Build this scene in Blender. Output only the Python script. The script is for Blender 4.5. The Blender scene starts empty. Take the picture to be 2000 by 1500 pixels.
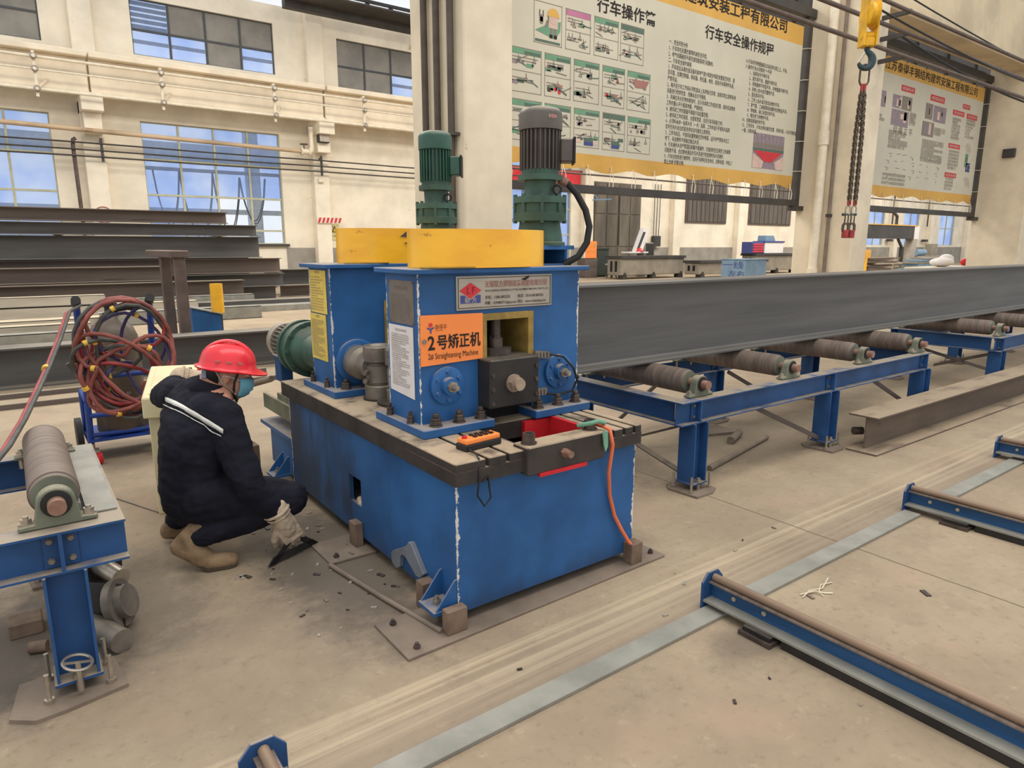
import bpy, bmesh, math, random
from mathutils import Vector, Matrix, noise
random.seed(7)
C = bpy.context.scene.collection
PI = math.pi

# ------------------------------------------------------------------ camera, world, light, exposure
F_PX, CXP, CYP, EYE = 1320.0, 1000.0, 750.0, 1.5
PITCH = math.radians(11.5); YAW = math.radians(53.6)
fh = Vector((math.cos(YAW), math.sin(YAW), 0)); rt = Vector((math.sin(YAW), -math.cos(YAW), 0))
fw = fh * math.cos(PITCH) + Vector((0, 0, -math.sin(PITCH))); up = rt.cross(fw)
cam_d = bpy.data.cameras.new('camera'); cam = bpy.data.objects.new('camera', cam_d); C.objects.link(cam)
cam_d.sensor_fit = 'HORIZONTAL'; cam_d.sensor_width = 36.0; cam_d.lens = 36.0 * F_PX / 2000.0
cam_d.clip_start = 0.05; cam_d.clip_end = 400
cam.matrix_world = Matrix(((rt.x, up.x, -fw.x, 0), (rt.y, up.y, -fw.y, 0), (rt.z, up.z, -fw.z, EYE), (0, 0, 0, 1)))
bpy.context.scene.camera = cam

world = bpy.data.worlds.new('sky'); bpy.context.scene.world = world; world.use_nodes = True
wb = world.node_tree.nodes['Background']
wb.inputs[0].default_value = (0.95, 0.97, 1.0, 1); wb.inputs[1].default_value = 0.92

def area_lamp(name, loc, size_x, size_y, power, col, target=None):
    d = bpy.data.lights.new(name, 'AREA'); d.shape = 'RECTANGLE'; d.size = size_x; d.size_y = size_y
    d.energy = power; d.color = col
    o = bpy.data.objects.new(name, d); C.objects.link(o); o.location = loc
    if target is not None:
        o.rotation_euler = (Vector(target) - Vector(loc)).to_track_quat('-Z', 'Y').to_euler()
    return o
# roof light strips of the hall (over both bays); no wall is built behind the camera, so sky light enters there
area_lamp('near_bay_skylight', (4.5, 0.5, 11.0), 16, 4.5, 800, (1.0, 0.93, 0.83))
area_lamp('far_bay_skylight', (9.0, 15.5, 11.0), 26, 5.0, 2300, (1.0, 0.93, 0.82))
area_lamp('far_bay_skylight_east', (42.0, 17.0, 11.0), 34, 5.0, 3600, (1.0, 0.93, 0.82))

vs = bpy.context.scene.view_settings
vs.view_transform = 'Standard'; vs.look = 'None'; vs.gamma = 1.0; vs.exposure = 0.12; vs.use_curve_mapping = False

# pixel of the 2000x1500 photograph -> a point on a plane of the place (used only while measuring things far off)
def ray(x, y): return fw * F_PX + rt * (x - CXP) - up * (y - CYP)
EO = Vector((0, 0, EYE))
def PZ(x, y, z=0.0):
    d = ray(x, y); return EO + d * ((z - EYE) / d.z)
def PY(x, y, Y):
    d = ray(x, y); return EO + d * (Y / d.y)
def PX(x, y, X):
    d = ray(x, y); return EO + d * (X / d.x)

# ------------------------------------------------------------------ helpers
def lin(c):
    return tuple(((v / 255.0) / 12.92 if v / 255.0 <= 0.04045 else ((v / 255.0 + 0.055) / 1.055) ** 2.4) for v in c) + (1.0,)

class N:
    def __init__(s, name):
        s.m = bpy.data.materials.new(name); s.m.use_nodes = True; s.t = s.m.node_tree
        s.p = s.t.nodes['Principled BSDF']; s.pos = None
    def new(s, typ, **kw):
        n = s.t.nodes.new(typ)
        for k, v in kw.items(): setattr(n, k, v)
        return n
    def link(s, a, b): s.t.links.new(a, b)
    def coords(s, scale=(1, 1, 1), obj=True):
        tc = s.new('ShaderNodeTexCoord') if obj else s.new('ShaderNodeNewGeometry')
        mp = s.new('ShaderNodeMapping'); mp.inputs['Scale'].default_value = scale
        s.link(tc.outputs['Object' if obj else 'Position'], mp.inputs[0]); return mp.outputs[0]
    def noise(s, vec, scale, detail=4, rough=0.6):
        n = s.new('ShaderNodeTexNoise'); n.inputs['Scale'].default_value = scale; n.inputs['Detail'].default_value = detail
        n.inputs['Roughness'].default_value = rough; s.link(vec, n.inputs['Vector']); return n.outputs[0]
    def ramp(s, fac, a, b):
        n = s.new('ShaderNodeMapRange'); n.interpolation_type = 'SMOOTHSTEP'
        n.inputs[1].default_value = a; n.inputs[2].default_value = b; s.link(fac, n.inputs[0]); return n.outputs[0]
    def math(s, op, a, b=None):
        n = s.new('ShaderNodeMath', operation=op)
        for i, v in enumerate((a, b)):
            if v is None: continue
            if isinstance(v, (int, float)): n.inputs[i].default_value = v
            else: s.link(v, n.inputs[i])
        return n.outputs[0]
    def mix(s, fac, a, b):
        n = s.new('ShaderNodeMix', data_type='RGBA')
        if isinstance(fac, (int, float)): n.inputs[0].default_value = fac
        else: s.link(fac, n.inputs[0])
        for i, v in ((6, a), (7, b)):
            if isinstance(v, tuple): n.inputs[i].default_value = v
            else: s.link(v, n.inputs[i])
        return n.outputs[2]

def mat(name, col, rough=0.6, metal=0.0, var=0.14, scale=5.0, stretch=(1, 1, 1), wear=None, wear_amt=0.5, wear_scale=9.0,
        dust=None, dust_amt=0.8, bump=0.0, bump_scale=60.0, spec=0.4, coat=0.0):
    n = N(name); c = lin(col)
    v = n.coords(stretch)
    f = n.noise(v, scale)
    dk = tuple(x * (1 - 2 * var) for x in c[:3]) + (1,); lt = tuple(min(1, x * (1 + 2 * var)) for x in c[:3]) + (1,)
    out = n.mix(n.ramp(f, 0.3, 0.7), dk, lt)
    if wear:
        w = n.noise(v, wear_scale, 6, 0.7)
        out = n.mix(n.ramp(w, 0.72 - 0.22 * wear_amt, 0.80 - 0.2 * wear_amt), out, lin(wear))
    if dust:
        g = n.new('ShaderNodeNewGeometry'); sx = n.new('ShaderNodeSeparateXYZ'); n.link(g.outputs['Normal'], sx.inputs[0])
        d = n.math('MULTIPLY', n.ramp(sx.outputs[2], 0.45, 0.9), n.math('MULTIPLY', n.ramp(n.noise(v, 7.0), 0.2, 0.55), dust_amt))
        out = n.mix(d, out, lin(dust))
    n.link(out, n.p.inputs['Base Color'])
    n.p.inputs['Roughness'].default_value = rough; n.p.inputs['Metallic'].default_value = metal
    n.p.inputs['Specular IOR Level'].default_value = spec; n.p.inputs['Coat Weight'].default_value = coat
    if bump:
        b = n.new('ShaderNodeBump'); b.inputs['Strength'].default_value = bump; b.inputs['Distance'].default_value = 0.01
        n.link(n.noise(v, bump_scale, 5), b.inputs['Height']); n.link(b.outputs[0], n.p.inputs['Normal'])
    return n.m

origin = {}
class B:
    def __init__(s): s.b = bmesh.new()
    def _add(s, vs, fs):
        v = [s.b.verts.new(p) for p in vs]
        for f in fs:
            try: s.b.faces.new([v[i] for i in f])
            except ValueError: pass
        return s
    def box(s, x0, x1, y0, y1, z0, z1):
        x0, x1 = min(x0, x1), max(x0, x1); y0, y1 = min(y0, y1), max(y0, y1); z0, z1 = min(z0, z1), max(z0, z1)
        return s._add([(x0, y0, z0), (x1, y0, z0), (x1, y1, z0), (x0, y1, z0), (x0, y0, z1), (x1, y0, z1), (x1, y1, z1), (x0, y1, z1)],
                      [(3, 2, 1, 0), (4, 5, 6, 7), (0, 1, 5, 4), (1, 2, 6, 5), (2, 3, 7, 6), (3, 0, 4, 7)])
    def obox(s, c, u, v, w):
        c, u, v, w = map(Vector, (c, u, v, w))
        P = [c + u * a + v * b + w * d for d in (-1, 1) for (a, b) in ((-1, -1), (1, -1), (1, 1), (-1, 1))]
        fs = [(3, 2, 1, 0), (4, 5, 6, 7), (0, 1, 5, 4), (1, 2, 6, 5), (2, 3, 7, 6), (3, 0, 4, 7)]
        if u.cross(v).dot(w) < 0: fs = [f[::-1] for f in fs]
        return s._add(P, fs)
    def bar(s, p0, p1, w, h, upv=(0, 0, 1)):
        p0, p1 = Vector(p0), Vector(p1); d = p1 - p0; t = d.normalized(); sd = t.cross(Vector(upv)).normalized(); u = sd.cross(t)
        return s.obox((p0 + p1) / 2, d / 2, sd * w / 2, u * h / 2)
    def ext(s, prof, p0, p1, upv=(0, 0, 1)):
        """closed profile [(side, up)] swept straight from p0 to p1"""
        p0, p1 = Vector(p0), Vector(p1); t = (p1 - p0).normalized(); sd = t.cross(Vector(upv)).normalized(); u = sd.cross(t)
        n = len(prof)
        P = [p + sd * a + u * b for p in (p0, p1) for (a, b) in prof]
        area = sum(prof[i][0] * prof[(i + 1) % n][1] - prof[(i + 1) % n][0] * prof[i][1] for i in range(n))
        fs = [tuple(range(n)), tuple(range(2 * n - 1, n - 1, -1))] + [(i, i + n, (i + 1) % n + n, (i + 1) % n) for i in range(n)]
        if area < 0: fs = [f[::-1] for f in fs]
        fs = [f[::-1] for f in fs]
        return s._add(P, fs)
    def ibeam(s, p0, p1, h, w, tf, tw, upv=(0, 0, 1)):
        a, b, c = w / 2, h / 2, tw / 2
        return s.ext([(-a, -b), (a, -b), (a, -b + tf), (c, -b + tf), (c, b - tf), (a, b - tf), (a, b), (-a, b), (-a, b - tf), (-c, b - tf), (-c, -b + tf), (-a, -b + tf)], p0, p1, upv)
    def tube(s, pts, r, n=8, closed=False, radii=None):
        pts = [Vector(p) for p in pts]; m = len(pts); rings = []; prev = None
        for i, p in enumerate(pts):
            if closed: t = pts[(i + 1) % m] - pts[i - 1]
            else: t = pts[min(i + 1, m - 1)] - pts[max(i - 1, 0)]
            if t.length < 1e-9: t = Vector((0, 0, 1))
            t.normalize()
            if prev is None:
                a = Vector((0, 0, 1)) if abs(t.z) < 0.9 else Vector((1, 0, 0)); x = t.cross(a).normalized()
            else:
                x = prev - t * prev.dot(t)
                x = x.normalized() if x.length > 1e-6 else t.orthogonal().normalized()
            prev = x; y = t.cross(x); rr = radii[i] if radii else r
            rings.append([s.b.verts.new(p + x * rr * math.cos(2 * PI * k / n) + y * rr * math.sin(2 * PI * k / n)) for k in range(n)])
        for i in range(m if closed else m - 1):
            A, Bq = rings[i], rings[(i + 1) % m]
            for k in range(n): s.b.faces.new((A[k], A[(k + 1) % n], Bq[(k + 1) % n], Bq[k]))
        if not closed:
            s.b.faces.new(rings[0][::-1]); s.b.faces.new(rings[-1])
        return s
    def cyl(s, p0, p1, r, r2=None, n=20): return s.tube([p0, p1], r, n, radii=[r, r if r2 is None else r2])
    def lathe(s, p, axis, prof, n=24):
        """prof [(t along axis, radius)]; open ends get caps when radius > 0"""
        p = Vector(p); a = Vector(axis).normalized(); x = a.orthogonal().normalized(); y = a.cross(x); rings = []
        for t, r in prof:
            rings.append([s.b.verts.new(p + a * t + x * max(r, 1e-4) * math.cos(2 * PI * k / n) + y * max(r, 1e-4) * math.sin(2 * PI * k / n)) for k in range(n)])
        for A, Q in zip(rings, rings[1:]):
            for k in range(n): s.b.faces.new((A[k], A[(k + 1) % n], Q[(k + 1) % n], Q[k]))
        s.b.faces.new(rings[0][::-1]); s.b.faces.new(rings[-1]); return s
    def hexnut(s, p, axis, r, h): return s.lathe(p, axis, [(0, r), (h, r)], 6)
    def poly(s, pts, thick):
        """planar polygon in space given thickness along vector"""
        pts = [Vector(p) for p in pts]; d = Vector(thick); n = len(pts)
        nm = Vector((0, 0, 0))
        for i in range(n): nm += pts[i].cross(pts[(i + 1) % n])
        P = pts + [p + d for p in pts]
        fs = [tuple(range(n)), tuple(range(2 * n - 1, n - 1, -1))] + [(i, i + n, (i + 1) % n + n, (i + 1) % n) for i in range(n)]
        if nm.dot(d) > 0: fs = [f[::-1] for f in fs]
        return s._add(P, fs)
    def quad(s, a, b, c, d): return s._add([a, b, c, d], [(0, 1, 2, 3)])
    def ball(s, c, r, sc=(1, 1, 1), seg=16):
        m = Matrix.Translation(c) @ Matrix.Diagonal((sc[0] * r, sc[1] * r, sc[2] * r, 1))
        bmesh.ops.create_uvsphere(s.b, u_segments=seg, v_segments=seg // 2 + 2, radius=1, matrix=m); return s
    def torus(s, c, axis, R, r, n=16, m=6, a0=0, a1=2 * PI, xdir=None):
        c = Vector(c); a = Vector(axis).normalized(); x = Vector(xdir).normalized() if xdir else a.orthogonal().normalized(); y = a.cross(x)
        full = abs(a1 - a0 - 2 * PI) < 1e-6
        pts = [c + x * R * math.cos(a0 + (a1 - a0) * i / n) + y * R * math.sin(a0 + (a1 - a0) * i / n) for i in range(n if full else n + 1)]
        return s.tube(pts, r, m, closed=full)
    def obj(s, name, m, parent=None, smooth=None, bevel=0.0, seg=1, kind=None, label=None, recalc=False):
        if recalc: bmesh.ops.recalc_face_normals(s.b, faces=s.b.faces)
        me = bpy.data.meshes.new(name)
        if parent is not None:
            o0 = origin[parent.name]; bmesh.ops.translate(s.b, verts=s.b.verts, vec=-o0)
        s.b.to_mesh(me); s.b.free()
        if smooth is not None:
            for p in me.polygons: p.use_smooth = True
            me.set_sharp_from_angle(angle=math.radians(smooth))
        me.materials.append(m)
        o = bpy.data.objects.new(name, me); C.objects.link(o)
        if parent is not None:
            o.parent = parent; origin[o.name] = origin[parent.name]
        else: origin[o.name] = Vector((0, 0, 0))
        if bevel:
            bm = o.modifiers.new('edge', 'BEVEL'); bm.width = bevel; bm.segments = seg; bm.limit_method = 'ANGLE'; bm.angle_limit = math.radians(40)
        if kind: o['kind'] = kind
        if label: o['label'] = label
        return o

def tag(o, label, cat, group=None):
    o['label'] = label; o['category'] = cat
    if group: o['group'] = group
    return o
def thing(name, label, cat, loc, group=None):
    o = bpy.data.objects.new(name, None); C.objects.link(o); o.location = loc; o.empty_display_size = 0.1
    origin[o.name] = Vector(loc); return tag(o, label, cat, group)
def recentre(o):
    """put the origin of a top-level mesh at its own base"""
    me = o.data; xs = [v.co for v in me.vertices]
    c = Vector((sum(v.x for v in xs) / len(xs), sum(v.y for v in xs) / len(xs), min(v.z for v in xs)))
    me.transform(Matrix.Translation(-c)); o.location = c; return o
def copy_tree(o, parent=None):
    c = o.copy(); C.objects.link(c)
    if parent is not None: c.parent = parent
    origin[c.name] = origin[o.name]
    for ch in list(o.children): copy_tree(ch, c)
    return c

def text_mesh(lines, m, name, parent=None, bold=0.0, res=2):
    """lines: [(string, size, origin, right vector, up vector, x stretch, align)] -> one flat mesh"""
    bm = bmesh.new()
    for (st, size, o, r, u, sx, al) in lines:
        cu = bpy.data.curves.new('lettering', 'FONT'); cu.body = st; cu.size = 1.0; cu.resolution_u = res; cu.fill_mode = 'FRONT'
        cu.align_x = al; cu.offset = bold
        ob = bpy.data.objects.new('lettering_curve', cu)
        me = bpy.data.meshes.new_from_object(ob)
        r_, u_ = Vector(r).normalized(), Vector(u).normalized(); n_ = r_.cross(u_)
        o_ = Vector(o)
        M4 = Matrix(((r_.x * size * sx, u_.x * size, n_.x, o_.x), (r_.y * size * sx, u_.y * size, n_.y, o_.y), (r_.z * size * sx, u_.z * size, n_.z, o_.z), (0, 0, 0, 1)))
        me.transform(M4)
        bm.from_mesh(me); bpy.data.meshes.remove(me)
        bpy.data.objects.remove(ob); bpy.data.curves.remove(cu)
    b = B(); b.b.free(); b.b = bm
    return b.obj(name, m, parent)
# ------------------------------------------------------------------ materials
DUST = (176, 158, 132)
M = {}
M['wall'] = mat('plaster_cream', (234, 223, 202), 0.9, var=0.05, scale=0.8, wear=(176, 160, 134), wear_amt=0.25, wear_scale=1.4, bump=0.15, bump_scale=25)
M['column'] = mat('column_plaster', (222, 208, 182), 0.9, var=0.05, scale=1.5, wear=(168, 152, 128), wear_amt=0.16, wear_scale=5, bump=0.2, bump_scale=18)
M['dado'] = mat('dado_grey', (150, 144, 134), 0.8, var=0.08, scale=1.2, wear=(112, 104, 96), wear_amt=0.3, wear_scale=2)
M['girder'] = mat('painted_girder', (232, 218, 194), 0.7, var=0.05, scale=1.0, wear=(160, 140, 112), wear_amt=0.22, wear_scale=2.5)
M['cream_rod'] = mat('cream_rod', (228, 216, 192), 0.6, var=0.05)
M['concrete'] = mat('girder_concrete', (206, 188, 156), 0.9, var=0.08, scale=1.0)
M['blue'] = mat('machine_blue', (42, 92, 146), 0.5, var=0.12, scale=2.2, wear=(58, 66, 84), wear_amt=0.25, wear_scale=5, dust=DUST, dust_amt=0.75, bump=0.05, bump_scale=30, spec=0.35)
M['blue_rail'] = mat('conveyor_blue', (40, 78, 126), 0.55, var=0.12, scale=3, wear=(70, 66, 66), wear_amt=0.25, wear_scale=8, dust=(160, 146, 126), dust_amt=0.95, spec=0.3)
M['blue_trolley'] = mat('trolley_blue', (34, 66, 142), 0.4, var=0.1, wear=(60, 60, 66), wear_amt=0.2)
M['slab'] = mat('table_slab', (58, 52, 48), 0.65, var=0.16, scale=6, wear=(110, 84, 62), wear_amt=0.28, wear_scale=11, dust=(178, 158, 132), dust_amt=0.98, bump=0.15)
M['black'] = mat('black_steel', (44, 41, 39), 0.55, var=0.15, dust=(120, 108, 94), dust_amt=0.5)
M['dark'] = mat('recess_shade', (22, 21, 21), 0.8, var=0.1)  # near-black colour puts the shade of recesses into the material
M['steel'] = mat('worn_steel', (124, 116, 106), 0.45, metal=0.35, var=0.14, scale=8, dust=(150, 138, 122), dust_amt=0.5)
M['bright'] = mat('bright_steel', (176, 166, 152), 0.32, metal=0.7, var=0.1, scale=14)
M['nut'] = mat('nut_steel', (88, 78, 72), 0.45, metal=0.5, var=0.15, scale=20)
M['roller'] = mat('roller_steel', (122, 108, 98), 0.55, metal=0.15, var=0.12, scale=5, stretch=(1, 8, 1), wear=(94, 78, 70), wear_amt=0.35, wear_scale=4)
M['bearing'] = mat('bearing_green', (108, 112, 96), 0.6, var=0.12, wear=(84, 78, 70), wear_amt=0.4, dust=DUST, dust_amt=0.6)
M['shaft_rust'] = mat('shaft_end', (150, 116, 100), 0.5, metal=0.3, var=0.12, scale=14)
M['beam'] = mat('mill_steel', (102, 101, 99), 0.5, metal=0.25, var=0.10, scale=1.6, stretch=(0.25, 1, 6), wear=(80, 74, 70), wear_amt=0.25, wear_scale=3, dust=(136, 130, 122), dust_amt=0.5)
M['beam_rust'] = mat('rusty_beam', (106, 92, 80), 0.75, metal=0.1, var=0.12, scale=2, stretch=(0.4, 1, 2), wear=(84, 68, 58), wear_amt=0.35, wear_scale=5, dust=(164, 146, 122), dust_amt=0.95)
M['stack_dark'] = mat('stack_steel_dark', (90, 88, 86), 0.6, metal=0.2, var=0.14, scale=0.9, stretch=(0.3, 1, 3), wear=(92, 80, 72), wear_amt=0.35, wear_scale=1.6, dust=(150, 140, 124), dust_amt=0.8)
M['stack_brown'] = mat('stack_steel_brown', (102, 91, 84), 0.65, metal=0.15, var=0.12, scale=0.9, stretch=(0.3, 1, 3), wear=(72, 62, 58), wear_amt=0.35, wear_scale=1.6, dust=(160, 146, 126), dust_amt=0.85)
M['galv'] = mat('galvanised', (182, 174, 158), 0.55, metal=0.2, var=0.1, scale=1.4, stretch=(0.4, 1, 3), dust=(206, 192, 164), dust_amt=0.8)
M['plate_floor'] = mat('floor_plate', (128, 114, 100), 0.7, metal=0.1, var=0.1, scale=4, wear=(98, 86, 74), wear_amt=0.25, wear_scale=7, bump=0.1)
M['strip'] = mat('floor_strip', (150, 148, 138), 0.6, metal=0.2, var=0.08, scale=5, wear=(112, 104, 92), wear_amt=0.3)
M['block'] = mat('foot_block', (118, 98, 82), 0.7, var=0.14, scale=10, wear=(82, 68, 58), wear_amt=0.3)
M['yellow'] = mat('guard_yellow', (255, 184, 44), 0.32, var=0.06, scale=3, wear=(150, 100, 42), wear_amt=0.36, wear_scale=7, stretch=(1, 1, 2.2), coat=0.2)
M['tan_steel'] = mat('tan_steel', (170, 150, 132), 0.45, metal=0.25, var=0.1, scale=14)
M['skid_blue'] = mat('skid_blue', (38, 82, 126), 0.55, var=0.14, scale=3, stretch=(1, 0.5, 4), wear=(104, 92, 82), wear_amt=0.5, wear_scale=5)
M['olive'] = mat('old_yellow', (150, 124, 62), 0.6, var=0.14, scale=10, wear=(96, 84, 60), wear_amt=0.4)
M['green'] = mat('gearbox_green', (58, 86, 73), 0.5, var=0.14, scale=7, wear=(70, 76, 68), wear_amt=0.4, dust=(120, 120, 104), dust_amt=0.7)
M['motor_green'] = mat('motor_green', (48, 84, 71), 0.42, var=0.1, scale=6, dust=(150, 148, 130), dust_amt=0.8)
M['motor_grey'] = mat('motor_grey', (92, 86, 80), 0.5, var=0.08, scale=6, dust=(172, 156, 138), dust_amt=0.85)
M['fin_grey'] = mat('fin_grey', (84, 78, 74), 0.5, var=0.1)
M['orange'] = mat('sign_orange', (255, 144, 72), 0.5, var=0.03, scale=3, wear=(206, 120, 66), wear_amt=0.12)
M['white'] = mat('paper_white', (226, 220, 216), 0.8, var=0.03, scale=8)
M['paper_yellow'] = mat('paper_yellow', (222, 196, 96), 0.8, var=0.05, scale=8)
M['tin'] = mat('nameplate_tin', (176, 166, 152), 0.4, metal=0.35, var=0.06, scale=6)
M['tin_dark'] = mat('old_nameplate', (120, 112, 104), 0.5, metal=0.2, var=0.08, scale=9, wear=(96, 86, 78), wear_amt=0.3)
M['ink'] = mat('ink_black', (40, 34, 32), 0.8, var=0.02)
M['ink_grey'] = mat('ink_grey', (136, 126, 114), 0.8, var=0.02)
M['ink_red'] = mat('ink_red', (206, 60, 66), 0.7, var=0.03)
M['ink_faded'] = mat('ink_faded_red', (168, 118, 108), 0.7, var=0.03)
M['ink_blue'] = mat('ink_blue', (70, 80, 136), 0.7, var=0.03)
M['ink_green'] = mat('ink_green', (112, 156, 124), 0.8, var=0.04)
M['ink_pink'] = mat('ink_pink', (214, 184, 170), 0.8, var=0.05)
M['ink_purple'] = mat('ink_purple', (148, 132, 138), 0.8, var=0.08, scale=20)
M['ink_dim'] = mat('ink_dark_green', (92, 112, 98), 0.8, var=0.04)
M['ink_magenta'] = mat('ink_magenta', (188, 120, 150), 0.8, var=0.04)
M['red_paint'] = mat('red_paint', (206, 38, 46), 0.5, var=0.08)
M['cable_orange'] = mat('cable_orange', (226, 116, 78), 0.45, var=0.06)
M['rag'] = mat('rag_green', (112, 158, 134), 0.9, var=0.08)
M['rubber'] = mat('rubber_black', (34, 33, 33), 0.6, var=0.1)
M['cream_cabinet'] = mat('cabinet_cream', (218, 206, 162), 0.5, var=0.04, scale=4, wear=(184, 166, 122), wear_amt=0.12)
M['gas'] = mat('gas_cylinder_brown', (92, 80, 68), 0.42, var=0.1, scale=5, wear=(66, 50, 44), wear_amt=0.35)
M['hose_red'] = mat('hose_red', (150, 56, 58), 0.55, var=0.14, scale=9)
M['hose_brown'] = mat('hose_brown', (134, 74, 66), 0.6, var=0.14, scale=9)
M['hose_dark'] = mat('hose_dark', (74, 74, 70), 0.6, var=0.14, scale=9)
M['hose_blue'] = mat('hose_blue', (70, 62, 104), 0.6, var=0.14, scale=9)
M['tape'] = mat('tape_yellow', (224, 184, 74), 0.6, var=0.06)
M['banner'] = mat('banner_vinyl', (206, 199, 178), 0.7, var=0.03, scale=0.8)
M['banner_yellow'] = mat('banner_yellow', (216, 168, 84), 0.7, var=0.05, scale=0.8)
M['frame_dark'] = mat('frame_steel', (70, 66, 62), 0.6, var=0.1, scale=3)
M['mullion'] = mat('mullion_paint', (186, 184, 156), 0.6, var=0.05)
M['mullion_dark'] = mat('mullion_dark', (74, 76, 78), 0.6, var=0.08)
M['pane_dirty'] = mat('dirty_pane', (124, 118, 108), 0.35, var=0.12, scale=0.9, spec=0.5)
M['gate'] = mat('gate_steel', (104, 96, 84), 0.7, var=0.16, scale=0.7, stretch=(2, 1, 0.4), wear=(84, 74, 64), wear_amt=0.3, wear_scale=0.9)
M['curtain'] = mat('dark_louvre', (96, 88, 80), 0.7, var=0.14, scale=1.5, stretch=(4, 1, 0.3))
M['chain'] = mat('chain_steel', (96, 84, 72), 0.4, metal=0.6, var=0.14, scale=30)
M['hook_yellow'] = mat('hook_yellow', (222, 170, 36), 0.45, var=0.1, scale=8, wear=(90, 62, 40), wear_amt=0.35)
M['hook_teal'] = mat('hook_teal', (58, 76, 80), 0.45, metal=0.3, var=0.12, scale=8)
M['clamp_red'] = mat('clamp_red', (160, 56, 56), 0.5, var=0.12, scale=12, wear=(110, 84, 66), wear_amt=0.4)
M['navy'] = mat('navy_cloth', (31, 31, 40), 0.9, var=0.12, scale=8, bump=0.35, bump_scale=18, spec=0.15)
M['navy_light'] = mat('navy_light', (62, 66, 86), 0.85, var=0.1, scale=8)
M['skin'] = mat('skin', (196, 142, 116), 0.55, var=0.06, scale=10)
M['hair'] = mat('hair', (26, 23, 22), 0.6, var=0.1, scale=30)
M['helmet'] = mat('helmet_red', (226, 46, 56), 0.3, var=0.05, scale=6, coat=0.3)
M['mask'] = mat('mask_blue', (112, 172, 190), 0.85, var=0.05, scale=14)
M['glove'] = mat('glove_cloth', (190, 170, 146), 0.95, var=0.12, scale=22, wear=(150, 122, 100), wear_amt=0.4, bump=0.3, bump_scale=90)
M['boot'] = mat('boot_suede', (138, 114, 86), 0.85, var=0.12, scale=14, bump=0.2)
M['sole'] = mat('boot_sole', (82, 68, 54), 0.8, var=0.1)
M['reflect'] = mat('reflective_tape', (206, 204, 196), 0.4, var=0.04)
M['brown_steel'] = mat('brown_frame', (92, 78, 72), 0.6, var=0.1, scale=5, dust=(168, 140, 120), dust_amt=0.7)
M['crate_blue'] = mat('faded_blue', (116, 142, 164), 0.7, var=0.06, scale=2)
M['machine_grey'] = mat('machine_grey', (138, 130, 116), 0.6, var=0.1, scale=1.5)
M['machine_dark'] = mat('machine_dark', (62, 60, 58), 0.6, var=0.12, scale=1.5)
M['bin_green'] = mat('bin_green', (58, 66, 60), 0.6, var=0.08)

def pane_glass(nm='window_glass', fac=0.2, c0=(206, 222, 252), c1=(232, 240, 254)):
    n = N(nm); n.p.inputs['Base Color'].default_value = lin((190, 208, 236)); n.p.inputs['Roughness'].default_value = 0.12
    tr = n.new('ShaderNodeBsdfTransparent'); v = n.coords()
    c = n.mix(n.ramp(n.noise(v, 0.5, 3), 0.35, 0.65), lin(c0), lin(c1))
    n.link(c, tr.inputs[0])
    mx = n.new('ShaderNodeMixShader'); mx.inputs[0].default_value = fac
    n.link(tr.outputs[0], mx.inputs[1]); n.link(n.p.outputs[0], mx.inputs[2])
    n.link(mx.outputs[0], n.t.nodes['Material Output'].inputs[0]); return n.m
M['glass'] = pane_glass()
M['clear'] = pane_glass('clear_glass', 0.04, (246, 250, 255), (255, 255, 255))

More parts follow.
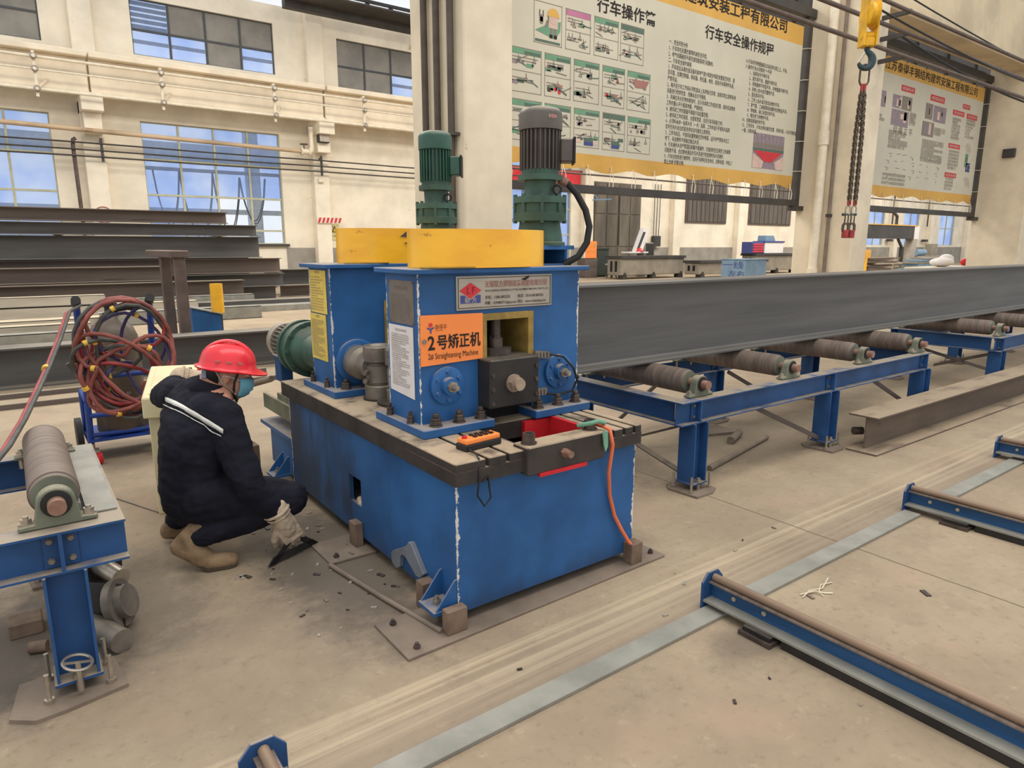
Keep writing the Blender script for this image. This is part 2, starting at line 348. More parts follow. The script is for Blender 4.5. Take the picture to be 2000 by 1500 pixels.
def floor_mat():
    n = N('floor_concrete'); v = n.coords((1, 1, 1), obj=False)
    sx = n.new('ShaderNodeSeparateXYZ'); n.link(v, sx.inputs[0]); X, Y = sx.outputs[0], sx.outputs[1]
    base = n.mix(n.ramp(n.noise(v, 0.9, 6, 0.65), 0.32, 0.68), lin((148, 131, 109)), lin((170, 153, 128)))
    base = n.mix(n.math('MULTIPLY', n.ramp(n.noise(v, 2.3, 5, 0.7), 0.54, 0.7), 0.5), base, lin((142, 124, 108)))
    base = n.mix(n.math('MULTIPLY', n.ramp(n.noise(v, 22, 6, 0.75), 0.52, 0.70), 0.6), base, lin((128, 112, 94)))
    base = n.mix(n.math('MULTIPLY', n.ramp(n.noise(v, 13, 6, 0.8), 0.56, 0.72), 0.45), base, lin((192, 174, 148)))
    base = n.mix(n.math('MULTIPLY', n.ramp(n.noise(v, 1.3, 3), 0.56, 0.68), 0.4), base, lin((174, 146, 126)))
    # specks of grit
    vo = n.new('ShaderNodeTexVoronoi'); vo.inputs['Scale'].default_value = 26; n.link(v, vo.inputs['Vector'])
    sp = n.math('MULTIPLY', n.ramp(n.math('SUBTRACT', 1.0, vo.outputs['Distance']), 0.90, 0.95), n.ramp(n.noise(v, 1.7), 0.5, 0.66))
    base = n.mix(n.math('MULTIPLY', sp, 0.5), base, lin((104, 92, 80)))
    # long wheel streaks beside the floor strip, running along the line
    st = n.coords((0.35, 26, 1), obj=False)
    band = n.math('MULTIPLY', n.ramp(Y, 1.62, 1.72), n.math('SUBTRACT', 1.0, n.ramp(Y, 1.85, 2.02)))
    base = n.mix(n.math('MULTIPLY', band, n.math('MULTIPLY', n.ramp(n.noise(st, 1.0, 3), 0.42, 0.66), 0.65)), base, lin((198, 180, 150)))
    dk = n.math('MULTIPLY', n.ramp(Y, 1.50, 1.60), n.math('SUBTRACT', 1.0, n.ramp(Y, 1.72, 1.85)))
    base = n.mix(n.math('MULTIPLY', dk, 0.35), base, lin((128, 112, 100)))
    # iron scale shed by the machine and single-roller table, darker patches elsewhere
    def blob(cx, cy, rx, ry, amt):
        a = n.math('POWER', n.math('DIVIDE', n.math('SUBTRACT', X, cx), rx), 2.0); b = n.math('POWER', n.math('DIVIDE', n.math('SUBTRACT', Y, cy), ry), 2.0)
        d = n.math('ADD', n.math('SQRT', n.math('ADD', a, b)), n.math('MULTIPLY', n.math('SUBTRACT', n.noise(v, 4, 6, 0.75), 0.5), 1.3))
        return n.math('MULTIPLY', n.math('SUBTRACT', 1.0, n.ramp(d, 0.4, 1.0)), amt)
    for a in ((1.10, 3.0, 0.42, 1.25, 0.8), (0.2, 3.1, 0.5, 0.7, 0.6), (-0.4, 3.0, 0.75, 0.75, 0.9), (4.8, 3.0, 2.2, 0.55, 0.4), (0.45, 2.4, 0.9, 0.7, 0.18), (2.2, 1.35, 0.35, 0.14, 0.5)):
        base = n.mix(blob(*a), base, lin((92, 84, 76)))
    # saw-cut joints across the slab
    for jx in (3.3, 9.4, -2.8):
        w = n.math('ADD', X, n.math('MULTIPLY', n.math('SUBTRACT', n.noise(v, 3.0), 0.5), 0.02))
        j = n.math('SUBTRACT', 1.0, n.ramp(n.math('ABSOLUTE', n.math('SUBTRACT', w, jx)), 0.003, 0.007)); base = n.mix(n.math('MULTIPLY', j, 0.8), base, lin((92, 80, 66)))
    # a few hairline cracks
    wn = n.new('ShaderNodeTexVoronoi'); wn.feature = 'DISTANCE_TO_EDGE'; wn.inputs['Scale'].default_value = 0.55
    vv = n.new('ShaderNodeVectorMath', operation='ADD'); nn = n.new('ShaderNodeTexNoise'); nn.inputs['Scale'].default_value = 4; n.link(v, nn.inputs['Vector'])
    n.link(v, vv.inputs[0]); n.link(nn.outputs[1], vv.inputs[1]); n.link(vv.outputs[0], wn.inputs['Vector'])
    cr = n.math('MULTIPLY', n.math('SUBTRACT', 1.0, n.ramp(wn.outputs['Distance'], 0.0015, 0.005)), n.ramp(n.noise(v, 0.45, 2), 0.6, 0.68))
    base = n.mix(n.math('MULTIPLY', cr, 0.6), base, lin((104, 90, 74)))
    n.link(base, n.p.inputs['Base Color']); n.p.inputs['Roughness'].default_value = 0.72; n.p.inputs['Specular IOR Level'].default_value = 0.3
    b = n.new('ShaderNodeBump'); b.inputs['Strength'].default_value = 0.25; b.inputs['Distance'].default_value = 0.01
    n.link(n.noise(v, 30, 6, 0.7), b.inputs['Height']); n.link(b.outputs[0], n.p.inputs['Normal'])
    return n.m
M['floor'] = floor_mat()

def edge_chip(base, x0, x1, y0, y1, tol, name, stain=False):
    """blue paint flaked to white primer along the vertical arrises at the given object-space corners"""
    m = M[base].copy(); m.name = name; t = m.node_tree; n = N.__new__(N); n.m = m; n.t = t
    n.p = [k for k in t.nodes if k.type == 'BSDF_PRINCIPLED'][0]
    src = n.p.inputs['Base Color'].links[0].from_socket
    g = n.new('ShaderNodeNewGeometry'); sx = n.new('ShaderNodeSeparateXYZ'); n.link(g.outputs['Position'], sx.inputs[0])
    tot = None
    for cx in (x0, x1):
        for cy in (y0, y1):
            if cx is None or cy is None: continue
            d = n.math('MAXIMUM', n.math('ABSOLUTE', n.math('SUBTRACT', sx.outputs[0], cx)), n.math('ABSOLUTE', n.math('SUBTRACT', sx.outputs[1], cy)))
            f = n.math('SUBTRACT', 1.0, n.ramp(n.math('ADD', d, n.math('MULTIPLY', n.math('SUBTRACT', n.noise(g.outputs['Position'], 14, 6, 0.8), 0.43), tol * 6)), tol * 0.8, tol))
            tot = f if tot is None else n.math('MAXIMUM', tot, f)
    if stain:
        # oily grime wiped along the long side, in vertical runs
        P = g.outputs['Position']
        mp = n.new('ShaderNodeMapping'); mp.inputs['Scale'].default_value = (5, 5, 0.9); n.link(P, mp.inputs[0])
        k = n.noise(mp.outputs[0], 1.6, 6, 0.7); big = n.noise(P, 1.5, 3)
        side = n.math('SUBTRACT', 1.0, n.ramp(sx.outputs[0], x0 + 0.004, x0 + 0.02))
        run = n.math('MULTIPLY', n.ramp(n.math('ADD', n.math('MULTIPLY', k, 0.6), n.math('ADD', n.math('MULTIPLY', big, 0.4), n.math('MULTIPLY', n.math('SUBTRACT', sx.outputs[1], 3.1), 0.16))), 0.46, 0.66), side)
        low = n.math('MULTIPLY', n.math('SUBTRACT', 1.0, n.ramp(n.math('ADD', sx.outputs[2], n.math('MULTIPLY', n.math('SUBTRACT', k, 0.5), 0.3)), 0.03, 0.15)), 0.5)
        src = n.mix(n.math('MAXIMUM', n.math('MULTIPLY', run, 0.85), low), src, lin((44, 56, 76)))
    n.link(n.mix(tot, src, lin((222, 216, 208))), n.p.inputs['Base Color'])
    return m
# ------------------------------------------------------------------ the hall
YW = 27.5
fl = B().box(-14, 95, -6, YW + 0.4, -0.2, 0.0).obj('floor', M['floor'], kind='structure')

holes = [  # x0, x1, z0, z1, column edges, row edges, pane kind
    (-3.12, 1.68, 1.6, 5.75, [-3.12, -1.92, -0.72, 0.48, 1.68], [1.6, 2.1, 3.3, 4.5, 5.75], 'glass'),
    (4.30, 9.08, 1.6, 5.75, [4.3, 5.5, 6.69, 7.89, 9.08], [1.6, 2.1, 3.3, 4.5, 5.75], 'glass'),
    (19.7, 24.1, 0.7, 5.75, [19.7, 21.2, 22.7, 24.1], [0.7, 2.1, 3.4, 4.6, 5.75], 'glass'),
    (-3.0, 1.74, 7.9, 9.65, [-3.0, -1.4, 0.2, 1.74], [7.9, 8.75, 9.65], 'dirty'),
    (4.33, 9.1, 7.9, 9.7, [4.33, 5.52, 6.71, 7.91, 9.1], [7.9, 8.72, 9.7], 'mixed'),
    (11.6, 16.4, 7.7, 9.6, [11.6, 12.8, 14.0, 15.2, 16.4], [7.7, 8.6, 9.6], 'mixed2'),
    (55.0, 58.0, 1.6, 4.6, [55, 56.5, 58], [1.6, 3.1, 4.6], 'glass'),
    (61.3, 64.2, 1.6, 4.6, [61.3, 62.75, 64.2], [1.6, 3.1, 4.6], 'glass'),
    (68.2, 71.4, 1.6, 4.6, [68.2, 69.8, 71.4], [1.6, 3.1, 4.6], 'glass'),
    (79.0, 83.0, 1.6, 4.6, [79, 81, 83], [1.6, 3.1, 4.6], 'glass'),
]
wx0, wx1, wz1 = -14.0, 95.0, 10.35
xs = sorted({wx0, wx1, *[h[0] for h in holes], *[h[1] for h in holes]})
zs = sorted({0.0, wz1, *[h[2] for h in holes], *[h[3] for h in holes]})
w = B()
for i in range(len(xs) - 1):
    run = None
    for j in range(len(zs) - 1):
        cx, cz = (xs[i] + xs[i + 1]) / 2, (zs[j] + zs[j + 1]) / 2
        open_ = any(h[0] < cx < h[1] and h[2] < cz < h[3] for h in holes)
        if not open_: run = (run[0], zs[j + 1]) if run else (zs[j], zs[j + 1])
        if (open_ or j == len(zs) - 2) and run:
            w.box(xs[i], xs[i + 1], YW, YW + 0.3, run[0], run[1]); run = None
wall = w.obj('wall_north', M['wall'], kind='structure')
d = B()
for a, b_ in ((-14, -3.2), (1.7, 4.25), (9.1, 19.65), (24.15, 25.65), (29.35, 95)): d.box(a, b_, YW - 0.03, YW, 0, 1.45)
d.obj('baseboard_north', M['dado'], kind='structure')
pil = [-5.2, 2.5, 10.25, 18.0, 24.75, 31.8, 38.0, 46.0, 52.5, 59.2, 65.6, 73.5]
for k, px in enumerate(pil):
    wd = 0.62
    t = B(); t.box(px, px + wd, YW - 0.38, YW, 0, 6.15)
    if px < 20: t.box(px, px + wd, YW - 1.2, YW, 5.75, 6.3).box(px + 0.05, px + wd - 0.05, YW - 0.8, YW, 5.1, 5.75)
    if px < 17: t.box(px + 0.02, px + wd + 0.05, YW - 0.3, YW, 7.5, wz1)
    o = t.obj('pilaster_%d' % (k + 1), M['wall'], kind='structure', bevel=0.02)

for k, (x0, x1, z0, z1, cols, rows, kd) in enumerate(holes):
    mm = M['mullion'] if kd == 'glass' else M['mullion_dark']
    fr = B(); t = 0.035; yy = YW + 0.12
    for c in cols:
        fr.box(c - t, c + t, yy - 0.04, yy + 0.04, z0, z1)
    for r in rows:
        fr.box(x0, x1, yy - 0.035, yy + 0.035, r - t, r + t)
    f = fr.obj('window_%d' % (k + 1), mm, kind='structure')
    for i in range(len(cols) - 1):
        for j in range(len(rows) - 1):
            g = kd == 'glass' or (kd == 'mixed' and (i, j) in ((0, 0), (1, 0), (3, 0), (0, 1))) or (kd == 'mixed2' and (i, j) in ((2, 0), (3, 0)))
            p = B().box(cols[i] + t, cols[i + 1] - t, yy - 0.006, yy + 0.006, rows[j] + t, rows[j + 1] - t).obj('window_pane', (M['clear'] if k == 1 and j < 2 and i > 1 else M['glass']) if g else M['pane_dirty'], f)
            if g and kd in ('mixed', 'mixed2'):
                s = B()
                n_ = 5 if (i, j) == (0, 1) else 1
                for q in range(n_):
                    zz = rows[j] + (rows[j + 1] - rows[j]) * (q + 0.8) / (n_ + 0.35)
                    s.box(cols[i] + t, cols[i + 1] - t, yy + 0.08, yy + 0.12, zz - 0.07, zz + 0.05)
                s.obj('louvre_slat', M['steel'], f)
sl = B().box(4.2, 9.2, YW - 0.12, YW + 0.05, 1.5, 1.6).obj('windowsill_1', M['frame_dark'], kind='structure')

# closed steel gate and louvred openings in the far wall
g = B(); g.box(25.7, 29.3, YW - 0.05, YW, 0, 4.9)
gt = g.obj('door_1', M['gate'], kind='structure')
for i in range(4):
    for (a, b_) in ((0.06, 1.45), (1.52, 3.2), (3.27, 4.8)):
        B().box(25.75 + i * 0.9, 26.55 + i * 0.9, YW - 0.085, YW - 0.05, a, b_).obj('gate_panel', M['gate'], gt)
B().cyl((27.55, YW - 0.12, 1.6), (27.55, YW - 0.12, 4.4), 0.03).obj('bolt_rod', M['frame_dark'], gt)
for k, (x0, x1) in enumerate(((33.3, 37.0), (39.6, 44.2))):
    o = B().box(x0 - 0.12, x1 + 0.12, YW - 0.07, YW, 2.9, 5.7).obj('window_%d' % (21 + k), M['brown_steel'], kind='structure')
    for i in range(9):
        wv = (x1 - x0) / 9
        B().box(x0 + i * wv + 0.03, x0 + (i + 1) * wv - 0.03, YW - 0.1, YW - 0.07, 3.0, 5.6).obj('louvre_panel', M['curtain'], o)

# crane runway along the far wall, one girder per span
spans = [(-14, -4.9), (-4.85, 2.78), (2.84, 10.53), (10.6, 18.28), (18.34, 30.0)]
for k, (a, b_) in enumerate(spans):
    t = B().box(a, b_, 26.5, 26.85, 6.3, 7.32).box(a, b_, 26.2, 27.0, 7.32, 7.5).box(a, b_, 26.4, 26.95, 6.25, 6.36)
    o = t.obj('trim_%d' % (k + 1), M['girder'], kind='structure', bevel=0.02)
rd = thing('conductor_rail', 'three cream current rails running along the crane girder on insulator brackets', 'rail', (0, 26.0, 6.1))
for z in (7.08, 6.72, 6.16):
    B().cyl((-12, 26.0, z), (28, 26.0, z), 0.045 if z != 6.72 else 0.03, n=8).obj('rail_rod', M['cream_rod'], rd, smooth=40)
for x in (1.38, 4.83, 8.52, 12.0, 15.6):
    k = B().box(x - 0.04, x + 0.04, 26.03, 26.1, 5.95, 7.25).box(x - 0.03, x + 0.03, 26.08, 26.5, 7.16, 7.24).bar((x, 26.1, 6.2), (x + 0.35, 26.5, 6.6), 0.05, 0.05)
    br = k.obj('rail_bracket', M['cream_rod'], rd)
    for z in (7.08, 6.72, 6.16):
        B().lathe((x, 25.9, z), (0, 1, 0), [(0, 0.05), (0.05, 0.1), (0.12, 0.07), (0.2, 0.06)], 10).obj('insulator', M['bright'], br, smooth=40)
pp = thing('steam_pipe', 'long rust-streaked cream pipe along the far wall above the big windows', 'pipe', (0, 26.9, 5.2))
B().cyl((-12, 26.7, 5.42), (9.7, 26.7, 5.08), 0.075, n=12).obj('pipe_run', mat('pipe_paint', (186, 162, 132), 0.6, var=0.12, scale=1.2, stretch=(0.6, 1, 1), wear=(142, 92, 60), wear_amt=0.35, wear_scale=0.9), pp, smooth=40)
B().lathe((9.62, 26.7, 5.08), (1, 0, 0), [(0, 0.15), (0.06, 0.15), (0.07, 0.1), (0.3, 0.1), (0.31, 0.15), (0.36, 0.15)], 14).tube([(9.95, 26.7, 5.08), (10.05, 26.7, 5.15), (10.05, 26.7, 6.0)], 0.09, 10).obj('flange_joint', M['cream_rod'], pp, smooth=40)
B().torus((9.75, 26.7, 5.35), (0, 0, 1), 0.14, 0.02).cyl((9.75, 26.7, 5.08), (9.75, 26.7, 5.36), 0.025, n=8).obj('valve_wheel', M['brown_steel'], pp)
for z0, nm in ((4.82, 'topmost'), (4.60, 'middle'), (4.40, 'lowest')):
    t = B().tube([(x, 26.9, z0 - 0.02 * math.sin((x + 5) / 7.7 * PI) ** 2) for x in range(-12, 24, 2)], 0.028, 6)
    tag(t.obj('wall_cable', M['frame_dark'], None, smooth=50), 'thin dark cable strung across the big windows of the far wall, %s of three' % nm, 'cable', 'cables along the far wall')
for x in (3.0, 10.5):
    t = thing('cable_bracket', 'small steel bracket holding the three cables on the ' + ('pilaster between the big windows' if x < 5 else 'pilaster beside the second big window'), 'bracket', (x, 26.95, 4.2))
    B().bar((x, 26.93, 4.25), (x, 26.93, 5.0), 0.08, 0.05, (0, 1, 0)).obj('bracket_bar', M['frame_dark'], t)
    B().bar((x, 26.93, 4.9), (x, 27.12, 4.9), 0.06, 0.06).obj('bracket_arm', M['frame_dark'], t)
dp = thing('down_pipe', 'dark conduit running down the near side of the pilaster between the big windows', 'pipe', (2.3, 27.2, 0))
B().tube([(2.3, 27.0, 4.95), (2.22, 27.0, 4.9), (2.2, 27.0, 4.7), (2.25, 27.1, 0.1)], 0.06, 8).obj('pipe_run', M['brown_steel'], dp, smooth=50)
B().cyl((2.25, 27.1, 0), (2.25, 27.1, 0.06), 0.09).obj('foot', M['brown_steel'], dp)

fldl = thing('flood_lamp', 'square floodlight hanging on the pilaster under the crane girder', 'lamp', (10.5, 26.6, 5.5))
B().box(10.28, 10.72, 26.5, 26.75, 5.45, 5.82).obj('housing', M['frame_dark'], fldl, bevel=0.02)
B().obox((10.5, 26.48, 5.63), (0.19, 0, 0), (0, 0.012, 0.0), (0, 0, 0.15)).obj('lens', M['tin'], fldl)
B().bar((10.5, 26.75, 5.82), (10.5, 27.1, 5.95), 0.05, 0.05).obj('arm', M['frame_dark'], fldl)
jb = B().box(10.38, 10.6, 27.0, 27.12, 4.0, 4.14); tag(jb.obj('junction_box', M['cream_rod'], bevel=0.01), 'tiny cream junction box on the pilaster below the floodlight', 'box')

# signs on the far wall
s = thing('warning_notice', 'small yellow warning notice with black triangle on the far wall behind the machine', 'sign', (11.1, 27.48, 1.75))
B().box(10.92, 11.32, 27.47, 27.5, 1.75, 2.5).obj('notice_board', mat('notice_cream', (214, 204, 150), 0.7), s)
B().poly([(11.00, 27.465, 2.08), (11.24, 27.465, 2.08), (11.12, 27.465, 2.32)], (0, -0.006, 0)).obj('triangle_mark', M['ink'], s)
B().poly([(11.045, 27.458, 2.105), (11.195, 27.458, 2.105), (11.12, 27.458, 2.26)], (0, -0.004, 0)).obj('triangle_fill', M['paper_yellow'], s)
text_mesh([('当心触电', 0.085, (11.12, 27.463, 1.9), (1, 0, 0), (0, 0, 1), 1, 'CENTER')], M['ink'], 'lettering', s)
st = thing('striped_marker', 'faded red and white striped arrow painted board on the far wall', 'sign', (10.7, 27.1, 2.42))
B().box(10.25, 11.3, 27.06, 27.11, 2.42, 2.66).obj('marker_board', M['wall'], st)
for i in range(6): B().poly([(10.27 + i * 0.17, 27.055, 2.44), (10.36 + i * 0.17, 27.055, 2.44), (10.43 + i * 0.17, 27.055, 2.64), (10.34 + i * 0.17, 27.055, 2.64)], (0, -0.006, 0)).obj('stripe', M['ink_red'], st)
nb = thing('socket_box', 'small dark electric socket box beside the yellow warning notice', 'box', (11.5, 27.45, 1.42))
B().box(11.4, 11.62, 27.38, 27.5, 1.42, 1.72).obj('casing', M['frame_dark'], nb, bevel=0.01); B().box(11.43, 11.59, 27.36, 27.38, 1.5, 1.6).obj('cover', M['tin_dark'], nb)
ns = thing('no_smoking_sign', 'faint round prohibition sign on the pilaster behind the steel stack', 'sign', (2.8, 27.1, 2.2))
B().lathe((2.85, 27.12, 2.55), (0, -1, 0), [(0, 0.3), (0.02, 0.3)], 24).obj('sign_disc', M['wall'], ns)
B().torus((2.85, 27.09, 2.55), (0, 1, 0), 0.26, 0.02, 24).bar((2.68, 27.09, 2.72), (3.02, 27.09, 2.38), 0.03, 0.02, (0, 1, 0)).obj('red_ring', M['ink_faded'], ns)

# eave truss beyond the wall head
ev = B().box(9.2, 32, 26.3, 26.6, 10.0, 10.28).box(9.2, 32, 25.2, 26.3, 10.24, 10.3)
ev.obj('roof_beam', M['frame_dark'], kind='structure')
c_ = B()
for i in range(16): c_.bar((11 + i, 26.45, 10.28), (11.5 + i, 26.45, 10.8), 0.06, 0.06, (0, 1, 0)).bar((11.5 + i, 26.45, 10.8), (12 + i, 26.45, 10.28), 0.06, 0.06, (0, 1, 0))
c_.bar((9.2, 26.45, 10.84), (32, 26.45, 10.84), 0.12, 0.1).obj('roof_truss', M['frame_dark'], kind='structure')

# ---- the row of concrete columns between the bays
CXS = (3.85, 11.60, 19.35)
for k, cx in enumerate(CXS):
    wd = 0.53 if k == 1 else 0.6
    o = B().box(cx, cx + wd, 6.02, 7.1, 0, 7.6).obj('column_%d' % (k + 1), M['column'], kind='structure', bevel=0.015)
    cb = B()
    cb.ext([(-0.55, 5.75), (0.0, 5.05), (1.08, 5.05), (1.6, 5.75), (1.6, 6.1), (-0.55, 6.1)], (cx + 0.05, 6.02, 0), (cx + wd - 0.05, 6.02, 0)) if False else cb.poly([(cx + 0.04, 5.5, 6.9), (cx + 0.04, 6.02, 6.5), (cx + 0.04, 7.1, 6.5), (cx + 0.04, 7.6, 6.9), (cx + 0.04, 7.6, 7.1), (cx + 0.04, 5.5, 7.1)], (0.45, 0, 0))
    cb.obj('corbel', M['column'], o, recalc=True)
for k, (a, b_) in enumerate(((12.14, 19.34), (19.96, 40))):
    B().box(a, b_, 6.2, 6.85, 5.45, 6.6).obj('trim_%d' % (11 + k), M['concrete'], kind='structure', bevel=0.02)
# roof tie and far roof seen under the runway
cbm = B().box(12.6, 60, 9.6, 10.4, 6.0, 8.6).box(12.6, 60, 9.4, 10.6, 5.92, 6.0).box(12.6, 60, 9.4, 10.6, 8.6, 8.7)
for i in range(20): cbm.box(13 + 2 * i, 13.06 + 2 * i, 9.54, 9.6, 6.0, 8.6)
cbm.obj('roof_beam_far', M['frame_dark'], kind='structure')

pc = thing('conduit_bundle', 'three dark conduits clipped down the side of the nearest cream column', 'pipe', (3.8, 6.45, 1.5))
for yy, zb in ((6.71, 1.3), (6.46, 1.3), (6.19, 0.2)):
    B().cyl((3.80, yy, zb), (3.80, yy, 7.4), 0.036, n=10).obj('conduit', mat('conduit_brown', (84, 74, 64), 0.6, var=0.1), pc, smooth=50)
for z in (2.6, 4.1, 5.4): B().box(3.76, 3.845, 6.1, 6.8, z, z + 0.03).obj('clip', M['frame_dark'], pc)
pv = thing('rain_pipe', 'cream plastic pipe running down the side of the second column', 'pipe', (11.53, 6.6, 0))
B().cyl((11.5, 6.62, 0.0), (11.5, 6.62, 7.4), 0.075, n=14).obj('pipe_run', M['cream_rod'], pv, smooth=50)
for z in (0.9, 3.2): B().cyl((11.5, 6.62, z), (11.5, 6.62, z + 0.22), 0.092, n=14).obj('coupling', M['cream_rod'], pv, smooth=50)
vp = thing('down_conduit', 'thin grey conduit beside the cream plastic pipe on the second column', 'pipe', (11.55, 6.4, 0))
B().cyl((11.56, 6.44, 0), (11.56, 6.44, 7.4), 0.03, n=8).obj('pipe_run', M['plate_floor'], vp, smooth=50)
B().box(11.52, 11.6, 6.4, 6.48, 2.0, 2.05).obj('clip', M['frame_dark'], vp)

# busbar pipes strung along the column row, sagging service cables
for nm, z0, r, lb in (('lower', 4.46, 0.032, 'lowest brown bus pipe strung along the columns in front of the banners'), ('upper', 4.80, 0.032, 'middle brown bus pipe strung along the columns in front of the banners'), ('top', 5.12, 0.03, 'topmost brown bus pipe strung along the columns near the yellow hook')):
    t = thing('bus_pipe', lb, 'pipe', (10, 5.6, z0), 'bus pipes along the columns')
    B().cyl((6.5, 5.6, z0), (34, 5.6, z0), r, n=8).obj('pipe_run', mat('bus_' + nm, (96, 80, 70), 0.6, var=0.1), t, smooth=50)
    for x in (11.9, 19.6): B().box(x - 0.03, x + 0.03, 5.58, 6.05, z0 - 0.03, z0 + 0.03).obj('hanger_arm', M['frame_dark'], t)
for (p0, p1, sag, r, lb) in (((6, 5.5, 5.35), (22, 5.5, 4.85), 0.35, 0.016, 'thin black service cable sagging behind the yellow hook block'), ((12.3, 5.9, 4.9), (26, 5.9, 5.1), 0.45, 0.02, 'grey service cable sagging across the top of the farther banner'), ((12.4, 6.0, 5.6), (30, 6.0, 5.4), 0.2, 0.013, 'thin wire under the concrete runway girder')):
    p0, p1 = Vector(p0), Vector(p1)
    t = B().tube([p0.lerp(p1, i / 14) + Vector((0, 0, -4 * sag * (i / 14) * (1 - i / 14))) for i in range(15)], r, 6)
    tag(t.obj('service_cable', M['rubber'], smooth=50), lb, 'cable')
fb = B().box(19.26, 19.35, 6.35, 6.6, 3.55, 3.75); tag(fb.obj('switch_box', M['frame_dark'], bevel=0.01), 'small dark switch on the farthest column beside the banner frame', 'switch')

# the neighbouring shed seen through the glass, and a festoon of cables hung outside
shed = B()
for i in range(9): shed.box(-13.5 + 6 * i, -12.9 + 6 * i, 37.0, 37.6, 0, 9.5)
shed.box(-14, 42, 37.1, 37.5, 5.6, 6.4).box(-14, 42, 37.1, 37.5, 8.6, 9.4).box(-14, 42, 37.2, 37.3, 3.1, 3.35)
shed.obj('trim_31', mat('shed_paint', (196, 202, 206), 0.8, var=0.05), kind='structure')
ft = thing('cable_festoon', 'dark cable loops hanging outside the second big window', 'cable', (6.3, 29.0, 3.0))
for (xa, xb, zt_, zl) in ((4.8, 5.7, 4.3, 2.3), (5.7, 6.9, 4.3, 1.8), (6.9, 7.9, 4.2, 2.0), (7.9, 8.9, 4.2, 2.4)):
    for dz in (0.0, 0.12): B().tube([(xa + (xb - xa) * i / 12, 29.0 + dz, zt_ - (zt_ - zl - dz) * math.sin(PI * i / 12) ** 0.7) for i in range(13)], 0.022, 6).obj('cable_loop', M['hose_dark'], ft, smooth=60)
B().box(4.0, 9.6, 28.95, 29.15, 4.3, 4.42).obj('festoon_rail', M['tin'], ft)
for xx in (4.0, 9.5): B().box(xx, xx + 0.1, 28.95, 29.15, 0.0, 4.3).obj('festoon_post', M['tin'], ft)
B().box(-14, 60, YW + 0.4, 45, -0.2, 0.0).obj('ground', M['dado'], kind='structure')
# ------------------------------------------------------------------ straightening machine
m_ = thing('straightening_machine', 'large blue beam straightening machine with yellow guards and vertical motors in mid hall', 'machine', (1.78, 3.1, 0))
BX0, BX1, BY0, BY1 = 1.295, 2.285, 2.12, 4.06
blue_base = edge_chip('blue', BX0, BX1, BY0, BY1, 0.012, 'machine_blue_base', True)
def base_mesh():
    b = B(); t = 0.02; z0, z1 = 0.055, 0.62
    wy0, wy1, wz0, wz1 = 3.03, 3.17, 0.215, 0.355
    b.box(BX0, BX0 + t, BY0, wy0, z0, z1).box(BX0, BX0 + t, wy1, BY1, z0, z1).box(BX0, BX0 + t, wy0, wy1, z0, wz0).box(BX0, BX0 + t, wy0, wy1, wz1, z1)
    b.box(BX0 + t, BX1, BY0, BY0 + t, z0, z1).box(BX1 - t, BX1, BY0 + t, BY1, z0, z1).box(BX0 + t, BX1 - t, BY1 - t, BY1, z0, z1)
    b.box(BX0 + t, BX1 - t, BY0 + t, BY1 - t, 0.18, 0.20)
    return b
base_mesh().obj('base', blue_base, m_)
B().ball((1.325, 3.08, 0.215), 0.03, (0.8, 1.4, 0.7), 8).ball((1.33, 3.12, 0.22), 0.02, (1, 1.2, 0.9), 8).obj('rag', M['glove'], m_)
# slotted table
B().box(1.275, 2.29, 2.5, 4.13, 0.60, 0.69).obj('table_slab', M['slab'], m_, bevel=0.004)
B().box(1.275, 1.63, 2.09, 2.5, 0.60, 0.655).obj('slot_bed', M['slab'], m_)
B().box(2.07, 2.29, 2.09, 2.5, 0.60, 0.655).obj('slot_bed', M['slab'], m_)
for (a, b_) in ((1.275, 1.415), (1.43, 1.515), (1.53, 1.63), (2.07, 2.1), (2.115, 2.17), (2.185, 2.235), (2.25, 2.29)):
    B().box(a, b_, 2.09, 2.5, 0.655, 0.69).obj('table_bar', M['slab'], m_, bevel=0.003)
B().box(1.63, 2.07, 2.2, 2.5, 0.50, 0.52).obj('trough_floor', M['dark'], m_)  # shade down in the trough is put into this dark colour
B().box(1.63, 1.645, 2.16, 2.5, 0.52, 0.685).obj('trough_side', M['black'], m_)
B().box(2.05, 2.07, 2.16, 2.5, 0.52, 0.688).box(1.9, 2.05, 2.475, 2.5, 0.52, 0.68).obj('trough_side', M['red_paint'], m_, label='red painted trough side')
fb_ = B().box(1.60, 2.03, 2.06, 2.165, 0.585, 0.705).obj('stop_block', M['slab'], m_, bevel=0.005)
B().box(1.66, 1.92, 2.056, 2.075, 0.572, 0.588).obj('red_shim', M['red_paint'], m_)
B().hexnut((1.79, 2.06, 0.655), (0, -1, 0), 0.02, 0.02).cyl((1.79, 2.04, 0.655), (1.79, 2.012, 0.655), 0.015).obj('set_bolt', M['shaft_rust'], m_)
def cap_screw(x, y, z, r=0.026, h=0.045):
    b = B(); b.lathe((x, y, z), (0, 0, 1), [(0, r * 1.3), (0.006, r * 1.3), (0.0061, r), (h, r), (h, r * 0.6), (h - 0.02, r * 0.55)], 18)
    return b.obj('cap_screw', M['nut'], m_, smooth=30)
cap_screw(1.645, 2.115, 0.705); cap_screw(2.0, 2.13, 0.705)
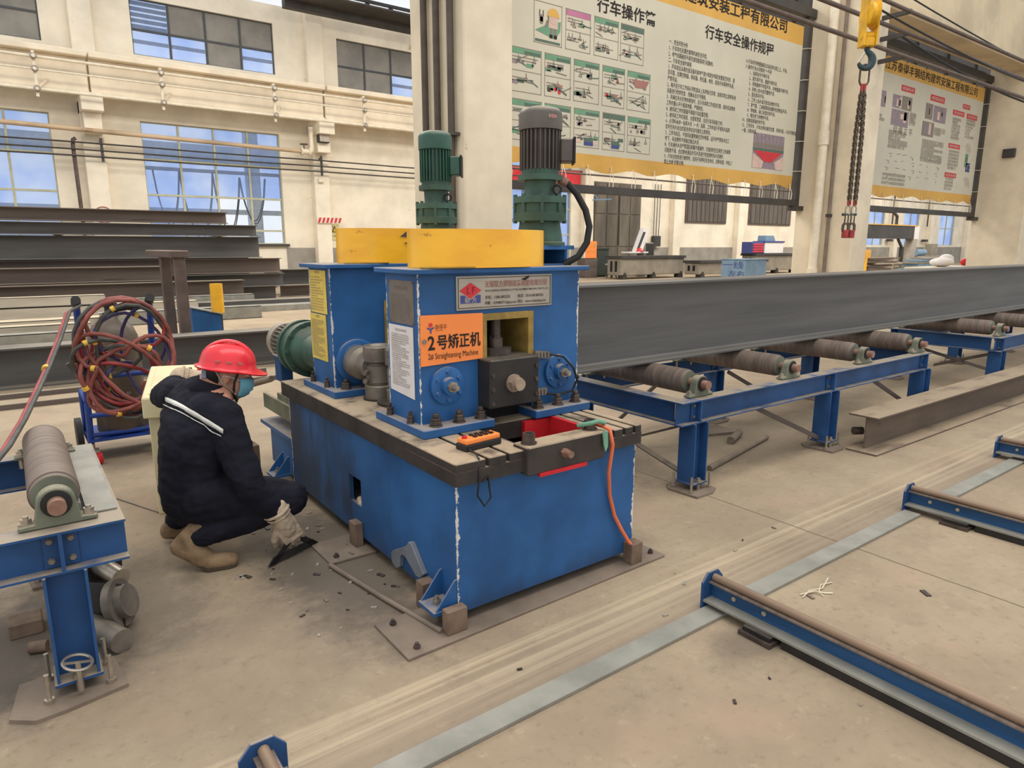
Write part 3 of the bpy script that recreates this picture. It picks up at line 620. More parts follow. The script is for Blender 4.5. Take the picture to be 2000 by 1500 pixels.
# heads: front and rear portal housings
def stud(x, y, z, parent, r=0.021):
    b = B(); b.cyl((x, y, z), (x, y, z + 0.005), r * 1.42, n=18).hexnut((x, y, z + 0.005), (0, 0, 1), r * 1.2, 0.019).hexnut((x, y, z + 0.025), (0, 0, 1), r * 1.17, 0.012).cyl((x, y, z + 0.039), (x, y, z + 0.056), r * 0.66, n=14)
    return b.obj('anchor_bolt', M['nut'], parent, bevel=0.0015)
chip_f = edge_chip('blue', 1.39, 2.29, 2.55, None, 0.010, 'machine_blue_front_head')
def head(y0, y1, front):
    x0, x1 = 1.385, 2.295
    chip = edge_chip('blue', x0, x1, y0, y1, 0.010, 'machine_blue_head')
    z0, z1 = 0.73, 1.385; ox0, ox1, oz = 1.70, 2.0, 1.20
    b = B(); b.box(x0, ox0, y0, y1, z0, z1).box(ox1, x1, y0, y1, z0, z1).box(ox0, ox1, y0, y1, oz, z1)
    h = b.obj('front_head' if front else 'rear_head', chip, m_)
    B().box(x0 - 0.035, x1 + 0.04, y0 - 0.035, y1 + 0.05, z1, z1 + 0.022).obj('head_lid', M['blue'], h, bevel=0.003)
    B().box(x0 - 0.04, 1.715, y0 - 0.095, y1 + 0.08, 0.69, 0.73).obj('foot_flange', M['blue'], h, bevel=0.004)
    B().box(1.955, x1 + 0.01, y0 - 0.095, y1 + 0.08, 0.69, 0.73).obj('foot_flange', M['blue'], h, bevel=0.004)
    for x in (1.43, 1.55, 1.665, 2.0, 2.125, 2.24): stud(x, y0 - 0.05, 0.73, h)
    for y in (y0 + 0.06, y1 - 0.04): stud(x0 - 0.022, y, 0.73, h, 0.013)
    # lining of the portal
    f = B(); e = 0.03
    f.box(ox0 - 0.001, ox0 + e, y0 - 0.01, y1 - 0.02, z0 + 0.1, oz).box(ox1 - e, ox1 + 0.001, y0 - 0.01, y1 - 0.02, z0 + 0.1, oz).box(ox0 + e, ox1 - e, y0 - 0.01, y1 - 0.02, oz - e, oz + 0.001)
    f.obj('portal_lining', M['olive'], h)
    B().box(ox0 + e, ox1 - e, y1 - 0.02, y1, 0.7, oz).obj('portal_shade', M['dark'], h)  # near-black sheet standing in for the shade inside the portal
    return h
H1 = head(2.55, 2.85, True); H2 = head(3.53, 3.84, False)
# press ram inside the front portal
r_ = B().box(1.685, 1.965, 2.45, 2.78, 0.775, 1.0).obj('press_block', M['black'], H1, bevel=0.006)
B().lathe((1.815, 2.45, 0.885), (0, -1, 0), [(0, 0.042), (0.008, 0.042), (0.0081, 0.036)], 24).hexnut((1.815, 2.442, 0.885), (0, -1, 0), 0.036, 0.026).cyl((1.815, 2.416, 0.885), (1.815, 2.395, 0.885), 0.028).obj('ram_nut', M['tan_steel'], H1, smooth=35)
for (x, z) in ((1.70, 0.80), (1.70, 0.865), (1.70, 0.93), (1.95, 0.82), (1.95, 0.89), (1.95, 0.955)): B().cyl((x, 2.45, z), (x, 2.443, z), 0.011, n=10).obj('screw_head', M['nut'], H1, smooth=40)
B().cyl((1.82, 2.6, 1.0), (1.82, 2.6, 1.035), 0.075, n=22).cyl((1.82, 2.6, 1.035), (1.82, 2.6, 1.08), 0.035, n=16).hexnut((1.82, 2.6, 1.06), (0, 0, 1), 0.03, 0.03).obj('screw_collar', M['nut'], H1, smooth=35)
B().lathe((1.82, 2.6, 1.08), (0, 0, 1), [(0.0, 0.025), (0.13, 0.025)], 14).obj('press_screw', M['nut'], H1, smooth=35)  # darker steel carries the shade of the portal interior
B().box(1.715, 1.985, 2.60, 2.7, 0.60, 0.77).obj('void_shade', M['dark'], H1)  # added dark box, stands in for the shaded void under the block
# bearing caps with lock nuts on both heads
def cap(x, z, y, h, r=0.085):
    b = B().lathe((x, y, z), (0, -1, 0), [(-0.01, r), (0.018, r), (0.022, r - 0.006), (0.0221, r * 0.47), (0.05, r * 0.44), (0.05, r * 0.3)], 28)
    c = b.obj('bearing_cap', M['blue'], h, smooth=35)
    for k in range(6):
        a = PI / 6 + k * PI / 3; px, pz = x + math.cos(a) * r * 0.74, z + math.sin(a) * r * 0.74
        B().hexnut((px, y - 0.022, pz), (0, -1, 0), 0.011, 0.009).obj('cap_bolt', M['blue'], h)
    B().hexnut((x, y - 0.045, z), (0, -1, 0), 0.025, 0.02).cyl((x, y - 0.065, z), (x, y - 0.09, z), 0.017, 0.014).cyl((x, y - 0.09, z), (x, y - 0.098, z), 0.01).obj('shaft_nut', M['bright'], h, smooth=30)
cap(1.515, 0.895, 2.55, H1); cap(2.16, 0.89, 2.55, H1)
# sensor leads beside the far bearing cap
for (xx, zz, nm) in ((2.045, 0.985, 0), (2.03, 0.80, 1)):
    b = B(); b.obox((xx, 2.535, zz), (0.045, 0, -0.006 + 0.006 * nm), (0, 0.012, 0), (0.002, 0, 0.017))
    for k in range(4): b.obox((xx - 0.03 + 0.02 * k, 2.52, zz), (0.006, 0, 0), (0, 0.006, 0), (0, 0, 0.011))
    b.obj('terminal_clip', M['tin_dark'], H1)
B().tube([(2.085, 2.52, 0.985), (2.15, 2.49, 0.97), (2.20, 2.47, 0.91), (2.225, 2.47, 0.85), (2.21, 2.49, 0.79), (2.14, 2.52, 0.775), (2.07, 2.52, 0.79)], 0.006, 6).obj('sensor_lead', M['rubber'], H1, smooth=60)
B().ball((2.222, 2.468, 0.865), 0.012, (1, 1, 1), 8).obj('cable_tie', M['rubber'], H1)

# press rolls between the heads, on short spindles out of the rear head
def roll(x, y, z):
    b = B().lathe((x, y, z - 0.15), (0, 0, 1), [(0, 0.05), (0.0, 0.077), (0.075, 0.08), (0.08, 0.075), (0.082, 0.058), (0.09, 0.058), (0.095, 0.07), (0.185, 0.073), (0.19, 0.062), (0.20, 0.062), (0.205, 0.075), (0.21, 0.082), (0.285, 0.082), (0.292, 0.077), (0.292, 0.06), (0.28, 0.05)], 28)
    return b.obj('press_roll', M['steel'], m_, smooth=32)
roll(1.555, 3.32, 0.84); roll(1.60, 3.15, 0.84)
roll(2.0, 3.32, 0.84) if False else None
B().lathe((1.52, 3.53, 0.87), (0, -1, 0), [(0, 0.125), (0.02, 0.125), (0.024, 0.118), (0.0241, 0.1), (0.03, 0.1)], 30).obj('spindle_ring', M['blue'], H2, smooth=35)
B().lathe((1.52, 3.51, 0.87), (0, -1, 0), [(0, 0.095), (0.08, 0.092), (0.1, 0.07), (0.19, 0.06)], 28).obj('spindle_boss', M['steel'], H2, smooth=35)
B().cyl((1.6, 3.15, 0.69), (1.6, 3.15, 0.705), 0.13, n=28).cyl((1.555, 3.32, 0.69), (1.555, 3.32, 0.70), 0.09, n=24).obj('roll_seat', M['black'], m_, smooth=35)
for z in (0.845, 0.80): B().cyl((1.475, 3.3, z), (1.455, 3.285, z), 0.014, n=10).obj('grease_nipple', M['steel'], m_, smooth=40)

# yellow chain guards on the lids
def guard(x0, x1, y0, y1, z0, z1, nm):
    r0, r1 = 0.07, 0.09; t = 0.004; P = []
    cy = (y0 + y1) / 2
    def arc(cx, cyy, r, a0, a1, n=7): return [(cx + r * math.cos(a0 + (a1 - a0) * i / n), cyy + r * math.sin(a0 + (a1 - a0) * i / n)) for i in range(n + 1)]
    ry = (y1 - y0) / 2
    # plan: a rounded drum, wide curve at the front and a tighter turn at the motor end
    cx, hx_, hy_ = (x0 + x1) / 2, (x1 - x0) / 2, (y1 - y0) / 2
    for i in range(48):
        a = 2 * PI * i / 48; e = 2 / 2.6
        P.append((cx + hx_ * math.copysign(abs(math.cos(a)) ** e, math.cos(a)), cy + hy_ * math.copysign(abs(math.sin(a)) ** (2 / 2.0), math.sin(a))))
    out = P; inn = [(x0 + (x - x0) * 0.985 + 0.003, cy + (y - cy) * 0.975) for x, y in P]
    b = B(); n = len(out)
    vs = [(x, y, z) for z in (z0, z1) for (x, y) in out]
    side = [(i, (i + 1) % n, (i + 1) % n + n, i + n) for i in range(n)]
    b._add(vs, side + [tuple(range(n, 2 * n))])
    g = b.obj('chain_guard', M['yellow'], m_, smooth=40, recalc=True)
    lip = [(x, y, z0 + 0.001) for (x, y) in [(x0 - 0.05, y0 + 0.02), (x0 + 0.2, y0 - 0.01), (x0 + 0.22, y0 + 0.08), (x0 - 0.02, y0 + 0.09)]]
    B().poly(lip, (0, 0, 0.005)).obj('guard_lip', M['olive'], g)
    return g
guard(1.44, 2.145, 2.50, 2.90, 1.408, 1.575, 'f')
g2 = guard(1.52, 2.2, 3.50, 3.92, 1.408, 1.60, 'r')
B().poly([(1.80, 3.502, 1.555), (1.84, 3.497, 1.585), (1.96, 3.502, 1.58), (1.97, 3.504, 1.545), (1.86, 3.5, 1.55)], (0, -0.004, 0)).poly([(1.82, 3.498, 1.52), (1.88, 3.497, 1.535), (1.95, 3.501, 1.52), (1.88, 3.498, 1.505)], (0, -0.004, 0)).obj('bare_patch', M['stack_brown'], g2, label='scraped bare patch')

# vertical gear motors
def gear_motor(cx, cy, z, s, mm, fin, lbl):
    """z = bottom of gearbox cone"""
    g = B().lathe((cx, cy, z), (0, 0, 1), [(0, 0.125 * s), (0.015, 0.125 * s), (0.02, 0.112 * s), (0.03, 0.112 * s), (0.118, 0.098 * s), (0.12, 0.128 * s), (0.158, 0.130 * s), (0.16, 0.118 * s), (0.205, 0.116 * s), (0.207, 0.130 * s), (0.238, 0.128 * s), (0.24, 0.078 * s), (0.25, 0.074 * s), (0.315, 0.076 * s), (0.317, 0.108 * s), (0.345, 0.108 * s), (0.347, 0.09 * s), (0.37, 0.09 * s)], 32)
    gb = g.obj('gearbox', M['green'], m_, smooth=32)
    for k in range(8):
        a = k * PI / 4 + 0.2; b = B(); x, y = cx + math.cos(a) * 0.120 * s, cy + math.sin(a) * 0.120 * s
        b.cyl((x, y, z + 0.11), (x, y, z + 0.25), 0.0105, n=8).obj('tie_bolt', M['green'], gb, smooth=40)
    for a in (PI * 0.75 - 0.9, -PI * 0.25 - 0.5):
        x, y = cx + math.cos(a) * 0.1 * s, cy + math.sin(a) * 0.1 * s
        B().torus((x, y, z + 0.272), (rt.x * 0 + fh.x, fh.y, 0), 0.02, 0.007, 14).cyl((x, y, z + 0.235), (x, y, z + 0.252), 0.01, n=8).obj('lifting_eye', M['rubber'], gb, smooth=50)
    zf = z + 0.37
    B().lathe((cx, cy, zf - 0.01), (0, 0, 1), [(0, 0.082 * s), (0.20, 0.082 * s)], 24).obj('motor_body', fin, gb, smooth=40)
    for k in range(28):
        a = 2 * PI * k / 28; u = Vector((math.cos(a), math.sin(a), 0)); v = Vector((-u.y, u.x, 0))
        B().obox(Vector((cx, cy, zf + 0.09)) + u * 0.089 * s, u * 0.010 * s, v * 0.0035, (0, 0, 0.092)).obj('cooling_fin', fin, gb)
    B().lathe((cx, cy, zf + 0.185), (0, 0, 1), [(0, 0.104 * s), (0.075, 0.104 * s), (0.085, 0.1 * s), (0.10, 0.088 * s), (0.108, 0.06 * s), (0.110, 0.0)], 30).obj('fan_cover', mm, gb, smooth=40)
    d = Vector((rt.x, rt.y, 0)); pz = zf + 0.09; c = Vector((cx, cy, pz)) + d * 0.125 * s
    B().obox(c, d * 0.032, Vector((0, 0, 0.055)), d.cross(Vector((0, 0, 1))) * 0.05).obj('terminal_box', mm, gb, bevel=0.006)
    B().obox(c + d * 0.036, d * 0.006, Vector((0, 0, 0.062)), d.cross(Vector((0, 0, 1))) * 0.056).obj('box_lid', M['rubber'], gb, bevel=0.002)
    return gb
gm1 = gear_motor(2.21, 2.76, 1.505, 1.04, M['motor_grey'], M['fin_grey'], 'front')
gm2 = gear_motor(2.19, 3.76, 1.52, 0.98, M['motor_green'], M['motor_green'], 'rear')
bd = (rt * 0.52 - fh * 0.85).normalized(); bt = Vector((-bd.y, bd.x, 0)); bc = Vector((2.21, 2.76, 2.115)) + bd * 0.1035
for (w_, h_, o_, mm, nm) in ((0.023, 0.014, 0.0, 'tin', 'oval_badge'), (0.018, 0.0095, 0.002, 'ink_faded', 'badge_mark')):
    B().poly([bc + bd * o_ + bt * w_ * math.cos(2 * PI * k / 16) + Vector((0, 0, h_ * math.sin(2 * PI * k / 16))) for k in range(16)], bd * 0.003).obj(nm, M[mm], gm1, recalc=True)
for (cx, cy, z1) in ((2.21, 2.76, 1.505), (2.19, 3.76, 1.52)):
    br = B().box(cx - 0.13, cx + 0.13, cy - 0.12, cy + 0.12, z1 - 0.02, z1).box(cx - 0.10, cx - 0.085, cy - 0.1, cy + 0.1, 1.407, z1 - 0.02).box(cx + 0.085, cx + 0.10, cy - 0.1, cy + 0.1, 1.407, z1 - 0.02).box(cx - 0.085, cx + 0.085, cy + 0.06, cy + 0.07, 1.407, z1 - 0.02).box(cx - 0.12, cx + 0.12, cy - 0.11, cy + 0.11, 1.405, 1.415)
    br.obj('motor_bracket', M['blue'], m_)
B().tube([(2.29, 2.70, 1.83), (2.325, 2.68, 1.81), (2.36, 2.65, 1.76), (2.395, 2.62, 1.68), (2.405, 2.60, 1.60), (2.39, 2.60, 1.52), (2.35, 2.62, 1.45), (2.29, 2.66, 1.41)], 0.017, 12).obj('motor_hose', M['rubber'], m_, smooth=50)
B().cyl((2.29, 2.70, 1.83), (2.322, 2.682, 1.812), 0.022).obj('hose_gland', M['shaft_rust'], m_, smooth=50)

# horizontal drive at the back of the rear head
dm = B().lathe((1.50, 3.86, 0.86), (0, 1, 0), [(0, 0.11), (0.22, 0.11), (0.23, 0.12), (0.3, 0.15), (0.301, 0.178), (0.34, 0.178), (0.341, 0.165), (0.43, 0.165), (0.431, 0.178), (0.47, 0.178), (0.471, 0.12), (0.52, 0.115), (0.521, 0.135), (0.545, 0.135)], 32).obj('drive_gearbox', M['green'], m_, smooth=32)
for k in range(10):
    a = k * PI / 5; B().hexnut((1.50 + 0.163 * math.cos(a), 4.165, 0.86 + 0.163 * math.sin(a)), (0, -1, 0), 0.013, 0.012).obj('gearbox_bolt', M['green'], dm)
B().lathe((1.50, 4.40, 0.86), (0, 1, 0), [(0, 0.10), (0.24, 0.10)], 24).obj('drive_motor', M['motor_grey'], m_, smooth=40)
for k in range(26):
    a = 2 * PI * k / 26; u = Vector((math.cos(a), 0, math.sin(a))); v = Vector((-u.z, 0, u.x))
    B().obox(Vector((1.50, 4.52, 0.86)) + u * 0.11, u * 0.011, v * 0.0035, (0, 0.11, 0)).obj('cooling_fin', M['steel'], m_)
B().lathe((1.50, 4.63, 0.86), (0, 1, 0), [(0, 0.125), (0.08, 0.125), (0.10, 0.11), (0.11, 0.06), (0.112, 0)], 28).obj('fan_cover', M['tin'], m_, smooth=40)
B().box(1.37, 1.45, 4.42, 4.54, 0.62, 0.78).obj('terminal_box', M['blue_rail'], m_, bevel=0.005); B().box(1.36, 1.46, 4.41, 4.55, 0.78, 0.795).obj('box_lid', M['blue_rail'], m_, bevel=0.003)
B().torus((1.5, 4.40, 1.0), (0, 1, 0), 0.022, 0.007).obj('lifting_eye', M['nut'], m_, smooth=40)
B().box(1.36, 1.62, 4.12, 4.5, 0.50, 0.54).box(1.34, 1.36, 4.13, 4.75, 0.42, 0.5).box(1.34, 1.66, 4.13, 4.75, 0.40, 0.42).obj('drive_bracket', M['bearing'], m_)
B().box(1.33, 1.70, 4.07, 4.6, 0.05, 0.30).box(1.30, 1.7, 4.07, 4.72, 0.30, 0.325).obj('rear_base', M['blue'], m_)

# name plate, sign, notices
def frame_text(lines, mtl, par, y): return text_mesh(lines, mtl, 'lettering', par)
B().box(1.572, 2.112, 2.542, 2.549, 1.222, 1.372).obj('name_plate', M['tin'], H1, bevel=0.001)
yy = 2.5405
b = B(); ins = 0.008
for (a, c_, d, e) in ((1.572 + ins, 2.112 - ins, 1.372 - ins - 0.0025, 1.372 - ins), (1.572 + ins, 2.112 - ins, 1.222 + ins, 1.222 + ins + 0.0025), (1.572 + ins, 1.572 + ins + 0.0025, 1.222 + ins, 1.372 - ins), (2.112 - ins - 0.0025, 2.112 - ins, 1.222 + ins, 1.372 - ins)): b.box(a, c_, yy, 2.542, d, e)
b.obj('plate_border', M['ink'], H1)
b = B().poly([(1.587, yy, 1.308), (1.645, yy, 1.272), (1.703, yy, 1.308), (1.645, yy, 1.343)], (0, 0.002, 0)); b.obj('diamond_mark', M['ink_red'], H1)
B().poly([(1.592, yy, 1.288), (1.610, yy, 1.288), (1.645, yy, 1.266), (1.680, yy, 1.288), (1.698, yy, 1.288), (1.698, yy, 1.252), (1.592, yy, 1.252)], (0, 0.002, 0)).obj('blue_mark', M['ink_blue'], H1)
R3, U3 = (1, 0, 0), (0, 0, 1)
text_mesh([('L F', 0.042, (1.645, 2.5395, 1.294), R3, U3, 0.85, 'CENTER')], mat('logo_dark_red', (128, 28, 44), 0.7), 'lettering', H1, bold=0.012)
text_mesh([('联 方', 0.026, (1.645, 2.5395, 1.2555), R3, U3, 1.1, 'CENTER')], M['tin'], 'lettering', H1, bold=0.01)
text_mesh([('无锡联方焊割设备制造有限公司', 0.031, (1.722, 2.5395, 1.322), R3, U3, 0.83, 'LEFT')], M['ink_faded'], 'lettering', H1, bold=0.012, res=3)
text_mesh([('WUXI LIANFANG WELDING & CUTTING EQUIPMENT MANUFACTURE CO.,LTD', 0.0125, (1.722, 2.5395, 1.300), R3, U3, 0.83, 'LEFT'),
           ('手机：13861802292', 0.0175, (1.722, 2.5395, 1.268), R3, U3, 0.95, 'LEFT'), ('电话：0510-85385555', 0.0175, (1.905, 2.5395, 1.268), R3, U3, 0.95, 'LEFT'),
           ('邮箱：13394802712@qq.com', 0.0165, (1.722, 2.5395, 1.243), R3, U3, 0.85, 'LEFT'), ('网址：www.wxlianfang.com', 0.0165, (1.905, 2.5395, 1.243), R3, U3, 0.9, 'LEFT')], M['ink'], 'lettering', H1, bold=0.006)
B().poly([(1.925, 2.5395, 1.352), (1.95, 2.5395, 1.345), (1.975, 2.5395, 1.36), (1.97, 2.5395, 1.366), (1.945, 2.5395, 1.356)], (0, 0.002, 0)).obj('soot_mark', M['ink'], H1)

B().poly([(1.385, 2.535, 0.992), (1.703, 2.535, 1.0), (1.705, 2.535, 1.206), (1.388, 2.535, 1.212)], (0, 0.008, 0)).obj('machine_sign', M['orange'], H1)
ys = 2.5335
text_mesh([('2', 0.084, (1.418, ys, 1.062), R3, U3, 0.86, 'LEFT'), ('号矫正机', 0.068, (1.462, ys, 1.066), R3, U3, 0.84, 'LEFT')], M['ink'], 'lettering', H1, bold=0.022, res=3)
text_mesh([('2# Straightening Machine', 0.037, (1.418, ys, 1.020), R3, U3, 0.69, 'LEFT')], M['ink'], 'lettering', H1, bold=0.0, res=3)
text_mesh([('泰得丰', 0.024, (1.455, ys, 1.150), R3, U3, 0.85, 'LEFT'), ('TAI DE FENG', 0.0075, (1.456, ys, 1.141), R3, U3, 0.9, 'LEFT')], mat('ink_brown', (120, 66, 40), 0.7), 'lettering', H1, bold=0.0)
B().poly([(1.424, ys, 1.166), (1.434, ys, 1.158), (1.444, ys, 1.166), (1.442, ys, 1.178), (1.426, ys, 1.178)], (0, 0.001, 0)).obj('logo_red', M['ink_red'], H1)
B().poly([(1.416, ys, 1.155), (1.431, ys, 1.148), (1.431, ys, 1.133), (1.438, ys, 1.133), (1.438, ys, 1.148), (1.452, ys, 1.155), (1.450, ys, 1.161), (1.434, ys, 1.154), (1.418, ys, 1.161)], (0, 0.001, 0)).obj('logo_blue', M['ink_blue'], H1)
B().cyl((1.402, ys, 1.10), (1.402, 2.53, 1.10), 0.010, n=14).obj('sign_rivet', M['steel'], H1)

# sheets on the narrow sides (facing -x)
RX, UX = (0, -1, 0), (0, 0, 1)
def sheet(x, ya, yb, z0, z1, m, par, nm='notice_sheet', sag=0.0):
    return B().poly([(x, ya, z0 + sag), (x, yb, z0), (x, yb, z1), (x, ya, z1)], (0.003, 0, 0)).obj(nm, m, par, recalc=True)
def filler(x, ya, yb, z1, z0, n, size, par, ink, words, seed, head=None, hs=None):
    rnd = random.Random(seed); L = []
    if head: L.append((head, hs, (x, (ya + yb) / 2, z1), RX, UX, 0.9, 'CENTER')); z1 -= hs * 1.5
    wd = ya - yb
    for i in range(n):
        k = max(3, int(wd / size * rnd.choice((0.55, 0.8, 1.0, 1.0, 0.95))))
        s0 = rnd.randrange(len(words)); s = (words * 3)[s0:s0 + k]
        L.append((s, size, (x, ya, z1 - (z1 - z0) * i / max(1, n - 1)), RX, UX, 0.95, 'LEFT'))
    return text_mesh(L, ink, 'lettering', par, res=1)
WORDS = '设备操作规程开机前检查各部位润滑情况电源线路是否完好工作时严禁将手伸入辊轮之间发现异常立即停机检修完毕清理现场切断电源'
sheet(1.382, 2.815, 2.585, 1.165, 1.355, M['tin_dark'], H1, 'old_nameplate')
filler(1.3805, 2.795, 2.605, 1.315, 1.18, 9, 0.011, H1, M['ink_grey'], WORDS, 3, '矫正机技术参数', 0.02)
for (y, z) in ((2.808, 1.348), (2.592, 1.348), (2.808, 1.172), (2.592, 1.172)): B().cyl((1.382, y, z), (1.378, y, z), 0.004, n=8).obj('rivet', M['steel'], H1)
sheet(1.380, 2.825, 2.595, 0.836, 1.155, M['white'], H1, 'notice_sheet', 0.015)
filler(1.3785, 2.80, 2.615, 1.13, 0.88, 24, 0.0085, H1, M['ink_grey'], WORDS, 5, '矫正机安全操作规程', 0.013)
sheet(1.380, 3.815, 3.575, 1.135, 1.372, M['paper_yellow'], H2)
filler(1.3785, 3.80, 3.59, 1.355, 1.15, 13, 0.0105, H2, M['ink_grey'], WORDS, 8, '设备点检表', 0.017)
sheet(1.380, 3.835, 3.60, 0.868, 1.128, M['paper_yellow'], H2)
filler(1.3785, 3.82, 3.615, 1.11, 0.885, 20, 0.0095, H2, M['ink_grey'], WORDS, 9, '操作规程', 0.015)

# feet, gussets
for (x, y, wx, wy, h) in ((1.258, 2.085, 0.046, 0.022, 0.112), (2.262, 2.09, 0.036, 0.03, 0.115), (1.272, 3.06, 0.022, 0.038, 0.135), (1.29, 3.98, 0.038, 0.04, 0.06), (2.2, 4.0, 0.038, 0.04, 0.06)):
    B().box(x - wx, x + wx, y - wy, y + wy, 0.012, h).obj('foot_block', M['block'], m_, bevel=0.003)
def gusset(y0, nm):
    b = B(); b.box(1.185, 1.295, y0, y0 + 0.13, 0.075, 0.09)
    for y in (y0 + 0.004, y0 + 0.12): b.poly([(1.295, y, 0.09), (1.195, y, 0.09), (1.285, y, 0.20), (1.295, y, 0.20)], (0, 0.008, 0))
    b.obj('anchor_bracket', M['blue'], m_, recalc=True)
    B().cyl((1.235, y0 + 0.065, 0.012), (1.235, y0 + 0.065, 0.125), 0.009, n=10).hexnut((1.235, y0 + 0.065, 0.09), (0, 0, 1), 0.018, 0.018).obj('anchor_bolt', M['bright'], m_, smooth=35)
gusset(2.12, 'a'); gusset(4.12, 'b')
B().box(1.235, 1.30, 2.30, 2.36, 0.0, 0.12).obj('side_block', M['block'], m_)

# floor plates under it
def plate(pts, t, nm, lbl, m=M['plate_floor'], z=0.0, bolts=()):
    o = thing(nm, lbl, 'plate', (sum(p[0] for p in pts) / len(pts), sum(p[1] for p in pts) / len(pts), z))
    B().poly([(x, y, z) for x, y in pts], (0, 0, t)).obj('plate', m, o, bevel=0.002)
    for (x, y) in bolts: B().hexnut((x, y, z + t), (0, 0, 1), 0.014, 0.012).cyl((x, y, z + t), (x, y, z + t + 0.022), 0.008, n=8).obj('plate_bolt', M['nut'], o, smooth=35)
    return o
plate([(1.02, 2.025), (2.445, 2.045), (2.44, 2.32), (1.02, 2.32)], 0.012, 'base_plate', 'wide brown steel floor plate under the near end of the blue machine', bolts=((1.08, 2.07), (1.08, 2.27), (2.4, 2.1)))
plate([(1.08, 2.93), (1.32, 2.93), (1.32, 3.2), (1.08, 3.2)], 0.012, 'base_plate', 'small brown floor plate under the middle foot of the blue machine', bolts=((1.13, 2.98),))
plate([(1.18, 4.08), (1.45, 4.08), (1.45, 4.32), (1.18, 4.32)], 0.012, 'base_plate', 'small brown floor plate under the rear bracket of the blue machine')

# things lying on and around the machine
rc = thing('remote_control', 'orange and black handheld crane remote lying on the slotted table edge', 'remote', (1.49, 2.245, 0.69))
D1 = Vector((0.97, 0.1, 0)).normalized(); D2 = Vector((-D1.y, D1.x, 0)); c0 = Vector((1.485, 2.245, 0.69))
B().obox(c0 + Vector((0, 0, 0.014)), D1 * 0.095, D2 * 0.036, (0, 0, 0.014)).obj('back_shell', M['rubber'], rc, bevel=0.006, seg=2)
B().obox(c0 + Vector((0, 0, 0.038)), D1 * 0.09, D2 * 0.033, (0, 0, 0.011)).obj('front_shell', M['orange'], rc, bevel=0.006, seg=2)
for i in range(4):
    for j in range(2): B().obox(c0 + D1 * (-0.03 + 0.028 * i) + D2 * (-0.013 + 0.026 * j) + Vector((0, 0, 0.051)), D1 * 0.008, D2 * 0.008, (0, 0, 0.004)).obj('push_button', M['rubber'], rc)
B().lathe(c0 + D1 * -0.075 + Vector((0, 0, 0.045)), (0, 0, 1), [(0, 0.012), (0.012, 0.011)], 14).obj('stop_button', M['red_paint'], rc)
B().tube([c0 + D1 * -0.1 + Vector((0.02, -0.02, 0.015)), (1.40, 2.14, 0.70), (1.385, 2.095, 0.695), (1.38, 2.085, 0.62), (1.37, 2.085, 0.55), (1.40, 2.08, 0.50), (1.43, 2.08, 0.53), (1.42, 2.085, 0.62), (1.395, 2.085, 0.60)], 0.004, 6).obj('lanyard', M['rubber'], rc, smooth=60)
cb = B().tube([(2.03, 2.20, 0.70), (2.05, 2.13, 0.722), (2.065, 2.07, 0.705), (2.07, 2.055, 0.64), (2.085, 2.09, 0.5), (2.11, 2.105, 0.38), (2.145, 2.105, 0.27), (2.19, 2.10, 0.19), (2.225, 2.085, 0.125), (2.235, 2.08, 0.112)], 0.009, 10)
tag(recentre(cb.obj('power_cable', M['cable_orange'], smooth=60)), 'orange cable hanging down the end of the blue machine base', 'cable')
b = B().tube([(1.955, 2.16, 0.722), (1.98, 2.10, 0.742), (2.02, 2.10, 0.745), (2.06, 2.10, 0.732), (2.07, 2.13, 0.722)], 0.010, 8).poly([(2.0, 2.052, 0.71), (2.03, 2.052, 0.71), (2.028, 2.048, 0.64), (2.015, 2.047, 0.62), (2.005, 2.048, 0.65)], (0, -0.006, 0))
tag(recentre(b.obj('tied_rag', M['rag'], smooth=50)), 'strip of pale green rag tied round the cable on the table end', 'rag')
hp = [(520, 400), (535, 388), (600, 368), (617, 342), (631, 350), (702, 525), (682, 545), (660, 535), (602, 432), (582, 414), (569, 428), (568, 482), (550, 492), (524, 455)]
hp = [PX(586 + x * 0.35, 937 + y * 0.35, 1.284) for x, y in hp]
B().poly([(1.296, p.y, p.z) for p in hp], (-0.024, 0, 0)).obj('cable_hook', mat('hook_grey', (120, 126, 134), 0.55, metal=0.2, var=0.1, wear=(92, 86, 80), wear_amt=0.3), m_, bevel=0.003, recalc=True)
ro = B().tube([(1.074, 2.918, 0.012), (1.14, 2.5, 0.012), (1.206, 2.10, 0.02)], 0.0115, 10)
tag(recentre(ro.obj('steel_rod', M['plate_floor'], smooth=50)), 'long thin steel rod lying on the floor by the machine foot', 'rod')
rng = random.Random(2)
for k in range(60):
    x, y = rng.uniform(0.80, 1.25), rng.uniform(2.35, 3.7)
    if k > 46: x, y = rng.uniform(0.4, 3.2), rng.choice((rng.uniform(1.66, 2.0), rng.uniform(0.9, 1.5)))
    if 0.86 < x < 1.14 and 3.0 < y < 3.25: x -= 0.3
    a = rng.uniform(0, PI); l = rng.uniform(0.004, 0.016) if k % 6 else rng.uniform(0.015, 0.026)
    o = B().obox((x, y, 0.003 + (0.012 if (x > 1.08 and 2.93 < y < 3.2) else 0)), (l * math.cos(a), l * math.sin(a), 0), (-l * 0.45 * math.sin(a), l * 0.45 * math.cos(a), 0), (0, 0, 0.003)).obj('scale_flake', M[('tin', 'nut', 'tin', 'nut', 'plate_floor')[k % 5]])
    tag(recentre(o), 'small chip of metal scale lying on the floor around the blue machine', 'chip', 'metal chips on the floor by the machine')
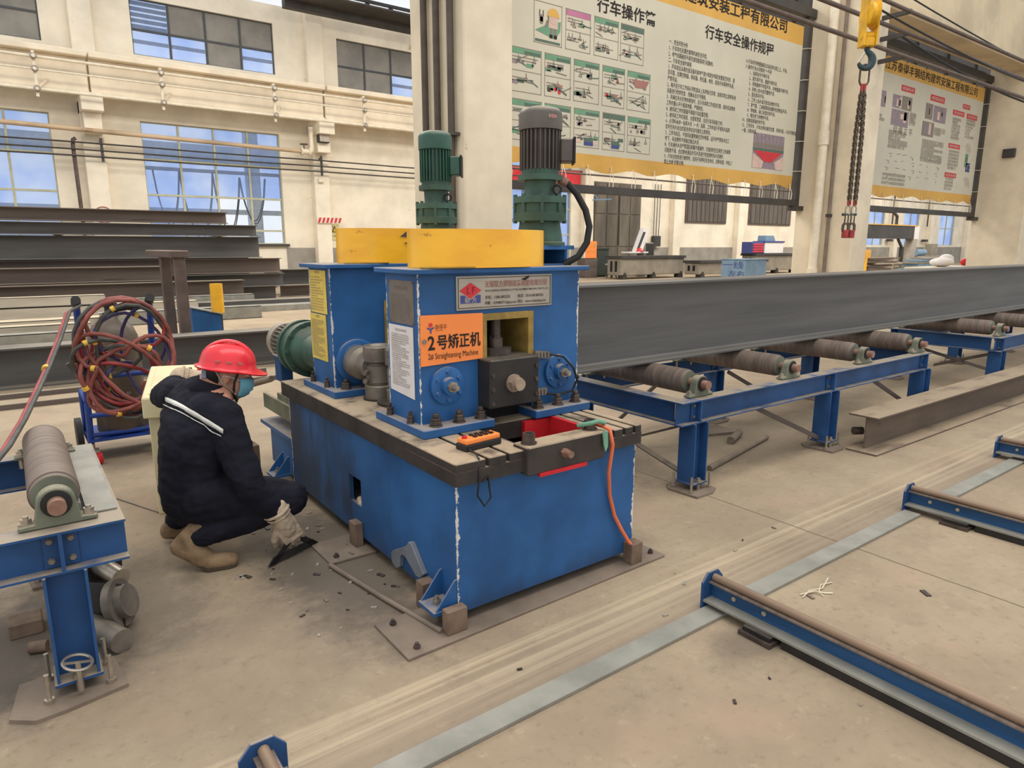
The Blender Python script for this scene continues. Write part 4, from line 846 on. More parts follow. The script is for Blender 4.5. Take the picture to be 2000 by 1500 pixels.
# ------------------------------------------------------------------ roller conveyors
RY0, RY1, RZ0, RZ1 = 2.55, 3.62, 0.44, 0.585
def roller_table(lbl, x0, x1, rollers, legs, left=False):
    t = thing('roller_conveyor', lbl, 'conveyor', ((x0 + x1) / 2, (RY0 + RY1) / 2, 0), 'blue roller conveyor sections')
    zc = (RZ0 + RZ1) / 2
    for y, k in ((RY0 + 0.04, 0), (RY1, 1)):
        B().ibeam((x0, y, zc), (x1, y, zc), RZ1 - RZ0, 0.10, 0.008, 0.007).obj('side_rail', M['blue_rail'], t)
    for x in (x0 + 0.05, x1 - 0.05):
        B().ibeam((x, RY0 + 0.09, zc), (x, RY1 - 0.05, zc), RZ1 - RZ0, 0.10, 0.008, 0.007).obj('cross_rail', M['blue_rail'], t)
    for x in rollers:
        g = B().cyl((x, 2.72, 0.665), (x, 3.50, 0.665), 0.077, n=32)
        g.cyl((x, 2.70, 0.665), (x, 2.72, 0.665), 0.070, 0.074, n=32)
        ro = g.obj('roller', M['roller'], t, smooth=40)
        B().lathe((x, 2.715, 0.665), (0, -1, 0), [(0, 0.068), (0.018, 0.068), (0.0181, 0.05), (0.02, 0.03)], 30).obj('roller_end', M['bearing'], ro, smooth=40)
        B().cyl((x, 2.55, 0.665), (x, 3.62, 0.665), 0.027, n=20).obj('shaft', M['shaft_rust'], ro, smooth=40)
        for y in (2.625, 3.56):
            b = B(); ang = [PI * i / 14 for i in range(15)]
            prof = [(x - 0.112, 0.587), (x + 0.112, 0.587), (x + 0.112, 0.603), (x + 0.066, 0.607)] + [(x + 0.056 * math.cos(a), 0.665 + 0.053 * math.sin(a)) for a in ang] + [(x - 0.066, 0.607), (x - 0.112, 0.603)]
            b.poly([(px, y - 0.026, pz) for px, pz in prof], (0, 0.052, 0))
            pb = b.obj('pillow_block', M['bearing'], t, bevel=0.004, recalc=True)
            B().lathe((x, y - 0.026, 0.665), (0, -1, 0), [(0, 0.045), (0.004, 0.045), (0.005, 0.03), (0.006, 0.03)], 22).obj('bearing_face', M['rubber'], pb, smooth=40)
            for s in (-0.088, 0.088):
                B().cyl((x + s, y, 0.604), (x + s, y, 0.61), 0.022, n=14).hexnut((x + s, y, 0.61), (0, 0, 1), 0.017, 0.014).cyl((x + s, y, 0.545), (x + s, y, 0.606), 0.012, n=10).cyl((x + s, y, 0.61), (x + s, y, 0.632), 0.009, n=10).obj('block_bolt', M['bright'], pb, smooth=35)
    for x in legs:
        for y, fr in ((RY0 + 0.04, True), (RY1, False)):
            lg = B().ibeam((x, y, 0.05), (x, y, RZ0), 0.125, 0.125, 0.009, 0.007, (1, 0, 0))
            l = lg.obj('leg', M['blue_rail'], t)
            B().box(x - 0.07, x + 0.07, y - 0.068, y + 0.068, 0.05, 0.06).obj('leg_foot', M['blue_rail'], l)
            b = B()
            if left and fr:
                b.poly([(x - 0.20, y - 0.10, 0), (x - 0.13, y - 0.155, 0), (x - 0.05, y - 0.15, 0), (x + 0.135, y - 0.115, 0), (x + 0.115, y + 0.10, 0), (x - 0.17, y + 0.10, 0)], (0, 0, 0.014))
            else:
                b.poly([(x - 0.11, y - 0.14, 0), (x + 0.04, y - 0.14, 0), (x + 0.12, y - 0.10, 0), (x + 0.12, y + 0.11, 0), (x - 0.08, y + 0.13, 0), (x - 0.13, y + 0.07, 0)], (0, 0, 0.014))
            p = b.obj('leg_plate', M['plate_floor'], t, recalc=True)
            for (ax, ay) in ((-0.09, -0.075), (0.085, 0.06), (-0.085, 0.07), (0.09, -0.07)):
                B().cyl((x + ax, y + ay, 0.014), (x + ax, y + ay, 0.115), 0.008, n=10).hexnut((x + ax, y + ay, 0.014), (0, 0, 1), 0.016, 0.014).obj('anchor_bolt', M['bright'], p, smooth=35)
            B().cyl((x, y - 0.055, 0.014), (x, y - 0.055, 0.09), 0.012, n=10).hexnut((x, y - 0.055, 0.06), (0, 0, 1), 0.02, 0.016).obj('jack_bolt', M['bright'], l, smooth=35)
            B().box(x - 0.006, x + 0.006, y - 0.05, y - 0.004, RZ0 + 0.008, RZ1 - 0.008).obj('stiffener', M['blue_rail'], t)
            B().box(x - 0.05, x + 0.05, y - 0.012, y - 0.004, RZ0 + 0.015, RZ1 - 0.015).obj('splice_plate', M['blue_rail'], t)
            for (ax, az) in ((-0.03, 0.035), (0.03, 0.035), (-0.03, -0.035), (0.03, -0.035)):
                B().lathe((x + ax, y - 0.012, zc + az), (0, -1, 0), [(0, 0.012), (0.003, 0.012), (0.0031, 0.009), (0.011, 0.009)], 6).obj('splice_bolt', M['steel'], t)
    return t
T1 = roller_table('blue roller conveyor section joined to the right end of the straightening machine', 3.13, 6.47, [3.38, 4.37, 5.42, 6.36], [3.31, 4.86, 6.40])
T2 = roller_table('second blue roller conveyor section farther along the line under the beam end', 8.05, 13.4, [8.25, 9.3, 10.3, 11.3, 12.3], [8.15, 9.9, 11.6, 13.3])
T0 = roller_table('blue roller table with one roller at the near left of the squatting worker', -1.75, 0.225, [-1.5, 0.04], [-1.45, 0.035], left=True)
for (t, a, b_) in ((T1, (3.36, 2.55, 0.03), (3.13, 3.55, 0.42)), (T1, (3.20, 2.62, 0.42), (3.25, 3.5, 0.05)), (T1, (4.80, 2.6, 0.08), (3.98, 2.62, 0.43)), (T1, (4.05, 3.55, 0.43), (3.45, 3.6, 0.06)), (T1, (5.0, 3.58, 0.42), (5.7, 3.6, 0.1)), (T1, (6.35, 2.62, 0.10), (5.6, 2.62, 0.43)),
                   (T2, (8.2, 2.6, 0.42), (9.0, 3.5, 0.08)), (T2, (8.2, 3.55, 0.42), (8.9, 2.7, 0.08)), (T2, (9.0, 2.6, 0.42), (9.8, 2.62, 0.08))):
    B().bar(a, b_, 0.032, 0.012, (0, 1, 0)).obj('brace', M['stack_brown'], t)
# details seen only on the left table: a long grey channel beside the roller, a T-handle jack
B().box(0.125, 0.215, 2.66, 3.62, 0.587, 0.592).box(0.10, 0.112, 2.70, 3.62, 0.545, 0.62).obj('grey_cover', M['strip'], T0)
B().torus((0.035, 2.50, 0.135), (0.25, -0.15, 1), 0.043, 0.005, 22).cyl((0.035, 2.50, 0.03), (0.035, 2.50, 0.135), 0.009, n=10).bar((-0.006, 2.50, 0.145), (0.076, 2.50, 0.125), 0.007, 0.006).obj('jack_ring', M['bright'], T0, smooth=50)

# loose turned parts under the left table
def loose(b, nm, lbl, cat, m, smooth=40, bevel=0, group=None): return tag(recentre(b.obj(nm, m, smooth=smooth, bevel=bevel)), lbl, cat, group)
loose(B().cyl((0.10, 2.93, 0.045), (0.185, 2.72, 0.045), 0.044, n=24), 'round_bar', 'short thick steel round bar lying nearest under the single-roller table', 'bar', M['steel'])
loose(B().cyl((0.14, 3.34, 0.15), (0.235, 3.10, 0.13), 0.038, n=24), 'round_bar', 'polished steel round bar resting on the dark coupling under the single-roller table', 'bar', M['bright'])
loose(B().lathe((0.19, 2.93, 0.10), (0.75, -0.45, 0.25), [(0, 0.045), (0.0, 0.095), (0.03, 0.095), (0.031, 0.07), (0.06, 0.065), (0.06, 0.045)], 28), 'coupling_flange', 'bright ring flange standing under the single-roller table', 'flange', M['steel'])
loose(B().poly([(0.07, 2.95, 0.085), (0.21, 2.86, 0.085), (0.22, 2.92, 0.17), (0.08, 3.0, 0.19)], (0.0, 0.0, 0.012)).poly([(0.07, 2.95, 0.02), (0.21, 2.86, 0.02), (0.21, 2.86, 0.085), (0.07, 2.95, 0.085)], (0.01, 0.03, 0)), 'angle_block', 'black bent steel block between the scrap bars under the single-roller table', 'block', M['black'], 40)
loose(B().lathe((0.13, 3.34, 0.11), (0.6, -0.7, 0.1), [(0, 0.10), (0.05, 0.11), (0.08, 0.11), (0.081, 0.055), (0.10, 0.05)], 26), 'shaft_coupling', 'dark shaft coupling behind the bright ring under the single-roller table', 'coupling', M['black'])
loose(B().lathe((0.17, 3.42, 0.24), (0.5, -0.8, -0.1), [(0, 0.05), (0, 0.10), (0.025, 0.10), (0.026, 0.05)], 24), 'thin_flange', 'thin dark disc flange topmost in the scrap under the single-roller table', 'flange', M['black'])
loose(B().cyl((-0.10, 2.92, 0.022), (-0.045, 2.90, 0.022), 0.022, n=16), 'short_stub', 'small dark steel stub on the far side of the table leg', 'bar', M['block'])
loose(B().box(-0.16, -0.05, 3.06, 3.16, 0.0, 0.06), 'timber_block', 'square dusty block on the floor behind the single-roller table leg', 'block', M['block'], None, 0.004)

# ---- the beam on the rollers and the beam on the floor
hb = thing('steel_beam', 'long grey welded H-beam lying on the rollers and fed into the machine', 'beam', (8, 3.125, 0.742))
zb = 0.743
B().box(2.0, 17.0, 3.0, 3.25, zb, zb + 0.016).obj('bottom_flange', M['beam'], hb, bevel=0.002)
B().box(2.0, 17.0, 3.0, 3.25, zb + 0.515, zb + 0.531).obj('top_flange', M['beam'], hb, bevel=0.002)
B().box(2.0, 17.0, 3.118, 3.132, zb + 0.016, zb + 0.515).obj('web', M['beam'], hb)
B().ext([(0, 0), (0.012, 0), (0, 0.012)], (2.0, 3.118, zb + 0.016), (17.0, 3.118, zb + 0.016)).obj('weld_seam', M['beam'], hb)
lb = thing('steel_beam', 'dusty brown H-beam lying on the floor in front of the roller conveyor', 'beam', (8, 2.35, 0))
B().box(4.93, 15, 2.22, 2.45, 0, 0.014).obj('bottom_flange', M['beam_rust'], lb, bevel=0.002)
B().box(5.0, 15, 2.265, 2.485, 0.254, 0.268).obj('top_flange', M['beam_rust'], lb, bevel=0.002)
B().box(5.02, 15, 2.353, 2.365, 0.014, 0.254).obj('web', M['beam_rust'], lb)
B().cyl((5.06, 2.47, 0.12), (5.12, 2.43, 0.12), 0.03, n=12).obj('lifting_stub', M['nut'], lb)
loose(B().cyl((3.691, 2.741, 0.02), (4.695, 2.963, 0.02), 0.02, n=12), 'steel_tube', 'dark steel tube lying on the floor beneath the roller conveyor', 'rod', M['plate_floor'])
loose(B().cyl((4.35, 3.05, 0.03), (4.6, 3.15, 0.03), 0.03, n=10), 'short_tube', 'short dusty tube among scrap beneath the roller conveyor', 'rod', M['plate_floor'])
loose(B().poly([(4.35, 3.3, 0), (4.65, 3.2, 0), (4.7, 3.5, 0), (4.4, 3.55, 0)], (0, 0, 0.02)), 'scrap_plate', 'flat dusty plate on the floor beneath the roller conveyor', 'plate', M['plate_floor'], None)

# ---- rails set across the floor and the flat strip they cross
sp = thing('floor_strip', 'long flat grey steel strip laid on the floor under the low blue rails', 'strip', (4, 1.57, 0))
for (a, b_) in ((0.3, 4.0), (4.15, 9.0)): B().box(a, b_, 1.525, 1.615, 0.0, 0.016).obj('strip_plate', M['strip'], sp, bevel=0.002)
def floor_rail(x, lbl, y1=1.62, y0=-3.5):
    t = thing('floor_rail', lbl, 'rail', (x, y1, 0.016), 'low blue skid rails across the floor')
    z0 = 0.036
    B().box(x - 0.062, x + 0.062, y0, y1, z0, z0 + 0.009).obj('rail_base', M['strip'], t)
    B().box(x - 0.005, x + 0.005, y0, y1, z0 + 0.009, z0 + 0.073).obj('rail_web', M['skid_blue'], t)
    B().box(x - 0.028, x + 0.028, y0, y1, z0 + 0.073, z0 + 0.080).obj('rail_flange', M['roller'], t)
    B().cyl((x, y0, z0 + 0.0945), (x, y1 - 0.004, z0 + 0.0945), 0.0165, n=14).obj('round_bar', mat('skid_bar', (142, 120, 100), 0.55, metal=0.2, var=0.12, scale=2, stretch=(1, 0.3, 1), wear=(116, 104, 94), wear_amt=0.4), t, smooth=50)
    w = 0.066; z1 = z0 + 0.122
    B().poly([(x - w, y1, 0.0), (x + w, y1, 0.0), (x + w, y1, z1 - 0.04), (x + w * 0.45, y1, z1), (x - w * 0.45, y1, z1), (x - w, y1, z1 - 0.04)], (0, 0.012, 0)).obj('end_plate', M['blue_rail'], t, bevel=0.002, recalc=True)
    for dy in (0.11, 0.25): B().cyl((x - 0.005, y1 - dy, z0 + 0.042), (x - 0.011, y1 - dy, z0 + 0.042), 0.010, n=12).obj('plug_bolt', M['tin'], t, smooth=40)
    B().box(x - 0.1, x + 0.05, y1 - 0.34, y1 - 0.20, 0.0, 0.018).obj('shim_plate', M['nut'], t)
    B().box(x - 0.085, x + 0.05, y1 - 0.33, y1 - 0.21, 0.018, 0.035).obj('shim_plate', M['black'], t)
    B().box(x - 0.058, x + 0.058, y0, y1 - 0.36, 0.0, 0.036).obj('packing', M['black'], t)
    return t
R0 = floor_rail(0.415, 'low blue skid rail ending at the bottom edge beside the floor strip', 1.73)
R1 = floor_rail(2.255, 'low blue skid rail nearest the end of the machine base plate')
R2 = floor_rail(4.07, 'low blue skid rail between the nearest and the farthest of those crossing the strip')
R3 = floor_rail(5.66, 'low blue skid rail farthest along the floor strip, beside the brown beam', 1.70)
tw = B().tube([(2.62, 1.42, 0.004), (2.68, 1.425, 0.014), (2.76, 1.41, 0.006), (2.86, 1.44, 0.012)], 0.0032, 6).tube([(2.63, 1.44, 0.005), (2.70, 1.41, 0.012), (2.73, 1.385, 0.004), (2.755, 1.36, 0.006)], 0.003, 6).tube([(2.70, 1.395, 0.004), (2.77, 1.425, 0.014), (2.85, 1.415, 0.004)], 0.0026, 6).tube([(2.70, 1.37, 0.004), (2.71, 1.40, 0.01), (2.68, 1.43, 0.004)], 0.0026, 6)
tag(recentre(tw.obj('wire_scrap', M['cream_rod'], smooth=60)), 'twist of pale wire scrap on the floor between two skid rails', 'wire')

# ------------------------------------------------------------------ left background: beam on the floor, stacks of steel
def hbeam(x0, x1, y0, y1, z0, h, m, lbl, tf=0.02, tw_=0.014, grp=None):
    o = thing('steel_beam', lbl, 'beam', ((x0 + x1) / 2, (y0 + y1) / 2, z0), grp)
    B().box(x0, x1, y0, y1, z0, z0 + tf).obj('bottom_flange', m, o)
    B().box(x0, x1, y0, y1, z0 + h - tf, z0 + h).obj('top_flange', m, o)
    yc = (y0 + y1) / 2; B().box(x0, x1, yc - tw_ / 2, yc + tw_ / 2, z0 + tf, z0 + h - tf).obj('web', m, o)
    return o
hbeam(-6, 4.3, 8.85, 9.2, 0.0, 0.44, M['stack_dark'], 'dark H-beam lying on the floor just behind the gas cylinder trolley', grp=None)
floor_bars = ((8.3, 0.02), (7.75, 0.02))
for k, (y, r) in enumerate(floor_bars):
    loose(B().box(-6, 2.4, y, y + 0.06, 0, 0.05), 'floor_bar', 'thin dark bar lying on the floor %s the gas cylinder trolley' % ('behind' if k == 0 else 'level with'), 'bar', M['stack_brown'], None)
def stack_row(spec):
    for (x0, x1, y0, y1, z0, h, m, lbl) in spec: hbeam(x0, x1, y0, y1, z0, h, M[m], lbl, grp='H-beams stacked in the far bay')
stack_row((
    (-6, 6.15, 19.6, 20.0, 0.02, 0.36, 'stack_dark', 'lowest dark H-beam of the big stack at its machine-side end'),
    (-6, 5.0, 18.6, 19.0, 0.02, 0.62, 'stack_brown', 'brownish H-beam in front at the foot of the big stack'),
    (-6, 6.35, 19.5, 19.95, 0.40, 0.36, 'stack_dark', 'dark H-beam second from the ground in the big stack'),
    (-6, 3.3, 18.9, 19.3, 0.66, 0.36, 'stack_brown', 'brown H-beam in the middle of the big stack with a dusty lower flange'),
    (-6, 6.3, 19.55, 19.95, 0.78, 0.40, 'stack_brown', 'brown H-beam under the widest grey web of the big stack'),
    (-6, 5.75, 19.5, 20.0, 1.20, 0.56, 'stack_dark', 'deepest dark grey H-beam of the big stack with a plain tall web'),
    (-6, 5.72, 19.6, 20.0, 1.78, 0.29, 'stack_dark', 'dark H-beam second from the top of the big stack'),
    (-6, 4.95, 19.6, 20.0, 2.10, 0.30, 'stack_brown', 'topmost shorter H-beam of the big stack in front of the windows'),
    (-6, 5.7, 20.5, 20.9, 0.0, 1.2, 'stack_dark', 'deep plate girder standing behind the big stack'),
    (6.6, 12.0, 20.6, 21.0, 0.0, 0.35, 'stack_brown', 'low brown H-beam on the floor behind the machine drive motor'),
    (6.4, 14.0, 21.4, 21.8, 0.3, 0.5, 'stack_dark', 'dark H-beam beyond the drive motor with a pale top flange'),
))
for x in (-3.0, 1.0, 4.6):
    t = B().box(x, x + 0.15, 18.5, 20.4, 1.765, 1.778); tag(recentre(t.obj('packing_strip', M['block'])), 'thin timber packer between the upper beams of the stack', 'timber', 'packers in the big beam stack')
# lighter channels and plates on the floor before the stack
def channel(x0, x1, y0, z0, h, wd, m, lbl):
    b = B().box(x0, x1, y0, y0 + 0.012, z0, z0 + h).box(x0, x1, y0, y0 + wd, z0 + h - 0.012, z0 + h).box(x0, x1, y0, y0 + wd, z0, z0 + 0.012)
    return tag(recentre(b.obj('steel_channel', M[m])), lbl, 'channel', 'channels laid on the floor of the far bay')
channel(-5, 3.4, 16.6, 0.0, 0.30, 0.4, 'galv', 'pale galvanised channel in front of the brown stack foot, widest of the pale ones')
channel(-5, 1.6, 16.62, 0.305, 0.20, 0.34, 'galv', 'pale galvanised channel laid on top of the widest pale one')
channel(-5, 4.9, 17.5, 0.0, 0.34, 0.3, 'strip', 'grey steel channel behind the pale galvanised ones')
channel(-5, 1.4, 15.2, 0.0, 0.16, 0.5, 'galv', 'low pale channel on the floor in front of the others')
channel(-5, 1.05, 13.6, 0.0, 0.22, 0.34, 'galv', 'pale channel on the floor just beyond the beam behind the trolley')
channel(-5, 0.95, 12.9, 0.0, 0.16, 0.3, 'strip', 'thin grey channel lying nearest beyond the trolley beam')
channel(1.3, 4.3, 14.9, 0.0, 0.26, 0.35, 'strip', 'short grey channel on the floor behind the brown upright frame')
for k, (x0, x1, y0, z0, lb_) in enumerate(((3.2, 6.4, 16.2, 0.0, 'flat grey plate stack on the floor behind the yellow post'), (3.3, 6.2, 16.9, 0.08, 'dark flat plate resting behind the yellow post'))):
    loose(B().box(x0, x1, y0, y0 + 0.5, z0, z0 + 0.14), 'steel_plate', lb_, 'plate', M['strip'] if k == 0 else M['stack_dark'], None, 0)
channel(4.7, 8.2, 12.6, 0.0, 0.36, 0.3, 'beam', 'blue-grey box channel on the floor behind the drive motor')
loose(B().box(4.3, 9.0, 11.4, 11.9, 0.0, 0.06), 'steel_plate', 'flat blue-edged plate on the floor behind the drive motor', 'plate', M['beam_rust'], None)
loose(B().bar((3.55, 10.9, 0.05), (5.4, 9.6, 0.05), 0.12, 0.1), 'blue_angle', 'long blue angle bar lying aslant on the floor behind the red helmet', 'bar', M['blue_rail'], None)
rub = thing('clamp_cluster', 'cluster of rust-orange plate clamps standing beside the yellow notices', 'clamp', (8.0, 17.5, 0.28))
ro_ = mat('rust_orange', (186, 132, 92), 0.7, var=0.2, scale=3)
for k, (dx, z, ang) in enumerate(((-0.3, 0.46, 0.3), (0.05, 0.5, 2.6), (0.3, 0.46, 0.9), (-0.12, 0.82, 1.4), (0.2, 0.86, 0.2), (0.02, 1.14, 2.2))):
    c = Vector((8.0 + dx, 17.5 + 0.05 * (k % 2), z)); ax = Vector((math.sin(ang), math.cos(ang), 0.15))
    B().torus(c, ax, 0.15, 0.05, 14, 8, 0.5, 5.4).bar(c + Vector((-0.05, 0, 0.12)), c + Vector((0.16, 0.02, 0.2)), 0.06, 0.06).obj('plate_clamp', ro_, rub, smooth=50)
pl_ = thing('loaded_trestle', 'low dark trestle under the rust-orange clamps', 'trestle', (8.0, 17.5, 0))
B().box(6.9, 9.2, 17.3, 17.7, 0.2, 0.28).obj('top_bar', M['stack_dark'], pl_)
for x in (7.0, 9.1): B().box(x - 0.05, x + 0.05, 17.3, 17.7, 0, 0.2).obj('leg', M['stack_dark'], pl_)

# upright brown frame behind the trolley
uf = thing('upright_frame', 'brown steel upright frame with two posts and a flat top bar', 'frame', (1.75, 9.9, 0))
def uf_p(px, py, Y): return PY(px, py, Y)
for yy in (9.5, 10.45): B().box(1.70, 1.83, yy - 0.06, yy + 0.06, 0.0, 1.36).obj('post', M['brown_steel'], uf, bevel=0.01)
B().box(1.66, 1.87, 9.40, 11.3, 1.36, 1.45).obj('top_bar', M['brown_steel'], uf, bevel=0.01)
bb = thing('blue_stand', 'blue steel box stand with an orange-yellow post on its dusty top', 'stand', (2.3, 10.4, 0))
q = [PY(368, 602, 10.6), PY(425, 622, 10.0)]
B().poly([(1.95, 9.95, 0.0), (2.32, 9.95, 0.0), (2.32, 9.95, 0.56), (1.95, 9.95, 0.68)], (0, 0.5, 0)).obj('stand_body', M['blue'], bb, recalc=True)
B().poly([(1.93, 9.92, 0.685), (2.40, 9.92, 0.56), (2.40, 10.55, 0.56), (1.93, 10.55, 0.685)], (0, 0, 0.012)).obj('stand_top', M['strip'], bb, recalc=True)
B().cyl((2.33, 10.15, 0.585), (2.33, 10.15, 0.99), 0.085, n=18).obj('yellow_post', M['yellow'], bb, smooth=40)
B().box(2.36, 2.42, 10.3, 10.5, 0.0, 0.56).obj('stand_leg', M['stack_brown'], bb)

# ------------------------------------------------------------------ gas cylinder trolley, cylinder and hoses
ct = thing('gas_trolley', 'blue tubular gas cylinder trolley on wheels behind the cream cabinet', 'trolley', (0.55, 5.3, 0))
for x in (0.335, 0.76):
    p = B().tube([(x, 5.50, 0.06), (x + 0.005, 5.40, 0.5), (x, 5.22, 1.17)], 0.021, 12).obj('post', M['blue_trolley'], ct, smooth=50)
    B().cyl((x, 5.24, 1.13), (x - 0.005, 5.14, 1.165), 0.028, n=14).obj('grip', M['rubber'], ct, smooth=50)
    B().tube([(x, 5.48, 0.13), (x, 5.85, 0.13), (x, 5.85, 0.45), (x, 5.40, 0.45)], 0.018, 10).obj('side_frame', M['blue_trolley'], ct, smooth=50)
for z, y in ((0.19, 5.47), (0.34, 5.43), (0.62, 5.37)):
    B().cyl((0.335, y, z), (0.76, y, z), 0.018, n=10).obj('cross_bar', M['blue_trolley'], ct, smooth=50)
B().box(0.34, 0.755, 5.42, 5.9, 0.15, 0.165).obj('foot_plate', M['blue_trolley'], ct)
for x in (0.285, 0.81):
    B().lathe((x - 0.02, 5.72, 0.14), (1, 0, 0), [(0, 0.06), (0, 0.135), (0.04, 0.135), (0.04, 0.06)], 24).obj('wheel', M['rubber'], ct, smooth=40)
for x in (0.345, 0.75):
    B().lathe((x + 0.01, 5.38, 0.045), (1, 0.2, 0), [(0, 0.02), (0, 0.045), (0.025, 0.045), (0.025, 0.02)], 18).obj('caster', M['red_paint'], ct, smooth=40)
    B().box(x - 0.02, x + 0.03, 5.36, 5.46, 0.09, 0.10).cyl((x, 5.47, 0.1), (x, 5.47, 0.13), 0.012).obj('caster_fork', M['bright'], ct)
gc = thing('gas_cylinder', 'brown gas cylinder with black valve standing on the blue trolley', 'cylinder', (0.56, 5.62, 0.165))
B().lathe((0.56, 5.62, 0.167), (0, 0, 1), [(0, 0.15), (0.02, 0.165), (0.62, 0.165), (0.70, 0.158), (0.76, 0.135), (0.80, 0.10), (0.83, 0.055), (0.85, 0.05)], 32).obj('tank', M['gas'], gc, smooth=60)
B().lathe((0.56, 5.62, 1.015), (0, 0, 1), [(0, 0.052), (0.02, 0.052), (0.025, 0.035), (0.06, 0.035), (0.065, 0.05), (0.09, 0.05), (0.1, 0.02)], 18).cyl((0.56, 5.62, 1.05), (0.66, 5.58, 1.07), 0.02).obj('valve', M['rubber'], gc, smooth=40)
B().ball((0.69, 5.55, 1.08), 0.045, (1.1, 0.7, 0.7), 12).obj('regulator', M['rubber'], gc, smooth=60)
dcam = (Vector((0, 0, 0)) - Vector((0.56, 5.62, 0))).normalized()
text_mesh([('5481', 0.05, Vector((0.49, 5.455, 0.60)), (1, -0.12, 0), (0, 0, 1), 0.9, 'LEFT'), ('W 6.2 V 40', 0.034, Vector((0.47, 5.453, 0.46)), (1, -0.1, 0), (0, 0, 1), 0.9, 'LEFT'), ('TP 30 P 2.5', 0.034, Vector((0.49, 5.453, 0.415)), (1, -0.1, 0), (0, 0, 1), 0.9, 'LEFT')], M['tin'], 'lettering', gc)

def hose(nm, lbl, m, loops, seed, r=0.0125):
    rnd = random.Random(seed); pts = []
    for k, (cx, cz, rx, rz, yy, tilt, a0, a1) in enumerate(loops):
        n = 22
        for i in range(n):
            a = a0 + (a1 - a0) * i / n
            x = rx * math.cos(a); z = rz * math.sin(a)
            if z < 0: x *= 1 - 0.25 * (z / rz) ** 2
            xx = x * math.cos(tilt) - z * math.sin(tilt); zz = x * math.sin(tilt) + z * math.cos(tilt)
            pts.append((cx + xx + rnd.uniform(-.006, .006), yy + 0.05 * math.sin(a * 2 + k), cz + zz + rnd.uniform(-.006, .006)))
    # smooth
    P = [Vector(p) for p in pts]
    for _ in range(3): P = [P[0]] + [(P[i - 1] + P[i] * 2 + P[i + 1]) / 4 for i in range(1, len(P) - 1)] + [P[-1]]
    h = thing(nm, lbl, 'hose', (0.55, 5.1, 0.8), 'welding hoses looped on the trolley')
    B().tube(P, r, 8).obj('hose_line', M[m], h, smooth=60)
    for k in range(4):
        i = rnd.randrange(6, len(P) - 6); d = (P[i + 1] - P[i - 1]).normalized() * 0.012
        B().cyl(P[i] - d, P[i] + d, r * 1.45, n=10).obj('tape_band', M['tape'], h, smooth=50)
    return h
A, Z2 = 0, 2 * PI
hose('welding_hose', 'bright red hose looped over the trolley handles in front of the cylinder', 'hose_red',
     [(0.565, 0.83, 0.29, 0.36, 5.06, 0.06, PI, PI + Z2), (0.53, 0.66, 0.20, 0.24, 5.05, -0.35, PI * 1.0, PI + Z2), (0.60, 0.66, 0.16, 0.24, 5.04, 0.5, PI * .5, PI * .5 + Z2), (0.60, 0.80, 0.24, 0.36, 5.07, -0.12, 0, Z2), (0.50, 0.62, 0.13, 0.18, 5.03, 0.9, 0, Z2 * 0.9)], 1)
hose('welding_hose', 'brownish hose hanging in the lowest wide loops round the trolley', 'hose_brown',
     [(0.57, 0.78, 0.30, 0.42, 5.02, 0.03, PI, PI + Z2), (0.555, 0.80, 0.315, 0.39, 5.03, -0.07, PI, PI + Z2), (0.54, 0.66, 0.22, 0.26, 5.00, -0.5, PI * .7, PI * .7 + Z2), (0.57, 0.83, 0.30, 0.37, 5.05, 0.10, PI, PI + Z2), (0.56, 0.70, 0.17, 0.36, 4.99, 0.8, PI, PI + Z2), (0.58, 0.68, 0.19, 0.33, 4.985, -0.85, PI, PI + Z2), (0.47, 0.64, 0.16, 0.22, 5.02, 0.7, 0, Z2 * 0.95)], 2, 0.0135)
hose('welding_hose', 'dark grey-green hose looped among the red ones on the trolley', 'hose_dark',
     [(0.55, 0.81, 0.31, 0.38, 5.08, 0.12, PI, PI + Z2), (0.58, 0.76, 0.27, 0.40, 5.01, -0.1, PI, PI + Z2), (0.55, 0.68, 0.20, 0.35, 5.015, 1.0, PI, PI + Z2), (0.54, 0.65, 0.21, 0.24, 5.03, 0.45, 0, Z2 * 0.9)], 3)
hose('welding_hose', 'purple-blue hose tangled in front of the brown cylinder', 'hose_blue',
     [(0.58, 0.74, 0.26, 0.36, 5.04, 0.1, PI, PI + Z2), (0.56, 0.62, 0.13, 0.15, 5.05, 0.6, 0, Z2), (0.70, 0.80, 0.16, 0.33, 5.09, 0.0, 0, Z2 * 0.9)], 4, 0.011)
h0 = [PY(x, y, Y) for (x, y, Y) in ((150, 585, 5.15), (130, 612, 5.05), (112, 665, 4.8), (90, 720, 4.4), (66, 772, 4.0), (40, 825, 3.6), (8, 878, 3.25), (-60, 960, 2.9))]
h0[0].z = 1.12
hs = thing('lead_hose', 'taut twin red-brown hose running from the trolley down past the roller', 'hose', (0.1, 4.2, 0.6))
B().tube(h0, 0.011, 8).obj('hose_line', M['hose_red'], hs, smooth=60)
B().tube([p + Vector((0.02, 0.01, 0.012)) for p in h0], 0.010, 8).obj('hose_line', M['hose_dark'], hs, smooth=60)
for i in (3,): B().cyl(h0[i] - (h0[4] - h0[2]).normalized() * 0.015, h0[i] + (h0[4] - h0[2]).normalized() * 0.015, 0.021, n=10).obj('tape_band', M['tape'], hs, smooth=50)

